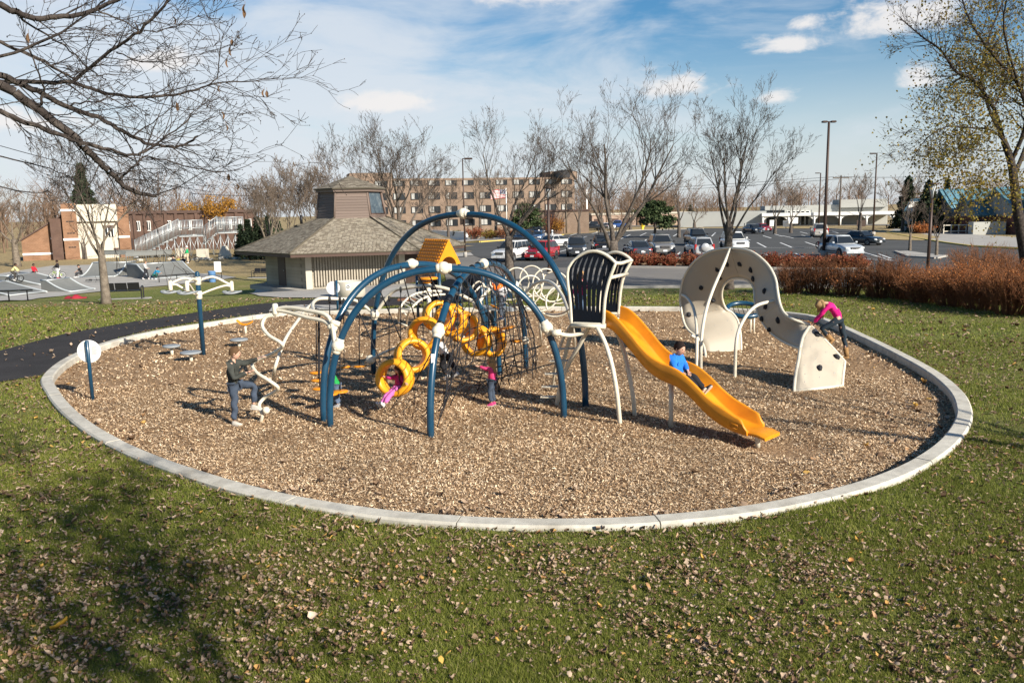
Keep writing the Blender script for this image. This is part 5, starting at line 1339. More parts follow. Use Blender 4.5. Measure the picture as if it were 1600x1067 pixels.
MB().lathe([(0,-.012),(.255,-.012),(.26,-.006),(.26,.006),(.255,.012),(0,.012)], (0,.062,zc), 32, (0,1,0), False).obj('sign_disc', M_['white'], sg)
tx = MB()
for k in range(9): tx.box((.12+.02*math.sin(k*2.2), .048, zc+.11-k*.022), (.13-.03*((k*7) % 3)/3, .002, .013))
tx.obj('print_line', M_['print'], sg)
MB().box((-.16,.048,zc+.03),(.06,.002,.014)).obj('red_mark', mat('red print', (.55,.08,.04), .6), sg)
for (x, y, yg, k, lb) in [(269,541,553,.26,'grey round stepping pod furthest left by the navy post'), (299,551,563,.30,'large grey round stepping pod right in front of the navy post'), (374,531,541,.28,'grey round stepping pod just behind the boy in the hooded jacket')]:
    g_ = az(x, yg+1); t = thing('stepping_pod', lb, 'stepping pod', g_, 0, 'grey stepping pods on the mulch'); zt = at(x, y, g_[1])[2]
    MB().tube([(0,0,-.05),(0,0,zt-.03)], .05, 10).obj('post', M_['white_pole'], t)
    MB().lathe([(0,-.045),(k*.6,-.045),(k*.95,-.02),(k,.005),(k*.96,.03),(k*.8,.04),(0,.042)], (0,0,zt), 24).obj('pod_top', M_['grey_plastic'], t)
t = thing('saddle_seat', 'small orange saddle seat on a white post near the left far kerb', 'play seat', az(384,522))
g_ = az(384,522); zt = at(384,506,g_[1])[2]
MB().tube([(0,0,-.05),(0,0,zt-.02)], .042, 10).obj('post', M_['white_pole'], t)
rows = []
for u in np.linspace(-1, 1, 11):
    w = .13*(1-.55*max(0, u)**2)*(1-.2*abs(u)); z = zt+.10*u*u-.02+(.04 if u < -.7 else 0)
    rows.append([(u*.27, w*math.cos(a), z+.035*math.sin(a)) for a in np.linspace(0, 2*math.pi, 11)[:-1]])
mb = MB().grid(rows, True, True); mb.add(rows[0], [tuple(range(10))]); mb.add(rows[-1], [tuple(range(10))[::-1]]); mb.obj('seat', M_['orange'], t)

# ------------------------------------------------------------------ small playhouse at the back
ph = thing('playhouse', 'small play structure with an orange studded gable roof at the far side of the mulch', 'playhouse', (-3.2, 29.5, 0))
def pobj(mb, name, m, parent=None):
    o = mb.obj(name, m, ph if parent is None else parent)
    if parent is None: o.matrix_parent_inverse = Matrix.Translation(-ph.location)
    return o
YH = 28.6
gl, gr_, ga = at(683,415,YH), at(720,412,YH), at(701,374,YH)       # gable: left eave, right eave, apex
back = at(646,412,YH+.9)-gl; back2 = at(663,375,YH+.9)-ga
bv = V3(back[0], 1.3, 0)
def _up(q):
    n_ = np.cross(q[1]-q[0], q[2]-q[0]); n_ = n_/np.linalg.norm(n_); return n_ if n_[2] > 0 else -n_
rl = [gl, gl+bv, ga+bv, ga]; rr = [gr_, ga, ga+bv, gr_+bv]
r1 = pobj(MB().slab(rl, .05, _up(rl)), 'roof_slope', M_['orange']); pobj(MB().slab(rr, .05, _up(rr)), 'roof_slope', M_['orange'])
# studs in rows on the roof
e1 = (rl[1]-rl[0]); e2 = (rl[3]-rl[0]); nn = np.cross(e1, e2); nn /= np.linalg.norm(nn)
if nn[2] < 0: nn = -nn
st = MB()
for i in range(10):
    for j in range(8):
        p = rl[0]+e1*((i+.5)/10)+e2*((j+.5)/8); M3 = Matrix((Vector(e1).normalized(), Vector(e2).normalized(), Vector(nn))).transposed()
        st.box(p+nn*.02, (.07, .06, .07), M=M3)
o = st.obj('stud', M_['orange'], r1)
ft = MB().tube([gl+V3(0,-.02,-.05), gr_+V3(0,-.02,-.05)], .04, 6)
# gable with an arched opening
mid = (gl+gr_)/2; hw = np.linalg.norm(gr_-gl)/2*.62; ux = (gr_-gl)/np.linalg.norm(gr_-gl)
arc = [mid+ux*hw*math.cos(a)+V3(0,0,hw*1.15*math.sin(a)-.02) for a in np.linspace(0, math.pi, 13)]
outer = [gr_+V3(0,0,-.06), gr_+V3(0,0,.02)]; 
poly_o = [lerp(gr_, ga, t) for t in np.linspace(0, 1, 7)]+[lerp(ga, gl, t) for t in np.linspace(0, 1, 7)][1:]
mb = MB(); mb.grid([[p+V3(0,-.03,0) for p in poly_o], [p+V3(0,-.03,0) for p in arc]], False); mb.grid([[p+V3(0,.03,0) for p in arc], [p+V3(0,.03,0) for p in poly_o]], False)
mb.grid([[p+V3(0,-.03,0) for p in arc], [p+V3(0,.03,0) for p in arc]], False); mb.grid([[p+V3(0,.03,0) for p in poly_o], [p+V3(0,-.03,0) for p in poly_o]], False)
pobj(mb, 'gable', M_['yellow']); 
mb2 = MB(); mb2.v = [tuple(np.array(v)+bv) for v in mb.v]; mb2.f = mb.f; mb2.sm = mb.sm; pobj(mb2, 'gable', M_['yellow'])
for p in (gl+V3(.06,.06,0), gr_+V3(-.06,.06,0), gl+bv+V3(.06,-.06,0), gr_+bv+V3(-.06,-.06,0)): pobj(MB().tube([(p[0],p[1],-.05),(p[0],p[1],p[2]+.05)], .05, 8), 'post', M_['navy'])
zd = 1.0
pobj(MB().prism([(gl[0],gl[1]),(gr_[0],gr_[1]),(gr_[0]+bv[0],gr_[1]+bv[1]),(gl[0]+bv[0],gl[1]+bv[1])], zd-.06, zd), 'deck', M_['navy_panel'])
for (x0, x1, y0, y1, Y, nm) in [(690,718,442,470,28.6,'panel'), (722,752,430,472,29.2,'panel'), (655,684,438,470,29.6,'panel')]:
    q = [at(x0,y1,Y), at(x1,y1,Y), at(x1,y0,Y)]; top = [at(x0+(x1-x0)*t, y0-6*math.sin(math.pi*t), Y) for t in np.linspace(1, 0, 7)][1:]
    pobj(MB().slab(q+top, .03), nm, M_['navy_panel'])
for (x, y0, y1, Y) in [(752,424,482,28.8), (768,430,505,28.6), (772,434,500,29.4), (787,430,505,28.6), (759,432,488,29.4)]:
    a_ = at(x, y0, Y); pobj(MB().tube([(a_[0],a_[1],-.05),(a_[0],a_[1],a_[2])], .05, 8), 'post', M_['navy'])
q = [at(768,462,28.5), at(800,466,28.2), at(800,446,28.2), at(768,440,28.5)]; pobj(MB().slab(q, .05), 'panel', M_['navy'])
q = [at(752,484,28.5), at(800,487,28.0), at(800,481,28.0), at(752,478,28.5)]; pobj(MB().slab(q, .3), 'step_deck', M_['grey_plastic'])
a_ = at(669,435,28.2); pobj(MB().tube([(a_[0],a_[1],-.05),(a_[0],a_[1],a_[2]-.05)], .075, 10), 'stool_post', M_['white_pole'])
pobj(MB().lathe([(0,0),(.3,0),(.34,.04),(.3,.08),(0,.08)], a_+V3(0,0,-.04), 16), 'table_top', M_['orange']); pobj(MB().lathe([(0,0),(.14,0),(.18,.05),(0,.07)], a_+V3(-.05,0,-.16), 12), 'table_bracket', M_['orange'])
for P in ([at(742,470,27.8), at(738,450,28), at(748,440,28), at(757,446,28)], [at(742,456,27.8), at(752,447,28), at(762,450,28)]): pobj(MB().tube(spline(P, 5), .03, 7), 'grab_rail', M_['white_pole'])
# brown bench-like balance beam and small wiggle ladder beside it
t = thing('wiggle_ladder', 'low white arched ladder with wavy rungs behind the yellow rings', 'ladder', (-4.4, 26.5, 0))
def sobj(mb, name, m):
    o = mb.obj(name, m, t); o.matrix_parent_inverse = Matrix.Translation(-t.location); return o
A_ = spline([az(623,506,-.05), at(624,485,26.2), at(634,469,26.4), at(650,459,26.7), at(672,455,27.2), at(690,455,27.6)], 6)
B_ = spline([az(635,512,-.05), at(638,490,25.7), at(648,476,25.9), at(662,466,26.2), at(680,461,26.8), at(695,460,27.2)], 6)
sobj(MB().tube(A_, .035, 8), 'rail', M_['white_pole']); sobj(MB().tube(B_, .035, 8), 'rail', M_['white_pole'])
P = []
for i in range(4, len(A_)-2): P.append(A_[i] if (i//2) % 2 else B_[i]); 
sobj(MB().tube(spline(P, 4), .024, 6), 'wavy_rung', M_['white_pole']); sobj(MB().tube([at(623,504,26), at(636,509,25.7)], .024, 6), 'rung', M_['white_pole'])
t = thing('play_bench', 'low brown bench on the mulch beside the wavy white ladder', 'bench', az(662,487))
MB().bbox((0,0,.52),(2.1,.4,.1),.02).obj('seat', mat('brown bench board', (.16,.075,.04), .6, var=.2, vscale=3), t)
for s_ in (-.8,.8): MB().tube([(s_,0,-.05),(s_,0,.47)], .04, 8).obj('leg', M_['black_metal'], t)
# blue net ring climber behind the wall
g_ = az(1162,519); t = thing('ring_seat', 'navy padded ring seat on white legs seen through the climbing wall', 'play seat', g_)
zr = at(1165,484,g_[1])[2]
P = [V3(.55*math.cos(a)-.0, .42*math.sin(a), zr+.17*math.sin(a)) for a in np.linspace(0, 2*math.pi, 33)[:-1]]
MB().tube(P, .075, 10, True).obj('padded_ring', M_['navy'], t)
MB().tube([P[2]+V3(-.04,0,.0), P[3], P[4]+V3(.02,0,0)], .085, 10).obj('orange_band', M_['orange'], t)
MB().tube([P[28], P[29]], .083, 10).obj('green_band', mat('green tape', (.05,.35,.12), .5), t)
for (x, y) in ((.12,-.35),(.22,-.38),(-.35,-.2)): MB().tube([(x,y,-.05),(x,y,zr-.14)], .03, 8).obj('leg', M_['white_pole'], t)
nt = MB()
for k in range(7):
    x = -.45+.15*k; h_ = .42*math.sqrt(max(0, 1-(x/.55)**2)); nt.tube([V3(x,-h_,zr-.17*h_/.42), V3(x,0,zr-.12), V3(x,h_,zr+.17*h_/.42)], .012, 5)
nt.obj('net_seat', M_['rope'], t)
# ------------------------------------------------------------------ vehicles
CAR_MAT = {}
def paint(name, c):
    if name not in CAR_MAT: CAR_MAT[name] = mat('car paint '+name, c, .25, .25, .5, coat=.7, var=.03, vscale=1)
    return CAR_MAT[name]
red_l = mat('tail lamp red', (.35,.02,.02), .25, 0, .5); clear_l = mat('head lamp', (.6,.62,.62), .12, .3, .6); chrome = mat('chrome trim', (.55,.55,.56), .2, .9, .5)
plate_m = mat('licence plate', (.62,.64,.66), .5); trim_m = mat('dark car trim', (.03,.03,.032), .6)
SPEC = {  # L, W, H, ground clearance, hood z, belt z, hood base x, roof front x, roof rear x, rear glass base x, rear deck z
 'suv':   (4.6,1.82,1.74,.26,1.02,1.08, 1.02,.30,-1.85,-2.18,1.06),
 'sedan': (4.6,1.78,1.43,.19,.86,.92, 1.0,.25,-1.05,-1.72,.95),
 'pickup':(5.3,1.9,1.80,.32,1.10,1.14, 1.25,.55,-.65,-.85,1.14),
 'van':   (4.9,1.9,1.76,.2,1.0,1.06, 1.55,.70,-2.0,-2.3,1.04)}
def car(kind, label, col, px, by, head, rear=False, extras=(), gz=None, far=None, k=1.0):
    L, W, Hh, gc, hz, bz, xh, xf, xr, xg, dz = SPEC[kind]; w = W/2
    g = gr(px, by) if far is None else V3(*(at(px, by, far)[:2]), gz)
    hd = R(head); f = V3(math.cos(hd), math.sin(hd), 0)
    view = g[:2]/np.linalg.norm(g[:2]); s_ = f[:2]@view
    g = g+V3(*view, 0)*(abs(s_)*L/2*.86+math.sqrt(max(0, 1-s_*s_))*W*.45)
    t = thing({'pickup': 'pickup_truck', 'van': 'minivan'}.get(kind, 'parked_car'), label, 'truck' if kind == 'pickup' else 'car', (g[0], g[1], H(g[0], g[1])+.045 if gz is None else gz), hd, 'parked vehicles'); t.scale = (k, k, k)
    m = paint(*col)
    # lower body: stations from nose to tail
    fl, rl_ = L/2, -L/2
    st = [(fl, .55, .38, .62), (fl-.06, .80, gc+.05, hz-.24), (fl-.22, .93, gc, hz-.12), (fl-.6, 1, gc, hz-.03), (xh+.05, 1, gc, hz+.04), (xh-.4, 1, gc, bz), (0, 1.0, gc, bz), (xr, 1, gc, bz), (xg, .99, gc, dz),
          (rl_+.2, .96, gc+.03, dz-.02), (rl_+.05, .9, gc+.12, dz-.1), (rl_, .8, .42, dz-.25)]
    rows = []
    for x, kw, zb, zt in st:
        ww = w*kw; hgt = zt-zb
        rows.append([(x,-ww*.9,zb),(x,-ww*.98,zb+hgt*.15),(x,-ww,zb+hgt*.45),(x,-ww*.98,zb+hgt*.72),(x,-ww*.93,zt-.03),(x,-ww*.8,zt),(x,ww*.8,zt),(x,ww*.93,zt-.03),(x,ww*.98,zb+hgt*.72),(x,ww,zb+hgt*.45),(x,ww*.98,zb+hgt*.15),(x,ww*.9,zb)])
    mb = MB().grid(rows, True, True); mb.add(rows[0], [tuple(range(12))]); mb.add(rows[-1], [tuple(range(12))[::-1]])
    # greenhouse
    wb, wr = w*.93, w*.74; zr = Hh
    base = [(xh-.1,wb*.9),(xh-.45,wb),(xg+.1,wb),(xg,wb*.88)]; roof = [(xf+.08,wr*.86),(xf-.15,wr),(xr+.12,wr),(xr,wr*.9)]
    ringf = lambda pts, z: [(x, -y, z) for x, y in pts]+[(x, y, z) for x, y in pts[::-1]]
    r0, r1, r2 = ringf(base, bz-.03), ringf(roof, zr-.07), ringf([(x*.98 if abs(x) > .01 else x, y*.9) for x, y in roof], zr)
    mb.grid([r0, r1, r2], True, True); mb.add(r2, [tuple(range(8))])
    body = mb.obj('body', m, t)
    # glass, each pane proud of the shell
    def pane(q, nm, off=.012):
        q = [np.array(p) for p in q]; n_ = np.cross(q[1]-q[0], q[2]-q[0]); n_ /= np.linalg.norm(n_); c = sum(q)/len(q)
        if n_@(c-V3(-.5,0,.9)) < 0: n_ = -n_
        c0 = c; q = [c0+(p-c0)*.92+n_*off for p in q]
        MB().slab(q, .02, n_).obj(nm, M_['glass'], t)
    B = [np.array(p) for p in r0]; T_ = [np.array(p) for p in r1]
    Q = lambda i, j: [B[i], B[j], T_[j], T_[i]]
    lift = V3(0,0,.06)
    pane([B[0]+lift, B[7]+lift, T_[7], T_[0]], 'windscreen'); pane([B[3]+lift, B[4]+lift, T_[4], T_[3]], 'rear_window')
    for (i, j) in ((1, 2), (6, 5)):
        for u0, u1 in ((.0, .36), (.36, .70), (.70, 1.0)) if kind in ('suv', 'van') else ((.0, .5), (.5, 1.0)):
            q = [lerp(B[i], B[j], u0)+lift, lerp(B[i], B[j], u1)+lift, lerp(T_[i], T_[j], u1), lerp(T_[i], T_[j], u0)]; pane(q, 'side_window')
    for (i, j) in ((0, 1), (7, 6)): pane([B[i]+lift, B[j]+lift, T_[j], T_[i]], 'side_window')
    # wheels
    wr_ = .36 if kind != 'sedan' else .32; xw = L/2-.9
    for x in (xw, -L/2+.95):
        for s in (-1, 1):
            MB().lathe([(0,.0),(wr_+.085,.0),(wr_+.07,.018),(0,.02)], (x, s*(w-.012), wr_+.02), 20, (0,s,0), False).obj('wheel_arch_shade', trim_m, t)  # flat black disc stands in for the shaded opening around the tyre
            wo = MB().lathe([(wr_*.62,-.12),(wr_*.95,-.12),(wr_,-.08),(wr_,.03),(wr_*.95,.06),(wr_*.62,.06)], (x, s*(w-.03), wr_), 20, (0,s,0)).obj('wheel', M_['rubber'], t)
            rim = MB().lathe([(0,.03),(wr_*.2,.035),(wr_*.28,.02),(wr_*.55,.03),(wr_*.64,.06)], (x, s*(w-.03), wr_), 16, (0,s,0)); rim.obj('rim', M_['steel'], wo)
    # lamps, grille, bumpers, plates, mirrors, handles
    for s in (-1, 1):
        MB().bbox((fl-.13, s*w*.70, hz-.24), (.16,.38,.17), .04).obj('headlight', clear_l, t)
        if kind in ('suv', 'van'): MB().bbox((rl_+.12, s*w*.86, dz-.12), (.14,.2,.5), .03).obj('tail_light', red_l, t)
        else: MB().bbox((rl_+.08, s*w*.72, dz-.22), (.12,.36,.17), .03).obj('tail_light', red_l, t)
        MB().bbox((xh-.42, s*(w+.09), bz+.1), (.13,.2,.15), .03).obj('mirror', m if 'dark_mirror' not in extras else trim_m, t)
        for x in (.35,-.75): MB().bbox((x, s*(w*.985), bz-.14), (.18,.03,.035), .008).obj('door_handle', trim_m, t)
        MB().box((-.1, s*(w*1.0), gc+.24), (1.9,.02,.07)).obj('side_moulding', trim_m, t)
    gmb = MB().bbox((fl-.03, 0, hz-.28), (.12, W*.42, .2), .03); o = gmb.obj('grille', trim_m, t)
    for z in (-.05, .0, .05): MB().box((fl+.035, 0, hz-.28+z), (.012, W*.40, .018)).obj('grille_bar', chrome, o)
    MB().bbox((fl-.06, 0, gc+.17), (.2, W*.86, .22), .05).obj('bumper', m if kind != 'pickup' else chrome, t)
    MB().bbox((rl_+.06, 0, gc+.2), (.2, W*.88, .22), .05).obj('bumper', m if kind != 'pickup' else chrome, t)
    MB().box((fl+.045, 0, gc+.2), (.02,.34,.16)).obj('licence_plate', plate_m, t); MB().box((rl_-.05, 0, dz-.38), (.02,.34,.16)).obj('licence_plate', plate_m, t)
    MB().box((fl+.05, 0, gc+.06), (.03, W*.6, .07)).obj('air_intake', trim_m, t)
    if 'rails' in extras:
        for s in (-1, 1): MB().tube([(xf-.2,s*wr*.86,zr+.0),(xf-.3,s*wr*.86,zr+.06),(xr+.3,s*wr*.86,zr+.06),(xr+.2,s*wr*.86,zr+.0)], .022, 5).obj('roof_rail', trim_m, t)
        for x in (xf-.6, xr+.7): MB().tube([(x,-wr*.86,zr+.055),(x,wr*.86,zr+.055)], .018, 5).obj('cross_rail', trim_m, t)
    if 'spare' in extras:
        o = MB().lathe([(0,-.02),(.33,-.02),(.36,.03),(.36,.16),(.32,.2),(0,.21)], (rl_-.02, 0, .93), 22, (-1,0,0)).obj('spare_wheel_cover', paint('silver', (.45,.46,.47)), t)
    if kind == 'pickup':
        MB().box(((xg-.1+rl_+.1)/2, 0, bz+.0), (abs(rl_-xg)-.25, W*.78, .05)).obj('bed_cover', trim_m, t)
        if 'rack' in extras:
            for x in (xg-.2, rl_+.25):
                for s in (-1, 1): MB().tube([(x,s*w*.8,bz),(x,s*w*.8,zr-.02)], .035, 6).obj('rack_post', trim_m, t)
                MB().tube([(x,-w*.8,zr),(x,w*.8,zr)], .035, 6).obj('rack_bar', trim_m, t)
            for s in (-1, 1): MB().tube([(xg-.2,s*w*.8,zr),(rl_+.25,s*w*.8,zr)], .035, 6).obj('rack_bar', trim_m, t)
    return t
BLK, GRY, SIL, WHT = ('black', (.014,.015,.017)), ('dark grey', (.045,.05,.055)), ('silver', (.40,.41,.42)), ('white', (.72,.72,.70))
car('suv','white compact SUV facing us left of the red car by the bare tree', WHT, 800, 411, -118, extras=('rails','dark_mirror'))
car('suv','bright red crossover facing us behind the hooded lamp post', ('red', (.36,.012,.02)), 847, 409, -115, k=.94)
car('pickup','dark blue truck behind the white compact SUV', ('dark blue', (.015,.03,.065)), 818, 383, -60)
car('sedan','mid blue car half hidden at the back of the left group', ('blue', (.05,.12,.25)), 841, 376.5, -100, k=.9)
car('sedan','white sedan with its front to the left beside the red crossover', WHT, 862, 389, -145)
car('suv','charcoal SUV with chrome grille facing us left of the slatted tower', GRY, 901, 402.5, -93, extras=('rails',))
car('pickup','black pickup with a bed rack partly behind the slatted tower', BLK, 941, 399, 88, extras=('rack',))
car('sedan','dark grey sedan with its tail to us right of the slatted tower', ('slate', (.05,.06,.075)), 995, 404.5, 95)
car('suv','silver brown SUV facing us beside the dark sedan', ('pewter', (.22,.215,.205)), 1033, 401, -92, extras=('rails','dark_mirror'), k=1.07)
car('suv','black off-roader standing behind the silver car with the spare wheel', BLK, 1088, 385, -88, extras=('rails',), k=1.05)
car('suv','silver SUV with a covered spare wheel on its tail', SIL, 1091, 404, 91, extras=('rails','spare'), k=.97)
car('suv','white SUV behind the trunk above the climbing wall', WHT, 1147, 393.5, -90, extras=('rails',), k=1.03)
car('sedan','grey sedan parked alone at the far kerb', ('slate', (.05,.06,.075)), 1177, 366, -80)
car('sedan','small red car peeping out behind the far grey sedan', ('red', (.36,.012,.02)), 1191, 362.5, -80, k=.9)
car('van','pale beige minivan with its tail to us beside the tall light pole', ('beige', (.46,.43,.38)), 1280, 371.5, 75)
car('suv','silver SUV facing us at the end of the red shrub bed', ('light silver', (.48,.51,.53)), 1313, 404, -83, extras=('rails',))
car('sedan','black sedan with its nose towards the right end of the car park', ('blue black', (.02,.025,.03)), 1346, 384.5, -62)
car('pickup','black pickup on the far road beyond the kerb', BLK, 928, 354, 180, far=165, gz=-.3)
car('sedan','white sedan on the far road beside the black pickup', WHT, 945, 354, 175, far=168, gz=-.3)
car('pickup','bright blue pickup on the far road behind the twin trunked tree', ('bright blue', (.03,.08,.25)), 965, 352.5, 178, far=172, gz=-.3)
car('suv','black SUV by the annex of the apartment block', BLK, 838, 361, -70, far=140, gz=-.35)
t = thing('yellow_loader', 'small yellow loader beyond the far kerb', 'tractor', V3(*(at(897,352,170)[:2]), -.3)); ye = bpy.data.materials['hydrant yellow']
MB().bbox((0,0,1.0),(2.8,1.5,.9),.15).obj('body', ye, t); MB().bbox((.3,0,1.9),(1.3,1.3,1.0),.15).obj('cab', M_['glass'], t); MB().slab([(-2.4,-.9,.2),(-2.4,.9,.2),(-1.7,.9,.9),(-1.7,-.9,.9)], .3).obj('bucket', ye, t)
for x in (-.9, .9):
    for y in (-.8, .8): MB().lathe([(0,-.15),(.45,-.15),(.5,0),(.45,.15),(0,.15)], (x,y,.5), 14, (0,1,0)).obj('wheel', M_['rubber'], t)
# ------------------------------------------------------------------ people and bicycles
def skin_mesh(V, E, RAD, root=0, sub=2):
    me = bpy.data.meshes.new('skin'); me.from_pydata([tuple(map(float, v)) for v in V], E, []); o = bpy.data.objects.new('skin', me); COL.objects.link(o)
    m = o.modifiers.new('s', 'SKIN'); m.use_smooth_shade = True
    for i, r in enumerate(RAD):
        d = me.skin_vertices[0].data[i]; d.radius = (r[0], r[1]) if isinstance(r, tuple) else (r, r); d.use_root = i == root
    if sub: s = o.modifiers.new('d', 'SUBSURF'); s.levels = sub; s.render_levels = sub
    dg = bpy.context.evaluated_depsgraph_get(); ev = o.evaluated_get(dg); r = bpy.data.meshes.new_from_object(ev)
    v = [tuple(p.co) for p in r.vertices]; f = [tuple(p.vertices) for p in r.polygons]
    bpy.data.objects.remove(o); bpy.data.meshes.remove(me); bpy.data.meshes.remove(r); return v, f
STAND = dict(pelvis=(0,0,.525), waist=(0,0,.61), chest=(0,0,.72), nb=(0,0,.815), neck=(.004,0,.852), head=(.016,0,.925),
    shL=(0,.092,.795), elL=(-.01,.125,.635), wrL=(.03,.125,.485), shR=(0,-.092,.795), elR=(-.01,-.125,.635), wrR=(.03,-.125,.485),
    hipL=(0,.047,.51), knL=(.012,.052,.285), anL=(-.008,.055,.045), toL=(.075,.065,.018), hipR=(0,-.047,.51), knR=(.012,-.052,.285), anR=(-.008,-.055,.045), toR=(.075,-.065,.018))
SKIN = mat('skin', (.52,.31,.22), .55, 0, .35); SKIN_D = mat('brown skin', (.16,.085,.055), .55, 0, .35)
CLOTH = {}
def cloth(c):
    k = tuple(round(x, 3) for x in c)
    if k not in CLOTH: CLOTH[k] = mat('cloth', c, .85, 0, .2, var=.16, vscale=9, bump=.25, bscale=26)
    return CLOTH[k]
EYE = mat('eye', (.02,.015,.012), .2); LIP = mat('lip', (.42,.17,.14), .5)
def fold(p, h):
    q = p/h; return p+h*.0065*V3(math.sin(44*q[2]+11*q[1]), math.sin(37*q[2]+14*q[0]+1.3), .5*math.sin(30*q[0]+22*q[1]))
def person(label, loc, yaw, h, pose, top, bottom, shoes, hair, skin=None, style='short', child=False, look=(0, 0), short_sleeve=False, shorts=False, hood=False, boots=False, group=None, cap=None, hat_c=None, extra_top=1.0, loose=1.0):
    J = {k: np.array(v, float) for k, v in {**STAND, **pose}.items()}
    skin = skin or SKIN; hs = 1.22 if child else 1.0; fat = 1.16 if child else 1.0
    t = thing('person', label, 'person', loc, yaw, group)
    for k in J: J[k] = J[k]*h
    u = h*fat
    names = ['pelvis','waist','chest','nb','neck','shL','elL','wrL','shR','elR','wrR','hipL','knL','anL','hipR','knR','anR','skull']
    up = J['head']-J['neck']; up /= np.linalg.norm(up)
    J['skull'] = J['neck']+up*.03*h
    rad = dict(pelvis=(.078,.062), waist=(.068,.052), chest=(.08,.058), nb=(.045,.04), neck=.030, skull=.030, shL=.036, elL=.026, wrL=.019, shR=.036, elR=.026, wrR=.019, hipL=.06, knL=.038, anL=.024, hipR=.06, knR=.038, anR=.024)
    mid = {}
    edges_n = [('pelvis','waist'),('waist','chest'),('chest','nb'),('nb','neck'),('neck','skull'),('chest','shL'),('shL','elL'),('elL','wrL'),('chest','shR'),('shR','elR'),('elR','wrR'),('pelvis','hipL'),('hipL','knL'),('knL','anL'),('pelvis','hipR'),('hipR','knR'),('knR','anR')]
    sc = lambda r, k: tuple(x*u*k for x in r) if isinstance(r, tuple) else r*u*k
    idx = {n: i for i, n in enumerate(names)}
    v, f = skin_mesh([J[n] for n in names], [(idx[a], idx[b]) for a, b in edges_n], [sc(rad[n], .86) for n in names], 0, 1)
    body = MB(); body.add(v, f, True)
    # head: looks along +x turned by `look` (yaw, pitch)
    hc = J['head']; hr = .066*h*hs
    Rm = Matrix.Rotation(R(look[0]), 3, 'Z') @ Matrix.Rotation(R(look[1]), 3, 'Y')
    q0 = Vector((0,0,1)).rotation_difference(Vector(up)).to_matrix() if up[2] < .8 else Matrix.Identity(3)
    Rm = (q0 @ Rm)
    def hp(p): return np.array(Rm @ Vector(p))*hr+hc
    rows = []; n = 18
    for i in range(13):
        a = math.pi*i/12; z = math.cos(a)*1.22; s_ = math.sin(a); row = []
        for j in range(n):
            b = 2*math.pi*j/n; x, y = s_*math.cos(b)*1.02, s_*math.sin(b)*.82
            if z < 0: k = 1-.22*(-z/1.22)**1.3; y *= k; x = x*(k if x > 0 else k*.86)+.08*(-z)
            if x > 0 and abs(b if b < math.pi else b-2*math.pi) < .3 and -.35 < z < .2: x += .16*(1-abs((z+.18)/.4)) if abs(z+.18) < .4 else 0    # nose
            row.append(hp((x, y, z)))
        rows.append(row)
    body.grid(rows, True, True)
    for s_ in (-1, 1): body.ball(hp((-.02, s_*.84, -.05)), hr*.24, 7, 5, (.8,.4,1.1), Rm)
    # hands
    for s_, side in (('L', 1), ('R', -1)):
        w = J['wr'+s_]; d = w-J['el'+s_]; d /= np.linalg.norm(d); lat = np.cross(d, V3(0,0,1)); ln = np.linalg.norm(lat)
        lat = lat/ln if ln > .2 else V3(0,1,0); nrm = np.cross(lat, d); hl = .052*h*fat
        pal = [w-d*hl*.1, w+d*hl*.45, w+d*hl*.95]
        rows = []
        for p, k in zip(pal, (.55, .85, .8)): rows.append([p+lat*hl*.42*k*math.cos(a)+nrm*hl*.17*math.sin(a) for a in np.linspace(0, 2*math.pi, 9)[:-1]])
        body.grid(rows, True, True); body.add(rows[-1], [tuple(range(8))])
        for q in range(4):
            o_ = (q-1.5)*.22; L_ = hl*(.85, .95, .9, .7)[q]
            b0 = pal[2]+lat*hl*o_; b1 = b0+d*L_*.5-nrm*L_*.12; b2 = b1+d*L_*.35-nrm*L_*.32
            body.tube([b0-d*hl*.15, b1, b2], [hl*.11, hl*.1, hl*.075], 5)
        th = pal[0]+lat*hl*.3*side*-1+d*hl*.25; body.tube([th, th+d*hl*.35-lat*side*hl*.28-nrm*hl*.1, th+d*hl*.7-lat*side*hl*.34-nrm*hl*.25], [hl*.13, hl*.11, hl*.08], 5)
    body.obj('body', skin, t)
    eyes = MB()
    for s_ in (-1, 1): eyes.ball(hp((.90, s_*.32, .04)), hr*.11, 6, 5, (.7,1.1,.8), Rm)
    eo = None
    for s_ in (-1, 1): MB().ball(hp((.90, s_*.32, .04)), hr*.11, 6, 5, (.7,1.1,.8), Rm).obj('eye', EYE, t)
    MB().ball(hp((.93, 0, -.52)), hr*.16, 7, 5, (.5,1.5,.4), Rm).obj('mouth', LIP, t)
    # hair
    if hair is not None:
        hm = cloth(hair); rows = []
        for i in range(9):
            a = (math.pi*.56)*i/8; row = []
            for j in range(18):
                b = 2*math.pi*j/18; front = max(0, math.cos(b)); aa = a*(1-.36*front**1.5); 
                if style != 'short': aa = a*(1.05-.36*front**1.5)
                k = 1.07+.05*math.sin(b*7+i*1.7)*math.sin(i*2.1+b*3)+.02*math.sin(b*13); row.append(hp((math.sin(aa)*math.cos(b)*1.04*k-.03, math.sin(aa)*math.sin(b)*.87*k, math.cos(aa)*1.24*k)))
            rows.append(row)
        hb = MB().grid(rows, True, True)
        if style == 'long':
            down = V3(0,0,-1)
            for j in range(15):
                b = math.pi*(.42+1.16*j/14); p0 = hp((math.cos(b)*.95, math.sin(b)*.86, .25)); p1 = hp((math.cos(b)*1.12, math.sin(b)*.98, -.4)); p2 = p1+down*hr*1.7; p3 = p2+down*hr*rng.uniform(.9, 1.9)
                hb.tube([p0, p1, p2, p3], [hr*.22, hr*.26, hr*.2, hr*.04], 5)
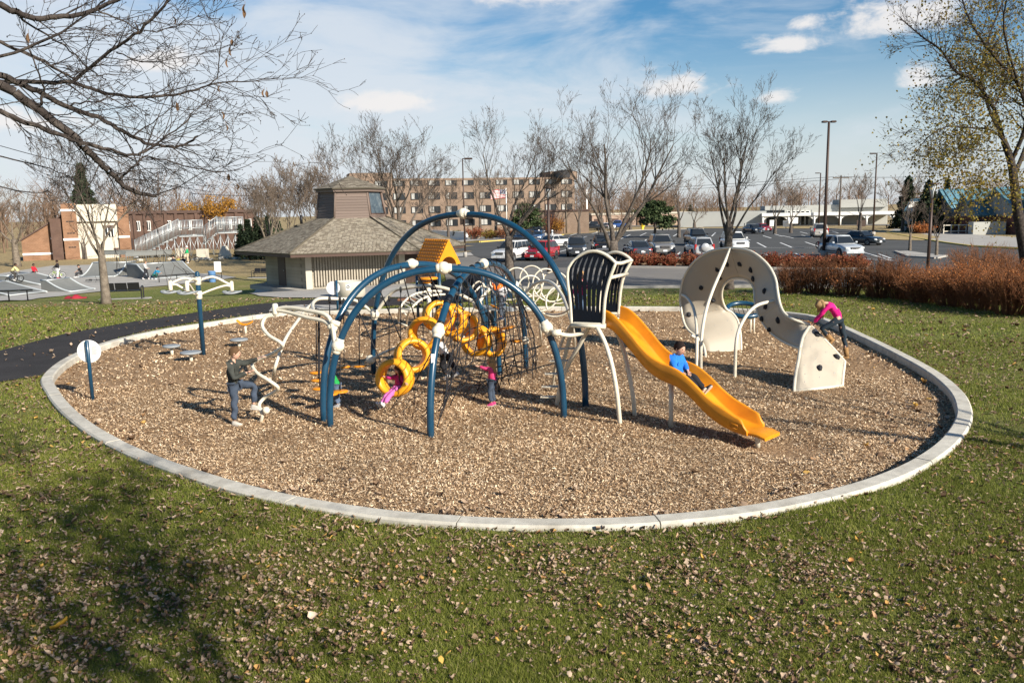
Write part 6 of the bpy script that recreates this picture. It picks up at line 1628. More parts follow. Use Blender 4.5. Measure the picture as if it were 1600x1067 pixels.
        if style == 'pony':
            p0 = hp((-1.0,0,.3)); hb.tube(spline([p0, p0+V3(-hr*.7,0,-hr*.1), p0+V3(-hr*.95,0,-hr*1.1), p0+V3(-hr*.8,0,-hr*2)], 3), [hr*.25]+[hr*.3]*8+[hr*.06], 6)
        hb.obj('hair', hm, t)
    if cap is not None:
        cm = cloth(cap); rows = [[hp((math.sin(a)*math.cos(b)*1.14-.02, math.sin(a)*math.sin(b)*.97, math.cos(a)*1.34)) for b in np.linspace(0, 2*math.pi, 17)[:-1]] for a in np.linspace(0, math.pi*.47, 7)]
        cp = MB().grid(rows, True, True).obj('cap', cm, t)
        MB().grid([[hp((1.0+.02*0, y, .32)) for y in (-.6,-.3,0,.3,.6)], [hp((1.55-abs(y)*.5, y, .26)) for y in (-.6,-.3,0,.3,.6)]], True).obj('brim', cm, cp)
    # clothes
    tn = ['waist','chest','nb','shL','elL','wrL','shR','elR','wrR','pelvis']
    ti = {n: i for i, n in enumerate(tn)}
    TJ = dict(J)
    if short_sleeve:
        for s_ in 'LR': TJ['wr'+s_] = lerp(J['sh'+s_], J['el'+s_], .85); TJ['el'+s_] = lerp(J['sh'+s_], J['el'+s_], .5)
    else:
        for s_ in 'LR': TJ['wr'+s_] = lerp(J['el'+s_], J['wr'+s_], .96)
    TJ['nb'] = lerp(J['nb'], J['neck'], .2)
    tr = dict(waist=(.080,.064), chest=(.089,.068), nb=(.052,.046), shL=.046, elL=.036, wrL=.028, shR=.046, elR=.036, wrR=.028, pelvis=(.082,.070))
    v, f = skin_mesh([TJ[n] for n in tn], [(ti[a], ti[b]) for a, b in [('pelvis','waist'),('waist','chest'),('chest','nb'),('chest','shL'),('shL','elL'),('elL','wrL'),('chest','shR'),('shR','elR'),('elR','wrR')]], [sc(tr[n], extra_top) for n in tn], 0, 2)
    rs = np.random.RandomState(int(abs(loc[0]*100)) % 1000)
    v = [tuple(fold(np.array(p), h)+rs.normal(0, .0016*h, 3)) for p in v]
    jo = MB().add(v, f, True).obj('jacket' if not short_sleeve else 'shirt', cloth(top), t)
    if hood:
        c = J['nb']+V3(-.035*h,0,.012*h); MB().tube([c+V3(.03*h*math.cos(a)+.02*h, .07*h*math.sin(a), .012*h*math.cos(a)) for a in np.linspace(.9, 2*math.pi-.9, 11)], .026*h, 7).obj('hood', cloth(top), jo)
    bn = ['pelvis','hipL','knL','anL','hipR','knR','anR']; bi = {n: i for i, n in enumerate(bn)}; BJ = dict(J)
    for s_ in 'LR': BJ['an'+s_] = lerp(J['kn'+s_], J['an'+s_], .25 if shorts else (.62 if boots else .94))
    br = dict(pelvis=(.079,.068), hipL=.066, knL=.047, anL=.04 if not boots else .034, hipR=.066, knR=.047, anR=.04 if not boots else .034)
    v, f = skin_mesh([BJ[n] for n in bn], [(bi[a], bi[b]) for a, b in [('pelvis','hipL'),('hipL','knL'),('knL','anL'),('pelvis','hipR'),('hipR','knR'),('knR','anR')]], [sc(br[n], loose) for n in bn], 0, 2)
    v = [tuple(fold(np.array(p), h)+rs.normal(0, .0014*h, 3)) for p in v]
    MB().add(v, f, True).obj('trousers', cloth(bottom), t)
    for s_ in 'LR':
        a, to = J['an'+s_], J['to'+s_]; d = to-a; kn = J['kn'+s_]; sh = a-kn; sh /= np.linalg.norm(sh); dd = d-sh*(d@sh); dd /= np.linalg.norm(dd)+1e-9; lat = np.cross(sh, dd)
        k = h*fat; rows = []
        for (x, w, hh) in ((-.034,.012,.02),(-.026,.026,.045),(.0,.03,.05),(.04,.03,.034),(.078,.03,.024),(.098,.022,.018),(.106,.008,.012)):
            c = a+dd*x*k+sh*.038*k
            rows.append([c+lat*w*k*math.cos(q)-sh*k*max(-.008, hh*math.sin(q)) for q in np.linspace(0, 2*math.pi, 13)[:-1]])
        mb = MB().grid(rows, True, True); mb.add(rows[0], [tuple(range(12))]); mb.add(rows[-1], [tuple(range(12))[::-1]])
        if boots: mb.tube([a+sh*.01*k, lerp(a, kn, .25), lerp(a, kn, .46)], [.034*k, .040*k, .044*k], 10)
        o = mb.obj('boot' if boots else 'shoe', cloth(shoes), t)
        c = a+sh*.046*k+dd*.035*k; 
        sole = [c+dd*x*k+lat*w*k for x, w in ((-.07,-.02),(-.03,-.03),(.03,-.031),(.06,-.025),(.073,0),(.06,.025),(.03,.031),(-.03,.03),(-.07,.02))]
        MB().slab(sole, .012*k, tuple(-sh)).obj('sole', cloth((.5,.48,.44)) if not boots else cloth((.12,.08,.05)), o)
    return t
DENIM = (.05,.066,.095)
# boy climbing the wavy pole
g_ = az(371,662)
person('boy in a dark grey hooded jacket and jeans stepping onto the wavy white pole', g_, R(3), 1.54,
   dict(pelvis=(-.01,0,.53), waist=(-.012,0,.61), chest=(-.012,0,.715), nb=(0,0,.81), neck=(.012,0,.85), head=(.03,0,.922), shL=(.01,.09,.79), elL=(.15,.13,.77), wrL=(.30,.11,.83), shR=(-.015,-.092,.79), elR=(.03,-.14,.62), wrR=(.20,-.10,.69),
        knR=(-.005,-.045,.285), anR=(-.02,-.05,.045), toR=(.065,-.07,.018), hipL=(.01,.045,.515), knL=(.235,.07,.485), anL=(.215,.03,.235), toL=(.30,.02,.215)),
   (.045,.048,.042), DENIM, (.42,.39,.34), (.10,.056,.028), hood=True, extra_top=1.06, look=(8, 0))
# toddler sitting in the lowest ring
c0 = ring_c[0]
person('small child in a magenta jacket and pink trousers sitting in the lowest yellow ring', (c0[0]+.06, c0[1]-.02, c0[2]-.64), R(222), .98,
   dict(pelvis=(-.02,0,.42), waist=(-.05,0,.50), chest=(-.06,0,.61), nb=(-.05,0,.71), neck=(-.04,0,.745), head=(-.02,0,.83), shL=(-.05,.09,.69), elL=(.0,.2,.62), wrL=(.02,.30,.60), shR=(-.05,-.09,.69), elR=(.03,-.17,.62), wrR=(.14,-.25,.66),
        hipL=(.03,.05,.42), knL=(.24,.06,.34), anL=(.40,.06,.18), toL=(.47,.07,.20), hipR=(.03,-.05,.42), knR=(.25,-.03,.33), anR=(.42,-.03,.16), toR=(.50,-.03,.18)),
   (.36,.02,.13), (.52,.13,.36), (.62,.58,.56), (.10,.05,.03), child=True, style='long', look=(-10, 12))
# girl at the net
g_ = az(770,632)
person('small girl in a pink jacket and jeans reaching up at the rope net', g_, R(165), 1.0,
   dict(elL=(.12,.10,.79), wrL=(.26,.07,.83), elR=(.06,-.13,.70), wrR=(.16,-.12,.80), knL=(.05,.05,.28), anL=(.01,.055,.045), toL=(.09,.06,.018)),
   (.62,.05,.17), DENIM, (.45,.05,.16), (.36,.21,.09), child=True, style='long', look=(10, -12))
# boy in orange standing in the ropes
c = at(785,498,20.1)
person('child in an orange and grey top standing high in the rope net', c, R(150), 1.02,
   dict(elL=(.08,.16,.70), wrL=(.16,.15,.86), elR=(.10,-.13,.66), wrR=(.2,-.07,.72), knL=(.02,.06,.27), knR=(.05,-.05,.29), anR=(.02,-.05,.06), toR=(.10,-.05,.03)),
   (.75,.15,.02), (.07,.085,.11), (.05,.07,.12), (.45,.14,.03), child=True, cap=(.62,.16,.03))
o = [x for x in bpy.data.objects if x.parent is None and x.get('label', '').startswith('child in an orange')][0]
MB().ball((-.01*1.0,0,.66), .125, 12, 8, (.98,1.12,1.15)).obj('grey_vest', cloth((.45,.45,.46)), o)
# boy on the slide
ts = .47; c = slide_pt(ts, 0); an = math.atan2(SXU[1], SXU[0])
person('boy in a bright blue hooded jacket and black shorts sitting on the orange slide', (c[0], c[1], c[2]-.50), an, 1.30,
   dict(pelvis=(-.03,0,.43), waist=(-.055,0,.505), chest=(-.055,0,.61), nb=(-.03,0,.70), neck=(-.015,0,.735), head=(.012,0,.81), shL=(-.03,.09,.68), elL=(.01,.13,.56), wrL=(.12,.05,.49), shR=(-.03,-.09,.68), elR=(.01,-.13,.56), wrR=(.11,-.05,.48),
        hipL=(.0,.045,.43), knL=(.21,.06,.41), anL=(.375,.06,.27), toL=(.44,.07,.30), hipR=(.0,-.045,.43), knR=(.20,-.05,.40), anR=(.36,-.05,.26), toR=(.43,-.06,.29)),
   (.02,.16,.55), (.02,.02,.024), (.04,.04,.045), (.02,.012,.01), child=True, hood=True, look=(-6, 5), extra_top=1.2)
# girl on the climbing wall
f1, f2, hd = at(1324,563,19.05), at(1301,538,19.25), at(1266,505,19.4)
hh = 1.42; org = V3(f1[0], f1[1]+.05, f1[2]-.045*hh)
ya = R(168); cs, sn = math.cos(-ya), math.sin(-ya)
def loc_(p): d = np.array(p)-org; return (V3(d[0]*cs-d[1]*sn, d[0]*sn+d[1]*cs, d[2])/hh)
pp = lambda x, y, Y: tuple(loc_(at(x, y, Y)))
person('girl with long fair hair, pink jumper and tan boots climbing the wall', org, ya, hh,
   dict(pelvis=pp(1310,499,19.2), waist=pp(1309,489,19.2), chest=pp(1303,480,19.2), nb=pp(1292,474,19.2), neck=pp(1286,473.5,19.2), head=pp(1281,475.5,19.15),
        shL=pp(1296,477,19.05), elL=pp(1283,491,19.1), wrL=pp(1271,504,19.3), shR=pp(1294,476,19.4), elR=pp(1284,492,19.5), wrR=pp(1274,504,19.6),
        hipL=pp(1308,501,19.1), knL=pp(1283,514,19.1), anL=pp(1299,530,19.2), toL=pp(1293,541,19.2), hipR=pp(1313,501,19.35), knR=pp(1319,528,19.3), anR=pp(1323,556,19.2), toR=pp(1318,563,19.2)),
   (.62,.015,.19), (.018,.028,.038), (.30,.17,.07), (.30,.19,.09), style='long', boots=True, loose=.9, extra_top=1.0)
# child in green behind the arch leg
g_ = az(528,634)
person('small child in a green top and jeans half hidden behind the left arch legs', g_, R(175), .86, dict(pelvis=(-.0,0,.52), chest=(.07,0,.70), waist=(.03,0,.61), nb=(.10,0,.78), neck=(.12,0,.81), head=(.16,0,.88), shL=(.1,.09,.77), shR=(.1,-.09,.77), elL=(.08,.13,.62), wrL=(.15,.12,.52), elR=(.06,-.13,.62), wrR=(.1,-.12,.5)),
   (.02,.30,.07), (.10,.14,.22), (.25,.25,.26), (.2,.11,.05), child=True)
# child crawling through the rings
c = at(700,592,18.0)
person('child in a pale grey top and black trousers climbing between the yellow rings', (c[0]-.0, c[1], c[2]), R(150), 1.1, dict(pelvis=(.02,0,.47), waist=(.10,0,.54), chest=(.16,0,.63), nb=(.2,0,.71), neck=(.22,0,.74), head=(.26,0,.81), shL=(.2,.09,.69), shR=(.2,-.09,.69), elL=(.3,.13,.62), wrL=(.38,.1,.7), elR=(.3,-.13,.6), wrR=(.4,-.1,.6), hipL=(.02,.05,.46), hipR=(.02,-.05,.46), knL=(.10,.06,.28), anL=(-.02,.06,.10), toL=(.05,.06,.05), knR=(-.08,-.05,.30), anR=(-.17,-.05,.14), toR=(-.12,-.05,.06)),
   (.55,.54,.52), (.015,.015,.018), (.55,.54,.52), (.03,.02,.015), child=True)
# girl up in the slide tower
g_ = V3(*( (at(908,500,16.25))[:2]), deckz-.02)
person('small girl in pink and blue seen through the slats of the tower', g_, R(-80), .98, dict(elL=(.08,.14,.66), wrL=(.18,.1,.7)), (.62,.05,.22), (.20,.30,.48), (.5,.5,.5), (.3,.18,.08), child=True, style='long')
# ---- skate park
def bike(loc, yaw, label, frame_c, rim_c, lie=0.0, k=1.0, pitch=0.0):
    t = thing('bicycle', label, 'bicycle', loc, yaw); t.rotation_euler = (lie, pitch, yaw); t.scale = (k, k, k)
    fm = mat('bike paint', frame_c, .35, 0, .5); rm = mat('bike rim', rim_c, .35, 0, .5); r = .27
    for x in (-.48, .48):
        w = MB().tube([(x+r*math.cos(a), 0, r+r*math.sin(a)) for a in np.linspace(0, 2*math.pi, 25)[:-1]], .03, 7, True).obj('wheel', M_['rubber'], t)
        MB().tube([(x+(r-.04)*math.cos(a), 0, r+(r-.04)*math.sin(a)) for a in np.linspace(0, 2*math.pi, 25)[:-1]], .022, 6, True).obj('rim', rm, w)
        sp_ = MB()
        for q in range(9): a = 2*math.pi*q/9; sp_.tube([(x,0,r),(x+(r-.04)*math.cos(a),0,r+(r-.04)*math.sin(a))], .006, 3)
        sp_.lathe([(.035,-.05),(.035,.05)], (x,0,r), 8, (0,1,0)); sp_.obj('spokes', M_['steel'], w)['kind'] = 'stuff'
    for a, b in [((-.1,0,.28),(-.18,0,.55)),((-.17,0,.52),(.33,0,.62)),((-.1,0,.28),(.34,0,.55)),((-.48,0,.27),(-.1,0,.28)),((-.48,0,.27),(-.17,0,.50)),((.32,0,.66),(.48,0,.27))]: MB().tube([a, b], .02, 6).obj('frame_tube', fm, t)
    MB().tube([(-.18,0,.55),(-.2,0,.66)], .015, 6).obj('seat_post', M_['steel'], t); MB().bbox((-.22,0,.68),(.26,.12,.05),.02).obj('saddle', M_['rubber'], t)
    MB().tube([(.3,-.33,.92),(.32,-.18,.9),(.33,-.06,.7),(.33,.06,.7),(.32,.18,.9),(.3,.33,.92)], .014, 6).obj('handlebar', M_['black_metal'], t)
    MB().lathe([(.09,-.01),(.09,.01)], (-.1,0,.28), 12, (0,1,0), False).obj('chainring', M_['steel'], t)
    for s_ in (-1, 1): MB().tube([(-.1,s_*.05,.28),(-.1+s_*.15,s_*.07,.28),(-.1+s_*.15,s_*.16,.28)], .014, 5).obj('pedal', M_['steel'], t)
    return t
ride = lambda: dict(pelvis=(-.12,0,.56), waist=(-.08,0,.63), chest=(-.01,0,.72), nb=(.05,0,.80), neck=(.065,0,.835), head=(.09,0,.905), shL=(.04,.09,.78), shR=(.04,-.09,.78), elL=(.12,.15,.68), wrL=(.20,.17,.56), elR=(.12,-.15,.68), wrR=(.20,-.17,.56),
   hipL=(-.10,.05,.54), knL=(.06,.06,.42), anL=(-.02,.06,.22), toL=(.06,.07,.20), hipR=(-.1,-.05,.54), knR=(.02,-.06,.33), anR=(-.05,-.06,.12), toR=(.03,-.07,.10))
sp_ = gr(25,447); sp_[2] += .35
bike(sp_, R(20), 'black stunt bike ridden up the bank by the person in yellow', (.02,.02,.025), (.03,.03,.03), pitch=R(-10))
person('rider in a pale yellow hooded top and dark shorts on the black bike', sp_+V3(-.0,0,.06), R(20), 1.66, ride(), (.66,.58,.26), (.05,.045,.04), (.5,.48,.46), (.02,.012,.01), skin=SKIN_D)
sp_ = gr(91,442); sp_[2] += .45
bike(sp_, R(185), 'lime green stunt bike with white rims', (.33,.5,.03), (.75,.75,.72))
person('rider in a black jumper and white striped trousers standing over the lime bike', sp_+V3(.1,0,-.02), R(185), 1.70, dict(elL=(.08,.13,.67), wrL=(.2,.15,.58), elR=(.08,-.13,.67), wrR=(.2,-.15,.58), anL=(.02,.1,.045), anR=(.0,-.12,.045)), (.018,.018,.02), (.66,.64,.62), (.45,.05,.06), (.02,.012,.01), skin=SKIN_D)
p_ = gr(55,441); person('person in a red hooded jacket and black trousers standing behind the bank', p_+V3(0,0,.05), R(-20), 1.72, dict(elL=(.05,.13,.64), wrL=(.14,.08,.58), elR=(.05,-.13,.64), wrR=(.14,-.08,.58)), (.42,.015,.03), (.018,.018,.02), (.05,.05,.05), (.015,.01,.01), hood=True, skin=SKIN_D)
p_ = gr(129,443); person('person in a black T-shirt sitting on the edge of the small ramp', p_+V3(0,0,.45), R(190), 1.72, dict(pelvis=(0,0,.30), waist=(.01,0,.38), chest=(.05,0,.48), nb=(.09,0,.57), neck=(.1,0,.605), head=(.12,0,.675), shL=(.08,.09,.55), shR=(.08,-.09,.55), elL=(.16,.12,.43), wrL=(.28,.08,.38), elR=(.16,-.12,.43), wrR=(.28,-.08,.38), hipL=(.03,.05,.29), knL=(.25,.08,.33), anL=(.28,.08,.12), toL=(.36,.09,.10), hipR=(.03,-.05,.29), knR=(.25,-.08,.33), anR=(.28,-.08,.12), toR=(.36,-.09,.10)), (.02,.02,.022), (.05,.05,.055), (.5,.5,.5), None, short_sleeve=True, cap=(.02,.02,.02))
p_ = gr(229,437.5); person('person in a pale grey hooded top walking across the skate pad', p_+V3(0,0,.08), R(5), 1.74, dict(knL=(.07,.05,.29), anL=(.10,.05,.05), toL=(.18,.06,.02), knR=(-.05,-.05,.29), anR=(-.16,-.05,.07), toR=(-.10,-.05,.02), elL=(.02,.13,.64), wrL=(.12,.1,.6), elR=(.02,-.13,.64), wrR=(.12,-.1,.58)), (.46,.44,.42), (.03,.03,.035), (.6,.58,.55), (.15,.09,.05), hood=True, extra_top=1.12)
p_ = gr(243,437.5); person('person in a blue and green top crouching on the skate pad', p_+V3(0,0,.08), R(0), 1.66, dict(pelvis=(-.08,0,.26), waist=(-.02,0,.34), chest=(.05,0,.43), nb=(.1,0,.51), neck=(.12,0,.545), head=(.16,0,.61), shL=(.09,.09,.49), shR=(.09,-.09,.49), elL=(.2,.12,.42), wrL=(.3,.1,.36), elR=(.2,-.12,.42), wrR=(.3,-.1,.36), hipL=(-.06,.05,.25), knL=(.14,.07,.28), anL=(.0,.06,.05), toL=(.08,.07,.02), hipR=(-.06,-.05,.25), knR=(.14,-.07,.28), anR=(.02,-.06,.05), toR=(.1,-.07,.02)), (.02,.20,.36), (.02,.10,.08), (.5,.5,.5), None, cap=(.02,.02,.03))
c = at(294,410.5,92); 
person('person in a green top and white helmet standing on the flat topped bank', at(294,411,89.5), R(200), 1.80, dict(elL=(.06,.13,.64), wrL=(.14,.08,.55), elR=(.06,-.13,.64), wrR=(.14,-.08,.55)), (.01,.34,.12), (.5,.4,.28), (.5,.5,.5), None, cap=(.7,.7,.68))
c2 = at(301,410,91); bike(c2, R(170), 'dark stunt bike held upright beside the person in green', (.03,.03,.035), (.05,.05,.05), pitch=0, k=1.1)
for (x, c_, lb) in [(272,(.02,.02,.025),'person in black sitting on the flat topped bank, left of three'), (280,(.35,.3,.08),'person in a mustard vest sitting on the flat topped bank'), (287,(.015,.02,.04),'person in dark navy sitting next to the one in green')]:
    person(lb, at(x,413.5,90.5), R(-80), 1.66, dict(pelvis=(0,0,.08), waist=(.01,0,.17), chest=(.03,0,.28), nb=(.06,0,.37), neck=(.07,0,.405), head=(.1,0,.48), shL=(.05,.09,.35), shR=(.05,-.09,.35), elL=(.12,.13,.24), wrL=(.2,.08,.24), elR=(.12,-.13,.24), wrR=(.2,-.08,.24), hipL=(.03,.05,.07), knL=(.2,.09,.24), anL=(.33,.08,.05), toL=(.4,.08,.03), hipR=(.03,-.05,.07), knR=(.2,-.09,.24), anR=(.33,-.08,.05), toR=(.4,-.08,.03)), c_, (.03,.03,.035), (.3,.3,.3), (.03,.02,.015))
bike(gr(149,441)+V3(0,0,.15), R(10), 'dark stunt bike lying on the pad behind the small ramp', (.03,.03,.035), (.4,.4,.4), lie=R(78))
# cyclist in the car park
p_ = gr(1286,389); p_[2] += .05
bike(p_, R(-60), 'dark bicycle crossing the car park behind the tall light pole', (.03,.03,.035), (.05,.05,.05), k=1.2)
person('cyclist in dark green crossing the car park behind the tall light pole', p_+V3(0,0,.12), R(-60), 1.72, ride(), (.015,.05,.05), (.03,.035,.05), (.1,.1,.1), (.03,.02,.015))
# ------------------------------------------------------------------ trees and shrubs
def nrm_(v): return v/(np.linalg.norm(v)+1e-9)
class Segs:
    def __init__(s): s.a = []; s.b = []; s.ra = []; s.rb = []
    def add(s, a, b, ra, rb): s.a.append(a); s.b.append(b); s.ra.append(ra); s.rb.append(rb)
    def mesh(s, name, mat_, parent, n=3, rmin=0.0):
        A, B = np.array(s.a), np.array(s.b); ra, rb = np.maximum(np.array(s.ra), rmin), np.maximum(np.array(s.rb), rmin*.7)
        T = B-A; T /= np.linalg.norm(T, axis=1)[:, None]+1e-9
        h = np.where(np.abs(T[:, 2:3]) < .9, np.array([[0, 0, 1.0]]), np.array([[1.0, 0, 0]]))
        U = h-T*(h*T).sum(1)[:, None]; U /= np.linalg.norm(U, axis=1)[:, None]; W = np.cross(T, U)
        V = np.zeros((len(A), 2*n, 3)); F = []
        for j in range(n):
            t = 2*math.pi*j/n; d = math.cos(t)*U+math.sin(t)*W
            V[:, j] = A+d*ra[:, None]; V[:, n+j] = B+d*rb[:, None]
        base = np.arange(len(A))*2*n
        for j in range(n): F.append(np.stack([base+j, base+(j+1) % n, base+n+(j+1) % n, base+n+j], 1))
        return fast_mesh(name, V.reshape(-1, 3), np.concatenate(F), mat_, parent, True)
def grow(rs, segs, tips, p, d, length, r, level, maxl, up=.25, spread=.6, kids=(5, 5, 5), kink=.12, taper=.55, ratio=.55, thick=None):
    n = max(2 if level > 2 else 3, int(length/(.32 if level < 2 else .26 if level < 3 else .4))); n = min(n, 9); p = np.array(p, float); d = nrm_(np.array(d, float))
    st = length/n; pts = [p.copy()]; 
    k = kids[min(level, len(kids)-1)]
    marks = sorted(rs.uniform(.25 if level else .35, 1.0, k)) if level < maxl else []
    mi = 0
    for i in range(n):
        d = nrm_(d+rs.normal(0, kink, 3)+np.array([0, 0, up*.12*(1 if level else .3)])); q = p+d*st
        f0, f1 = i/n, (i+1)/n; r0, r1 = r*(1-(1-taper)*f0), r*(1-(1-taper)*f1)
        (thick if thick is not None and r0 > .028 else segs).add(p, q, r0, r1)
        while mi < len(marks) and marks[mi] <= f1+1e-6:
            a = rs.uniform(0, 2*math.pi); side = np.cross(d, [math.cos(a), math.sin(a), rs.normal(0, .6)]); side = nrm_(side)
            nd = nrm_(d*math.cos(spread)+side*math.sin(spread)*rs.uniform(.7, 1.25)+np.array([0, 0, up*.5]))
            grow(rs, segs, tips, q, nd, length*ratio*rs.uniform(.7, 1.2)*(1-.25*marks[mi]), r1*rs.uniform(.45, .62), level+1, maxl, up, spread, kids, kink*1.1, .35, ratio, thick); mi += 1
        p = q
    tips.append((p.copy(), d.copy()))
def bare_tree(label, base, h, crown_w, trunk_h, r0, seed, stems=4, maxl=4, lean=None, mt='bark', tw='twig', kids=(6, 6, 5, 4), rmin=.006, group=None, name='bare_tree', fork=None, up=.35, cat='tree'):
    rs = np.random.RandomState(seed); base = np.array(base, float)
    t = thing(name, label, cat, base, 0, group)
    thick, segs, tips = Segs(), Segs(), []
    ln = np.array(lean if lean is not None else (0, 0, 0), float)
    p = V3(0,0,-.1); d = nrm_(V3(0,0,1)+ln); n = 6; P = [p.copy()]
    for i in range(n): p = p+nrm_(d+rs.normal(0,.03,3))*(trunk_h+.1)/n; P.append(p.copy())
    rad = [r0*1.25]+[r0*(1-.38*i/n) for i in range(1, n+1)]
    tr = MB().tube(P, rad, 9)
    crown_h = h-trunk_h; top = P[-1]
    for k in range(stems):
        a = 2*math.pi*(k+rs.uniform(-.2,.2))/stems+seed; tilt = (crown_w*.5)/crown_h*(.25+1.15*((k*.618+.3) % 1))
        if fork is not None: sd = V3(*fork[k])
        else: sd = nrm_(V3(math.cos(a)*tilt, math.sin(a)*tilt, 1))
        b = lerp(P[-1], P[-3], rs.uniform(0, .9)) if k else P[-1]
        grow(rs, segs, tips, b, sd, crown_h*.82*rs.uniform(.85, 1.05), r0*(.32 if fork is None else .37)*rs.uniform(.75, 1.0), 0, maxl, up, .62, kids, .085, .20, .52, thick)
    o = tr.obj('trunk', M_[mt], t)
    c = segs.mesh('crown', M_[tw], t, 3, rmin)
    if thick.a: thick.mesh('limbs', M_[mt], t, 6)
    return t, tips
def leaf_cloud(name, pts, size, mat_, parent, rs, droop=.3):
    pts = np.asarray(pts); n = len(pts); s = size*rs.uniform(.6, 1.3, n)
    a = rs.normal(0, 1, (n, 3)); a[:, 2] -= droop; a /= np.linalg.norm(a, axis=1)[:, None]; b = rs.normal(0, 1, (n, 3)); b -= a*(a*b).sum(1)[:, None]; b /= np.linalg.norm(b, axis=1)[:, None]; c = np.cross(a, b)
    V = np.zeros((n, 6, 3)); 
    V[:, 0] = pts; V[:, 1] = pts+(a*.35+b*.42+c*.08)*s[:, None]; V[:, 2] = pts+a*s[:, None]; V[:, 3] = pts+(a*.35-b*.42+c*.08)*s[:, None]
    V = V[:, :4]; F = (np.arange(n)*4)[:, None]+np.array([[0,1,2,3]])
    # fold along the midrib
    F1 = (np.arange(n)*4)[:, None]+np.array([[0,1,2]]); F2 = (np.arange(n)*4)[:, None]+np.array([[0,2,3]])
    return fast_mesh(name, V.reshape(-1, 3), np.concatenate([F1, F2]), mat_, parent)
M_['leaf_olive'] = ramp_mat('olive autumn leaves', [(0,(.10,.085,.02)),(.35,(.19,.16,.03)),(.65,(.30,.22,.04)),(1,(.20,.12,.035))], 'island', .7, transl=.4)
M_['leaf_yellow'] = ramp_mat('golden autumn leaves', [(0,(.26,.125,.02)),(.5,(.44,.235,.04)),(1,(.36,.17,.03))], 'island', .7, transl=.35)
M_['needles'] = ramp_mat('dark needles', [(0,(.012,.02,.01)),(.5,(.025,.042,.02)),(1,(.045,.06,.03))], 'island', .8)
M_['needles_pine'] = ramp_mat('pine needles', [(0,(.02,.035,.012)),(.5,(.045,.07,.025)),(1,(.075,.095,.04))], 'island', .8)
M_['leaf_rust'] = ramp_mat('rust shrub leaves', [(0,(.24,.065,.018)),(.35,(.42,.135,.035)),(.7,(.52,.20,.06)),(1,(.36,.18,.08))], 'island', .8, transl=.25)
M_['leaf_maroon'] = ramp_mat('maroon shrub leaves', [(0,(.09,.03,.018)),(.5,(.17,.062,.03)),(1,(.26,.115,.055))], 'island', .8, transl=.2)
M_['leaf_red'] = ramp_mat('red shrub leaves', [(0,(.16,.03,.02)),(.5,(.27,.07,.035)),(1,(.22,.11,.06))], 'island', .8, transl=.2)
M_['leaf_dead'] = ramp_mat('dead curled leaves', [(0,(.05,.03,.02)),(.5,(.12,.07,.04)),(1,(.34,.19,.09))], 'island', .8, transl=.2)
M_['shrub_twig'] = mat('shrub stems', (.20,.09,.045), .9, 0, .1, var=.3, vscale=3)

def tree_px(label, px, base_y, top_y, w_px, trunk_frac, r_px, seed, Y=None, gz=None, **k):
    g = gr(px, base_y) if Y is None else V3(*(at(px, base_y, Y)[:2]), gz)
    s = FPX/g[1]; h = at(px, top_y, g[1])[2]-g[2]
    return bare_tree(label, g, h, w_px/s, h*trunk_frac, r_px/s, seed, **k)
# three in the strip before the road
tree_px('bare tree forking low behind the arch climber, above the white compact SUV', 797, 446, 192, 165, .31, 9, 11, stems=4, kids=(10,6,4,3), maxl=4, fork=[(-.34,.1,1),(.24,-.1,1),(-.05,.4,.95),(.55,.15,.8)])
tree_px('large twin trunked bare tree behind the slatted tower', 957, 453, 150, 195, .26, 11, 23, stems=5, kids=(11,6,4,3), maxl=4, fork=[(-.08,.05,1),(.40,-.05,1),(-.42,-.1,.8),(.1,.45,.9),(.62,.1,.7)])
tree_px('bare tree with a rounded crown whose trunk shows behind the climbing wall', 1138, 452, 176, 150, .39, 8.5, 37, stems=7, kids=(8,6,4,3), maxl=4)
tree_px('broad bare tree rising behind the shelter roof', 622, 352, 195, 180, .22, 9, 41, Y=80, gz=-1.2, stems=7, kids=(9,6,4,3), maxl=4, rmin=.012)
tree_px('bare tree with a knotty pale trunk beside the black bench', 166, 474.5, 225, 180, .36, 7.5, 53, stems=6, mt='bark_tan', tw='twig', kids=(7,6,4,3), maxl=4)
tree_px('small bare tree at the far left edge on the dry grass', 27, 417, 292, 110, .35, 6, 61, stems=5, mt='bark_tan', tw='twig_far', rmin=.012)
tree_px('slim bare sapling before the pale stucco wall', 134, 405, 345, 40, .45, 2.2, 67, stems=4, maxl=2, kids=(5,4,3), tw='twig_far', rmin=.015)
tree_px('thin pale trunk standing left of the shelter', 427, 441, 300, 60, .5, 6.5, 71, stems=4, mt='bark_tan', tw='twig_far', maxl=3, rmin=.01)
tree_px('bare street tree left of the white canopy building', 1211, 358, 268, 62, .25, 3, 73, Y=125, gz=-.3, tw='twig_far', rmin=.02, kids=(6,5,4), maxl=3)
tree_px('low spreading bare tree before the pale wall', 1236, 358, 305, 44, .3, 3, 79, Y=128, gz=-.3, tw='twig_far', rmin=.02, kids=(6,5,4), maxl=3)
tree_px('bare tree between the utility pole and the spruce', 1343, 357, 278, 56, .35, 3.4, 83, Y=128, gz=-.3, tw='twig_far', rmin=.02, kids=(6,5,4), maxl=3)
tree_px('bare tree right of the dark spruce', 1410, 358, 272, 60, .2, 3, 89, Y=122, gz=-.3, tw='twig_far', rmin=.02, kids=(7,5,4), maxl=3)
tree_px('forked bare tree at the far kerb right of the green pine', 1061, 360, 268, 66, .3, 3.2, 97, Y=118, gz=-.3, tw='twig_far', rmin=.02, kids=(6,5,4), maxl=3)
tree_px('sapling on the traffic island left of the brown lamp post', 1421, 392, 312, 40, .35, 2.6, 101, tw='twig_far', mt='bark_tan', rmin=.01, kids=(6,4,3), maxl=3, stems=4)
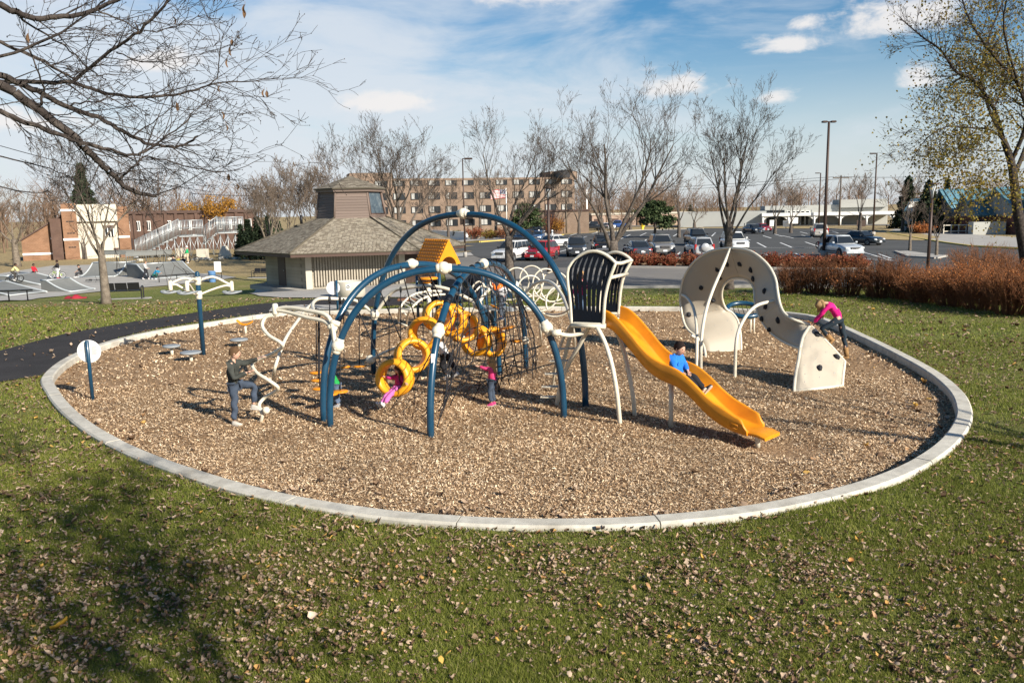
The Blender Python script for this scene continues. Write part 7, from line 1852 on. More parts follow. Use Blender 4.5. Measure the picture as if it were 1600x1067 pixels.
tree_px('sapling on the traffic island right of the brown lamp post', 1463, 401, 315, 62, .35, 2.8, 103, tw='twig', mt='bark_tan', rmin=.01, kids=(6,5,4), maxl=3, stems=5)
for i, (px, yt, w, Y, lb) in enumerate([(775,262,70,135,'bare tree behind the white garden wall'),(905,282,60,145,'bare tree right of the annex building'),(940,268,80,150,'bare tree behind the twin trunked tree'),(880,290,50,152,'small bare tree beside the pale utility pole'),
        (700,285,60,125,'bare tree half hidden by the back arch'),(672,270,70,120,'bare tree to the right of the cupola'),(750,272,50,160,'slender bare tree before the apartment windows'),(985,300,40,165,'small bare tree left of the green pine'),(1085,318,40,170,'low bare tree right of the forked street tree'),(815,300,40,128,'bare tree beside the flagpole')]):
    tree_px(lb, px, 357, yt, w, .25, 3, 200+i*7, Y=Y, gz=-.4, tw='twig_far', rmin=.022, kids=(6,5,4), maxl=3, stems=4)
# dense tan bushy trees left of the cupola
for i, (px, yt, w, Y) in enumerate([(448,282,70,92),(485,258,80,96),(515,268,60,100),(418,288,50,104)]):
    tree_px(['dense tan bare tree furthest left above the shelter eave','tall dense tan bare tree left of the cupola','dense tan bare tree touching the cupola','dense bare tree behind the black bench and the evergreens'][i], px, 392, yt, w, .18, 4, 300+i*11, Y=Y, gz=-1.6, tw='twig_far', mt='bark_tan', rmin=.018, kids=(8,6,4,2), maxl=4, stems=6)

# far woods that read as one brown mass
def far_wood(name, spots, seed, hmin, hmax, mat_, twn=17):
    rs = np.random.RandomState(seed); segs = Segs()
    for (x, y, z) in spots:
        h = rs.uniform(hmin, hmax); segs.add(V3(x,y,z), V3(x,y,z+h*.6), .22, .12)
        for k in range(twn):
            a = rs.uniform(0, 2*math.pi); z0 = z+h*rs.uniform(.12, .7); L_ = h*rs.uniform(.18, .42); d = nrm_(V3(math.cos(a)*.6, math.sin(a)*.6, rs.uniform(.3, 1.2))); q = V3(x,y,z0)+d*L_
            segs.add(V3(x,y,z0), q, .06, .03)
            for j in range(3):
                e = lerp(V3(x,y,z0), q, rs.uniform(.3, 1)); segs.add(e, e+nrm_(d+rs.normal(0,.5,3))*L_*.5, .035, .015)
    o = segs.mesh(name, mat_, None, 3); o['kind'] = 'stuff'; return o
rs = np.random.RandomState(12)
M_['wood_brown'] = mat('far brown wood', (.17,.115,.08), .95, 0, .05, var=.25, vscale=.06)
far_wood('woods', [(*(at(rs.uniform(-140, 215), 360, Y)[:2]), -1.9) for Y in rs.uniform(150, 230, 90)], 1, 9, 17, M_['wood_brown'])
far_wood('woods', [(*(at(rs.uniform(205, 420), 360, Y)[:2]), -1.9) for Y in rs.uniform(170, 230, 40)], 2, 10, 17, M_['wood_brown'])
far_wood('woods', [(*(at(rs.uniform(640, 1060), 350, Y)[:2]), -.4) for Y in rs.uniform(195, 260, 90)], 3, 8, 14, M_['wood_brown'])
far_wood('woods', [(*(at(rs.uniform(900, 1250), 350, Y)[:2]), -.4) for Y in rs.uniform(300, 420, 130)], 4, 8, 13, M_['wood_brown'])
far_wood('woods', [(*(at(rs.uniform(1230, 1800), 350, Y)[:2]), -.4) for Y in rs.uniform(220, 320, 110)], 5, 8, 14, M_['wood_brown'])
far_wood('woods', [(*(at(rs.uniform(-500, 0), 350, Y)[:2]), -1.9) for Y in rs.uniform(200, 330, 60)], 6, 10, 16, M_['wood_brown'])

def conifer(label, g, h, w, seed, matn='needles', n=9000, name='spruce_tree', rough=.0):
    rs = np.random.RandomState(seed); t = thing(name, label, 'tree', g)
    MB().tube([(0,0,-.2),(0,0,h*.95)], [w*.05,w*.01], 8).obj('trunk', M_['bark'], t)
    P = []; segs = Segs(); tiers = int(h*2.2)
    for i in range(tiers):
        f = (i+.5)/tiers; z = h*(.06+.92*f); R_ = w*.5*(1-f)**.85*rs.uniform(.8, 1.1)
        for k in range(int(6+10*(1-f))):
            a = rs.uniform(0, 2*math.pi); L_ = R_*rs.uniform(.65, 1.1); d = V3(math.cos(a), math.sin(a), -.18+.25*f); segs.add(V3(0,0,z), V3(0,0,z)+d*L_, .03, .01)
            m = int(n/tiers/12); u = rs.uniform(.15, 1, m)[:, None]; P.append(V3(0,0,z)+d*L_*u+rs.normal(0, .10+.05*w/5, (m, 3))*(1.2-.6*u))
    P = np.concatenate(P); leaf_cloud('crown', P, .034*h+.07, M_[matn], t, rs); segs.mesh('limbs', M_['bark'], t, 3); return t
g = gr(1373,360); conifer('dark spruce at the right end of the white building', V3(g[0], 118, -.3), at(1373,284,118)[2]+.3, 6.4, 5, n=15000)
conifer('dark spruce behind the bare tree right of the pole', V3(*(at(1416,358,140)[:2]), -.3), at(1416,276,140)[2]+.3, 6.0, 6, n=12000)
conifer('dark spruce tip behind the blue roofed building', V3(*(at(1476,358,170)[:2]), -.3), at(1476,279,170)[2]+.3, 3.4, 7)
conifer('tall dark spruce behind the pale stucco building', V3(*(at(138,398,150)[:2]), -1.9), at(134,256,150)[2]+1.9, 8.5, 8, n=14000)
conifer('small dark spruce on the far horizon', V3(*(at(1078,352,260)[:2]), -.4), at(1078,320,260)[2]+.4, 5, 9, n=3000)
for i, (px, yt, w, Y) in enumerate([(390,342,2.8,112),(405,338,3.0,114),(422,335,3.2,113),(378,350,2.4,116),(437,345,2.8,118)]):
    conifer(['dense dark evergreen second from the bleachers','dense dark evergreen third from the bleachers','dense dark evergreen fourth from the bleachers','dense dark evergreen touching the bleachers','dense dark evergreen by the shelter roof'][i], V3(*(at(px,395,Y)[:2]), -1.8), at(px,yt,Y)[2]+1.8, w*1.2, 20+i, n=5000, name='evergreen_tree')
# spreading pine
def pine(label, g, h, w, seed, n=7000):
    rs = np.random.RandomState(seed); t = thing('pine_tree', label, 'tree', g); MB().tube([(0,0,-.2),(.1,0,h*.5),(-.05,0,h*.9)], [.22,.15,.04], 8).obj('trunk', M_['bark'], t)
    P = []; segs = Segs()
    for k in range(34):
        z = h*rs.uniform(.28, .97); a = rs.uniform(0, 2*math.pi); L_ = w*.5*(1-((z/h-.42)/.62)**2)*rs.uniform(.6, 1.05); e = V3(math.cos(a)*L_, math.sin(a)*L_, z+L_*.12); segs.add(V3(0,0,z-.2), e, .06, .02)
        m = n//34; P.append(e*V3(1,1,1)+rs.normal(0, 1, (m, 3))*V3(.55,.55,.22)*(.5+L_/w)); 
    leaf_cloud('crown', np.concatenate(P), .30, M_['needles_pine'], t, rs, -.3); segs.mesh('limbs', M_['bark'], t, 4); return t
pine('rounded green pine behind the far kerb', V3(*(at(1023,359,120)[:2]), -.3), at(1023,315,120)[2]+.3, 4.6, 3)
pine('green pine behind the fork of the tree by the flag', V3(*(at(822,360,130)[:2]), -.3), at(822,318,130)[2]+.3, 4.4, 4, 4000)
# golden tree
g = V3(*(at(340,398,150)[:2]), -1.9); t, tips = bare_tree('tree with golden yellow leaves behind the bleachers', g, at(340,312,150)[2]+1.9, 9.0, 2.5, .2, 131, stems=7, kids=(6,5,4), maxl=3, tw='twig_far', name='golden_tree')
rs = np.random.RandomState(5); P = np.concatenate([p+rs.normal(0,.38,(3,3)) for p, d in tips]); leaf_cloud('leaves', P, .30, M_['leaf_yellow'], t, rs)
g = V3(*(at(300,398,156)[:2]), -1.9); t, tips = bare_tree('smaller golden tree left of the taller golden one', g, at(300,326,156)[2]+1.9, 7.5, 2.0, .2, 137, stems=6, kids=(6,5,3), maxl=3, tw='twig_far', name='golden_tree')
P = np.concatenate([p+rs.normal(0,.38,(3,3)) for p, d in tips]); leaf_cloud('leaves', P, .30, M_['leaf_yellow'], t, rs)

# ---- shrubs
def shrub(label, g, h, w, seed, leafm, stems=130, leaves=1600, lsize=.07, depth=None, group=None, name='shrub', topm=None, rm=.004):
    rs = np.random.RandomState(seed); t = thing(name, label, 'shrub', g, 0, group); segs = Segs(); P = []; depth = depth or w
    for k in range(stems):
        a = rs.uniform(0, 2*math.pi); q = rs.uniform(0, 1)**.6; b = V3(math.cos(a)*q*w*.22, math.sin(a)*q*depth*.22, -.05)
        e = V3(math.cos(a)*q*w*.56, math.sin(a)*q*depth*.56, h*rs.uniform(.6, 1.08)*(1-.30*q*q)); p = b; m = 4
        for i in range(m):
            f = (i+1)/m; nx = b*(1-f)+e*f+V3(0,0,h*.10*math.sin(math.pi*f))+rs.normal(0,.04,3); segs.add(p, nx, .012*(1-.6*i/m), .012*(1-.6*(i+1)/m))
            if i > 0:
                for j in range(3): c = lerp(p, nx, rs.uniform()); segs.add(c, c+nrm_(nx-p+rs.normal(0,.12,3))*rs.uniform(.12,.38)+V3(0,0,.06), .006, .002); P.append(segs.b[-1]); P.append(c)
            p = nx
        P.append(p)
    P = np.array(P); segs.mesh('stems', M_['shrub_twig'], t, 3, rm)
    Q = P[rs.randint(0, len(P), leaves)]+rs.normal(0, .06, (leaves, 3)); Q = Q[Q[:, 2] > .03]; 
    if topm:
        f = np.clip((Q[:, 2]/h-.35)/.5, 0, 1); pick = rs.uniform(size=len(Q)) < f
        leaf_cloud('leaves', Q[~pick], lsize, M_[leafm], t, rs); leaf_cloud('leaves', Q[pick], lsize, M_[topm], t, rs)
    else: leaf_cloud('leaves', Q, lsize, M_[leafm], t, rs)
    return t
hedge = [(1243,463,52,46,'m','left end of the brown hedge'),(1285,464,60,50,'m','second from its left end, dark'),(1330,467,66,54,'r','third from its left end, orange topped'),(1378,470,56,52,'m','fourth from its left end, dark'),
         (1412,472,54,58,'m','behind it, tall and dark, right of the girl'),(1452,478,70,50,'r','left of the lamp post foot'),(1497,484,74,56,'r','right of the lamp post foot'),(1545,490,78,66,'r','orange and broad before the leafy tree'),
         (1592,497,78,74,'r','by the leafy tree trunk'),(1645,502,90,78,'r','at the right edge'),(1475,470,70,50,'m','in the back row by the lamp post'),(1530,474,80,52,'r','in the back row, right part'),(1600,480,80,56,'r','in the back row at the edge')]
for i, (px, by, w, hp_, c, lb) in enumerate(hedge):
    g = gr(px, by-3); s = FPX/g[1]; g[1] += w/s*.3
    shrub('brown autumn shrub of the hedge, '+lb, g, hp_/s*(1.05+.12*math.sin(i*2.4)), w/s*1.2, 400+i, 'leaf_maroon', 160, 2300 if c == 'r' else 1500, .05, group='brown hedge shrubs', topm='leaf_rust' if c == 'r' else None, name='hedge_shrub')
for i in range(14):
    px = 992+26.8*i; g = gr(px, 416.5+i*.25); s = FPX/g[1]; r_ = np.random.RandomState(i); w = r_.uniform(26, 33)/s; h = r_.uniform(15, 19)/s
    side = 'left end' if i == 0 else 'right end, isolated from the silver SUV' if i == 13 else f'under the {["","dark sedan nose","silver brown SUV","gap left of the spare wheel car","spare wheel car","gap right of the spare wheel car","white SUV","crown of the climbing wall","right side of the climbing wall","bay left of the first stall line","bay between two stall lines","tall light pole foot","pole and silver SUV"][i]}'
    shrub('low red shrub in the bed, '+side, g, h, w, 500+i, 'leaf_red', 60, 1100, .13, group='low red shrubs in the car park bed', name='red_shrub', rm=.008)
shrub('leafless bushy shrub behind the hedge right of the lamp post', gr(1528,437), 1.9, 3.2, 601, 'leaf_dead', 170, 60, .05, name='bare_shrub')
shrub('leafless low shrub behind the hedge by the leafy tree', gr(1572,440), 1.6, 2.6, 602, 'leaf_dead', 110, 40, .05, name='bare_shrub')
for i, (px, c, w, h, lb) in enumerate([(715,'needles_pine',1.5,1.3,'round green shrub before the white garden wall, right one'),(706,'needles_pine',1.3,1.2,'round green shrub before the white garden wall, middle one'),(694,'needles_pine',1.2,1.1,'round green shrub before the white garden wall, left one'),(742,'leaf_red',3.0,1.8,'reddish shrub right of the white garden wall'),(765,'leaf_olive',2.4,1.3,'olive shrub right of the reddish one'),(788,'leaf_maroon',3,1.6,'dull brown shrub below the flagpole'),(873,'leaf_yellow',2.4,2.6,'yellow shrub right of the thin light pole'),(862,'leaf_maroon',4,3.4,'tall dull brown shrub beside the annex'),(1440,'leaf_rust',3,1.6,'rusty shrub at the foot of the white panel wing')]):
    g = gr(px, 374 if px < 800 else 366); shrub(lb, g, h, w, 620+i, c, 60, 800, .2, name='garden_shrub', rm=.012)

# ---- the leafy tree at the right edge
def leafy_tree():
    base = V3(*(at(1604,470,34)[:2]), .1); rs = np.random.RandomState(77); Y0 = 34
    t = thing('leafy_tree', 'tall tree with sparse olive leaves at the right edge behind the hedge', 'tree', base)
    L = lambda pts, rp: ([at(1348+x/2.54, y/2.54, Y0+dy)-base for x, y, dy in pts], rp)
    thick, segs, tips = Segs(), Segs(), []
    trunk = [V3(.1,0,-.2)]+L([(655,1080,0),(640,980,0),(618,860,0),(603,740,0),(588,640,0),(560,560,0)], 0)[0]
    MB().tube(spline(trunk, 3), np.interp(np.linspace(0, 1, 19), [0,.25,1], [.30,.23,.12]), 10).obj('trunk', M_['bark_dark'], t)
    limbs = [([(560,560,0),(520,430,.3),(440,320,.6),(370,285,.8),(310,200,.9),(240,150,1),(150,75,1)], .13), ([(590,640,0),(640,520,-.4),(645,400,-.8),(600,310,-1),(545,250,-1.2),(480,170,-1.4),(420,70,-1.5),(390,-20,-1.5)], .14),
             ([(588,600,0),(520,522,-.8),(430,508,-1.6),(330,505,-2),(250,555,-2.2),(190,640,-2.4)], .07), ([(600,700,0),(655,560,1),(690,400,1.5),(700,200,2),(680,20,2)], .14), ([(560,560,0),(500,430,2),(470,300,3),(500,150,4),(560,0,4.5),(600,-120,5)], .10),
             ([(590,600,0),(470,600,1.5),(380,590,2.4),(300,640,3)], .05), ([(600,660,0),(560,640,-2),(480,660,-3),(430,730,-3.5)], .045), ([(645,420,-1),(560,120,-3),(590,-60,-4)], .08), ([(610,760,0),(570,730,-1),(540,780,-1.6)], .035), ([(650,560,0),(760,430,0),(860,250,0)], .1)]
    for pts, r in limbs:
        P, r = L(pts, r); r *= .66; P = spline(P, 4); n = len(P)
        for i in range(n-1):
            f = i/n; r0 = r*(1-.75*f); (thick if r0 > .03 else segs).add(P[i], P[i+1], r0, r*(1-.75*(i+1)/n))
            if i > 3:
                for k in range(3):
                    d = nrm_(P[i+1]-P[i]); a = rs.normal(0, 1, 3); nd = nrm_(d*.75+nrm_(a-d*(a@d))*.8+V3(0,0,.05)); grow(rs, segs, tips, P[i], nd, rs.uniform(.8, 2.0)*(1-.3*f), r0*.42, 1, 3, .1, .6, (4,4,3), .16, .3, .55, thick)
    thick.mesh('limbs', M_['bark_dark'], t, 6); segs.mesh('crown', M_['bark_dark'], t, 3, .006)
    T = np.array([p for p, d in tips]); W = T+base
    pr = np.array([proj(w) for w in W]); dens = np.clip((pr[:, 0]-1395)/150, .12, 1)*np.where(pr[:, 1] < 70, .35, 1)
    keep = T[rs.uniform(size=len(T)) < dens*.8]
    P = np.concatenate([keep+rs.normal(0,.24,keep.shape) for _ in range(6)]); leaf_cloud('leaves', P, .095, M_['leaf_olive'], t, rs, .6)
leafy_tree()

# ---- overhanging branches at the upper left: a tree whose trunk stands left of the picture
def overhang():
    rs = np.random.RandomState(31); base = V3(-10.5, 6.2, .1)
    t = thing('overhanging_tree', 'bare tree whose dark branches reach into the sky at the upper left', 'tree', base)
    Yb = 7.2; W = lambda x, y, Y: at(x, y, Y)-base
    hub = W(-460, 160, 6.6)
    MB().tube(spline([V3(.1,-.1,-.2), V3(0,0,1.5), lerp(V3(0,0,1.5), hub, .6), hub, hub+V3(-.5,0,2), hub+V3(-.8,.3,4)], 4), [.30]*3+[.26]*6+[.2]*6+[.15]*6, 12).obj('trunk', M_['bark_dark'], t)
    limbs = [([(-200,60,6.8),(-20,122,7.0),(60,172,7.2),(115,213,7.3),(140,240,7.4),(165,262,7.5),(185,282,7.6),(215,301,7.7),(245,307,7.8)], .052, .35),
             ([(-120,90,7.1),(0,118,7.4),(50,140,7.5),(100,165,7.6),(165,190,7.7),(205,213,7.8),(240,226,7.9),(280,229,8),(310,214,8.1)], .036, .3),
             ([(-40,128,7.6),(40,128,7.8),(110,130,7.9),(150,142,8),(200,150,8.1),(260,151,8.2),(300,142,8.3),(340,130,8.4),(400,127,8.5),(440,121,8.6)], .026, .2),
             ([(115,128,7.9),(150,97,7.8),(190,68,7.7),(235,33,7.6),(270,-10,7.5),(300,-60,7.4)], .020, .5),
             ([(-60,160,6.6),(0,175,6.8),(50,195,7),(95,212,7.2),(140,226,7.4),(175,235,7.5),(215,243,7.6),(245,225,7.7),(290,192,7.8),(300,175,7.9)], .028, .25),
             ([(-60,-10,6.8),(0,8,7),(45,27,7.1),(100,27,7.2),(150,14,7.3),(200,-8,7.4)], .036, .45), ([(-40,50,7),(0,65,7.2),(60,92,7.4),(100,115,7.6),(118,127,7.8)], .018, .6),
             ([(30,28,7.1),(80,60,7.3),(110,80,7.5),(150,115,7.7),(165,125,7.8)], .012, .4), ([(185,282,7.6),(210,260,7.5),(235,245,7.6),(300,262,7.8),(360,268,8),(415,245,8.1)], .013, .3),
             ([(300,142,8.3),(335,128,8.3),(342,95,8.3),(343,60,8.3),(330,28,8.3)], .010, .3), ([(60,172,7.2),(68,140,7.1),(58,110,7),(40,60,7)], .014, .4), ([(110,165,7.6),(155,158,7.6),(185,146,7.7)], .011, .5),
             ([(180,82,7.7),(215,95,7.8),(250,97,7.9),(310,84,8)], .010, .3), ([(205,213,7.8),(240,192,7.9),(275,160,8)], .010, .4), ([(-60,230,7.4),(20,250,7.6),(90,268,7.8),(120,285,7.9)], .012, .3), ([(-40,280,7.2),(30,300,7.4),(80,300,7.6)], .010, .3),
             ([(150,15,7.3),(200,38,7.4),(245,50,7.5),(310,26,7.6)], .011, .3), ([(-30,95,6.8),(60,70,6.9),(140,20,7),(170,-10,7)], .016, .4)]
    thick, segs, tips = Segs(), Segs(), []
    for pts, r, e in limbs:
        P = spline([W(*p) for p in pts], 5); n = len(P)
        P = [p+rs.normal(0, .006, 3) for p in P]
        for i in range(n-1):
            f0, f1 = i/(n-1), (i+1)/(n-1); r0, r1 = r*(1-(1-e)*f0)*.84, r*(1-(1-e)*f1)*.84
            (thick if r0 > .01 else segs).add(P[i], P[i+1], r0, r1)
            if i > 2:
                for k in range(2 if f0 > .2 else 1):
                    if rs.rand() < .30:
                        d = nrm_(P[i+1]-P[i]); a = rs.normal(0, 1, 3); nd = nrm_(d*.9+nrm_(a-d*(a@d))*.62+V3(.15,0,.02)); grow(rs, segs, tips, P[i], nd, rs.uniform(.25, .75), min(r0*.5, .0065), 2, 4, .02, .55, (4,4,4,3), .16, .4, .5, None)
        tips.append((P[-1], nrm_(P[-1]-P[-2])))
    # connect limbs back to the trunk outside the picture
    for pts, r, e in limbs:
        if pts[0][0] < 0: thick.add(hub+V3(0,0,rs.uniform(-.2,1.2)), W(*pts[0]), r*1.3, r*.74)
    thick.mesh('limbs', M_['bark_dark'], t, 7); segs.mesh('twigs', M_['bark_dark'], t, 3, .0024)
    # buds and the few curled dead leaves still hanging
    bud = MB()
    for p, d in tips[::3]: bud.ball(p, .0042, 5, 4, (1,1,1.6))
    bud.obj('buds', M_['bark_dark'], t)['kind'] = 'stuff'
    lv = [p for p, d in tips if rs.rand() < .035]
    for (x, y, Y) in [(383,8,8.0),(380,15,8.0),(363,62,8.4),(361,72,8.4),(356,92,8.4),(413,140,8.5),(417,142,8.5),(346,175,8.3),(344,135,8.3),(352,195,8.3),(275,160,8),(280,162,8),(45,52,7.0),(270,27,7.6),(358,272,8.1),(369,288,8.1),(211,38,7.5)]:
        c = W(x, y, Y); L_ = rs.uniform(.05, .09); a = rs.uniform(0, 6); rows = []
        tw = rs.uniform(-.5, .5)
        for i in range(7):
            f = i/6; w = .016*math.sin(math.pi*(f*.92+.04)); rows.append([c+V3(math.cos(a+tw*f)*w*s_, math.sin(a+tw*f)*w*s_, -L_*f)+V3(-math.sin(a), math.cos(a), 0)*(.012*abs(s_)+.014*math.sin(f*3)) for s_ in (-1,-.5,0,.5,1)])
        MB().grid(rows).tube([c+V3(0,0,.03), c], .0015, 4).obj('leaf', M_['leaf_dead'], t)
    c = W(382,-2,8); MB().tube([c+V3(0,0,.25), c], .003, 4).obj('twig', M_['bark_dark'], t)
overhang()
# two more trees beside and behind the viewer that shade the lawn and the mulch
t, tips = bare_tree('tree behind the viewer that shades the lawn', (5.2,-1.9,.1), 9.4, 4.0, 4.6, .20, 811, stems=5, kids=(6,5,4), maxl=3, name='shade_tree')
rs = np.random.RandomState(8); P = np.concatenate([p+rs.normal(0,.3,(3,3)) for p, d in tips]); leaf_cloud('leaves', P, .13, M_['leaf_olive'], t, rs)
bare_tree('bare tree right of the viewer outside the picture', (14.2,7.6,.1), 10.5, 6.0, 3.4, .24, 823, stems=6, kids=(6,5,4), maxl=3, name='shade_tree')
# ------------------------------------------------------------------ grass blades, fallen leaves, wood chips
def Hn(x, y):
    s = lambda t: (lambda q: q*q*(3-2*q))(np.clip(t, 0, 1))
    z = 0.1-0.4*s((y-36)/20)-1.6*s((y-38)/30)*s((-4-x)/18)
    near = (y < 12) & (abs(x) < 14)
    return z+near*0.02*(np.sin(x*1.7+.5)*np.sin(y*1.3)+.5*np.sin(x*3.1)*np.cos(y*2.7))
def field(x, y, seed, sc):
    rs = np.random.RandomState(seed); v = np.zeros_like(x)
    for k in range(7):
        a = rs.uniform(0, 6.28); f = sc*rs.uniform(.5, 2.2); v += np.sin((x*math.cos(a)+y*math.sin(a))*f+rs.uniform(0, 6.28))
    return v/2.6                                         # roughly -1..1
PATHP = np.array([gr(*p)[:2] for p in [(-60,572),(0,549),(100,523),(200,505),(300,490),(400,476),(500,468),(600,466.5),(660,467.5),(660,476),(560,481),(450,486),(390,493),(320,502),(255,512),(190,527),(110,556),(66,588),(0,598),(-60,612)]])
def lawn_points(n, y0, y1, rs, pad=.6):
    y = np.sqrt(rs.uniform(y0**2, y1**2, n)); x = rs.uniform(-1, 1, n)*(y*.635+pad)
    ok = ~inside(KERB-KN*.02, x, y) & ~inside(PATHP, x, y)
    return x[ok], y[ok]
M_['blade'] = ramp_mat('grass blades', [(0,(.065,.083,.009)),(.35,(.155,.185,.023)),(.7,(.245,.265,.044)),(.9,(.29,.27,.08)),(1,(.38,.32,.16))], 'island', .65, spec=.25, transl=.3)
M_['litter'] = ramp_mat('fallen leaves', [(0,(.10,.06,.035)),(.25,(.20,.125,.075)),(.55,(.37,.265,.18)),(.85,(.52,.40,.295)),(.96,(.40,.22,.10)),(1,(.58,.36,.08))], 'island', .8, spec=.2, transl=.2)
M_['chip'] = ramp_mat('wood chips', [(0,(.06,.033,.018)),(.25,(.28,.17,.09)),(.55,(.60,.425,.255)),(.86,(.76,.58,.38)),(1,(.83,.70,.51))], 'island', .85, spec=.15)
def patchy(m, scale, lo, hi):
    """vary a per piece colour slowly over the ground: damp, dusty and worn patches"""
    nt = m.node_tree; L = nt.links.new; b = nt.nodes['Principled BSDF']; src = b.inputs['Base Color'].links[0].from_socket
    g = nt.nodes.new('ShaderNodeNewGeometry'); n = nt.nodes.new('ShaderNodeTexNoise'); n.inputs['Scale'].default_value = scale; n.inputs['Detail'].default_value = 6; L(g.outputs['Position'], n.inputs['Vector'])
    r = nt.nodes.new('ShaderNodeMapRange'); r.inputs['From Min'].default_value = .3; r.inputs['From Max'].default_value = .7; r.inputs['To Min'].default_value = lo; r.inputs['To Max'].default_value = hi; L(n.outputs['Fac'], r.inputs['Value'])
    h = nt.nodes.new('ShaderNodeHueSaturation'); L(r.outputs[0], h.inputs['Value']); L(src, h.inputs['Color']); L(h.outputs[0], b.inputs['Base Color'])
patchy(M_['chip'], .55, .72, 1.14); patchy(M_['blade'], .5, .78, 1.2)
def grass():
    rs = np.random.RandomState(1); Vs = []
    for (n, y0, y1, hgt, wd) in [(330000, 5.6, 9.5, .05, .0058), (260000, 9.5, 14, .054, .0085), (200000, 14, 24, .06, .014), (90000, 24, 38, .07, .026)]:
        x, y = lawn_points(n, y0, y1, rs); f = np.clip(field(x, y, 3, 1.6), -.6, .9); k = rs.uniform(-1.5, 1, len(x)) < f+.85
        x, y, f = x[k], y[k], f[k]; m = len(x); z = Hn(x, y); a = rs.uniform(0, 6.283, m); hh = hgt*rs.uniform(.5, 1.25, m)*(1+.25*f); ln = rs.normal(0, .55, (m, 2))*hh[:, None]; w = wd*rs.uniform(.7, 1.3, m)
        V = np.zeros((m, 3, 3)); dx, dy = np.cos(a)*w*.5, np.sin(a)*w*.5
        V[:, 0] = np.stack([x-dx, y-dy, z-.004], 1); V[:, 1] = np.stack([x+dx, y+dy, z-.004], 1); V[:, 2] = np.stack([x+ln[:, 0], y+ln[:, 1], z+hh], 1); Vs.append(V)
    V = np.concatenate(Vs); o = fast_mesh('grass', V.reshape(-1, 3), np.arange(len(V)*3).reshape(-1, 3), M_['blade']); o['kind'] = 'stuff'
grass()
def curled(x, y, z, size, rs, flat=.38, fine=True):
    n = len(x); a = rs.uniform(0, 6.283, n); t1, t2 = rs.normal(0, flat, n), rs.normal(0, flat, n); s = size*(.45+1.35*rs.uniform(0, 1, n)**2.2); cu = rs.uniform(-.25, .75, n)*s
    # local outline: a pointed leaf of 2 x 4 strips
    U, Wd = (np.array([-.5,-.18,.2,.5]), np.array([.07,.42,.33,.05])) if fine else (np.array([-.5,.5]), np.array([.26,.14])); m = len(U); V = np.zeros((n, m, 3, 3))
    for i in range(m):
        for j, q in enumerate((-1, 0, 1)):
            lx = U[i]*s; ly = q*Wd[i]*s*rs.uniform(.35, 1.5, n); lz = cu*abs(q)+(U[i]*2)**2*cu*(.3+.4*(i > 1))
            zz = lz+lx*np.sin(t1)+ly*np.sin(t2); V[:, i, j, 0] = x+lx*np.cos(a)-ly*np.sin(a); V[:, i, j, 1] = y+lx*np.sin(a)+ly*np.cos(a); V[:, i, j, 2] = zz
    V[..., 2] -= V[..., 2].reshape(n, -1).min(1)[:, None, None]; V[..., 2] += z[:, None, None]
    b = (np.arange(n)*3*m)[:, None]; F = []
    for i in range(m-1):
        for j in range(2): F.append(b+np.array([[i*3+j, i*3+j+1, (i+1)*3+j+1, (i+1)*3+j]]))
    return V.reshape(-1, 3), np.concatenate(F)
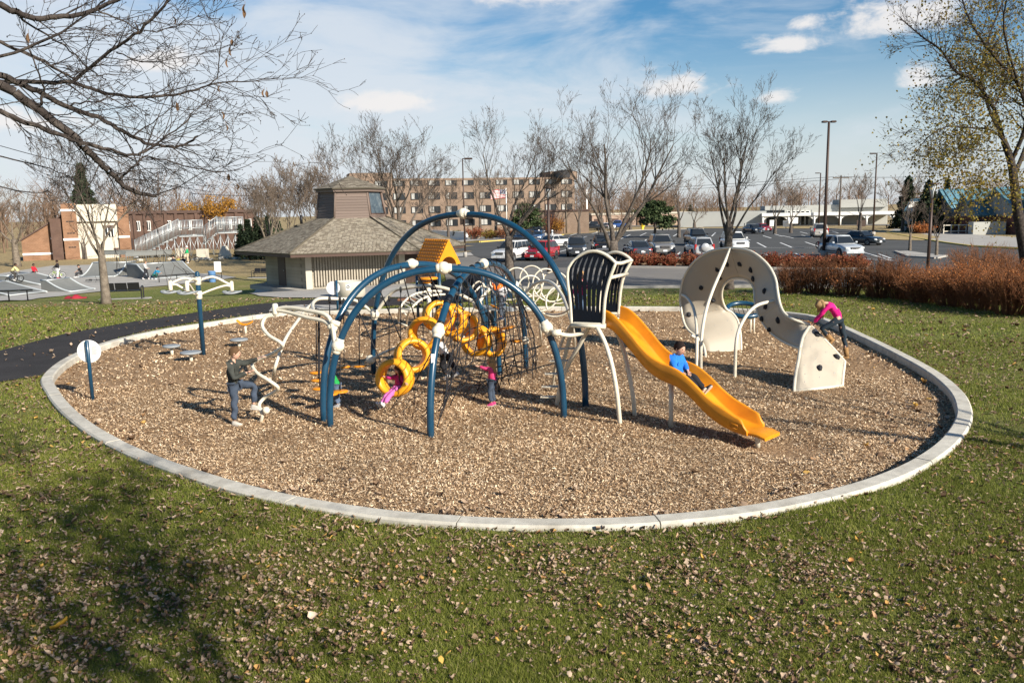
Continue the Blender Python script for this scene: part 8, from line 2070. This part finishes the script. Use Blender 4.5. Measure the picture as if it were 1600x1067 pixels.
def litter():
    rs = np.random.RandomState(2)
    for (n, y0, y1, sz, thr) in [(52000, 5.6, 9.5, .032, .0), (50000, 9.5, 14, .035, .0), (44000, 14, 24, .043, 0), (30000, 24, 40, .065, 0)]:
        x, y = lawn_points(n, y0, y1, rs); f = field(x, y, 9, 1.1)+.8*field(x, y, 10, 3.2)+.35*np.clip(-x/4, -1, 1.2); k = rs.uniform(-1.6, 1.6, len(x)) < f*.55-.2; x, y = x[k], y[k]
        V, F = curled(x, y, Hn(x, y)+rs.uniform(.006, .038, len(x)), sz, rs, fine=y0 < 9); o = fast_mesh('fallen_leaves', V, F, M_['litter']); o['kind'] = 'stuff'
    # leaves on the mulch and kerb, mostly along the edge
    i = rs.randint(0, len(KERB), 900); q = rs.exponential(.5, 900)+.36; p = KERB[i]-KN[i]*q[:, None]
    V, F = curled(p[:, 0], p[:, 1], mulch_z(p[:, 0], p[:, 1])+.015, .075, rs); fast_mesh('fallen_leaves', V, F, M_['litter'])['kind'] = 'stuff'
    px_ = rs.uniform(-1, 1, 5000)*24; py_ = rs.uniform(20, 36, 5000); k = inside(PATHP, px_, py_) & (rs.uniform(size=5000) < .35); V, F = curled(px_[k], py_[k], Hn(px_[k], py_[k])+.035, .075, rs); fast_mesh('fallen_leaves', V, F, M_['litter'])['kind'] = 'stuff'
    # larger single leaves that catch the eye
    for (x, y, lb, c) in [(93,987,'bright yellow fallen leaf lying in the shaded grass',(.62,.36,.05)),(640,1010,'large pale tan fallen leaf on the grass near the viewer',(.52,.38,.24)),(487,972,'pale pinkish fallen leaf on the open grass',(.62,.46,.34)),(614,945,'folded yellowish fallen leaf below the kerb',(.55,.38,.14)),(1330,883,'orange brown fallen leaf left of a dark one',(.5,.24,.08))]:
        g = gr(x, y); V, F = curled(np.array([0.]), np.array([0.]), np.array([.035]), .095, np.random.RandomState(x)); o = fast_mesh('large_leaf', V, F, mat('leaf', c, .75, 0, .2, var=.15, vscale=30)); o.location = g; tag(o, lb, 'leaf')
litter()
def chips():
    rs = np.random.RandomState(4)
    for (n, y0, y1, L0, W0) in [(140000, 10.5, 14.5, .031, .011), (120000, 14.5, 20, .034, .0135), (80000, 20, 36, .05, .023)]:
        y = np.sqrt(rs.uniform(y0**2, y1**2, n)); x = rs.uniform(-1, 1, n)*(y*.63+.5); k = inside(KIN, x, y); x, y = x[k], y[k]; m = len(x)
        a = rs.uniform(0, 6.283, m); L_ = L0*rs.uniform(.3, 1.7, m); w = W0*rs.uniform(.5, 1.4, m); t = rs.normal(0, .42, m); t2 = rs.normal(0, .6, m); z = mulch_z(x, y)+rs.uniform(.0, .022, m)
        V = np.zeros((m, 4, 3))
        for i, (u, v) in enumerate(((-1,-1),(1,-1),(1,1),(-1,1))):
            lx, ly = u*L_*.5, v*w*.5*rs.uniform(.6, 1.1, m); V[:, i, 0] = x+lx*np.cos(a)-ly*np.sin(a); V[:, i, 1] = y+lx*np.sin(a)+ly*np.cos(a); V[:, i, 2] = z+.01+lx*np.sin(t)+ly*np.sin(t2)
        o = fast_mesh('wood_chips', V.reshape(-1, 3), np.arange(m*4).reshape(-1, 4), M_['chip']); o['kind'] = 'stuff'
chips()
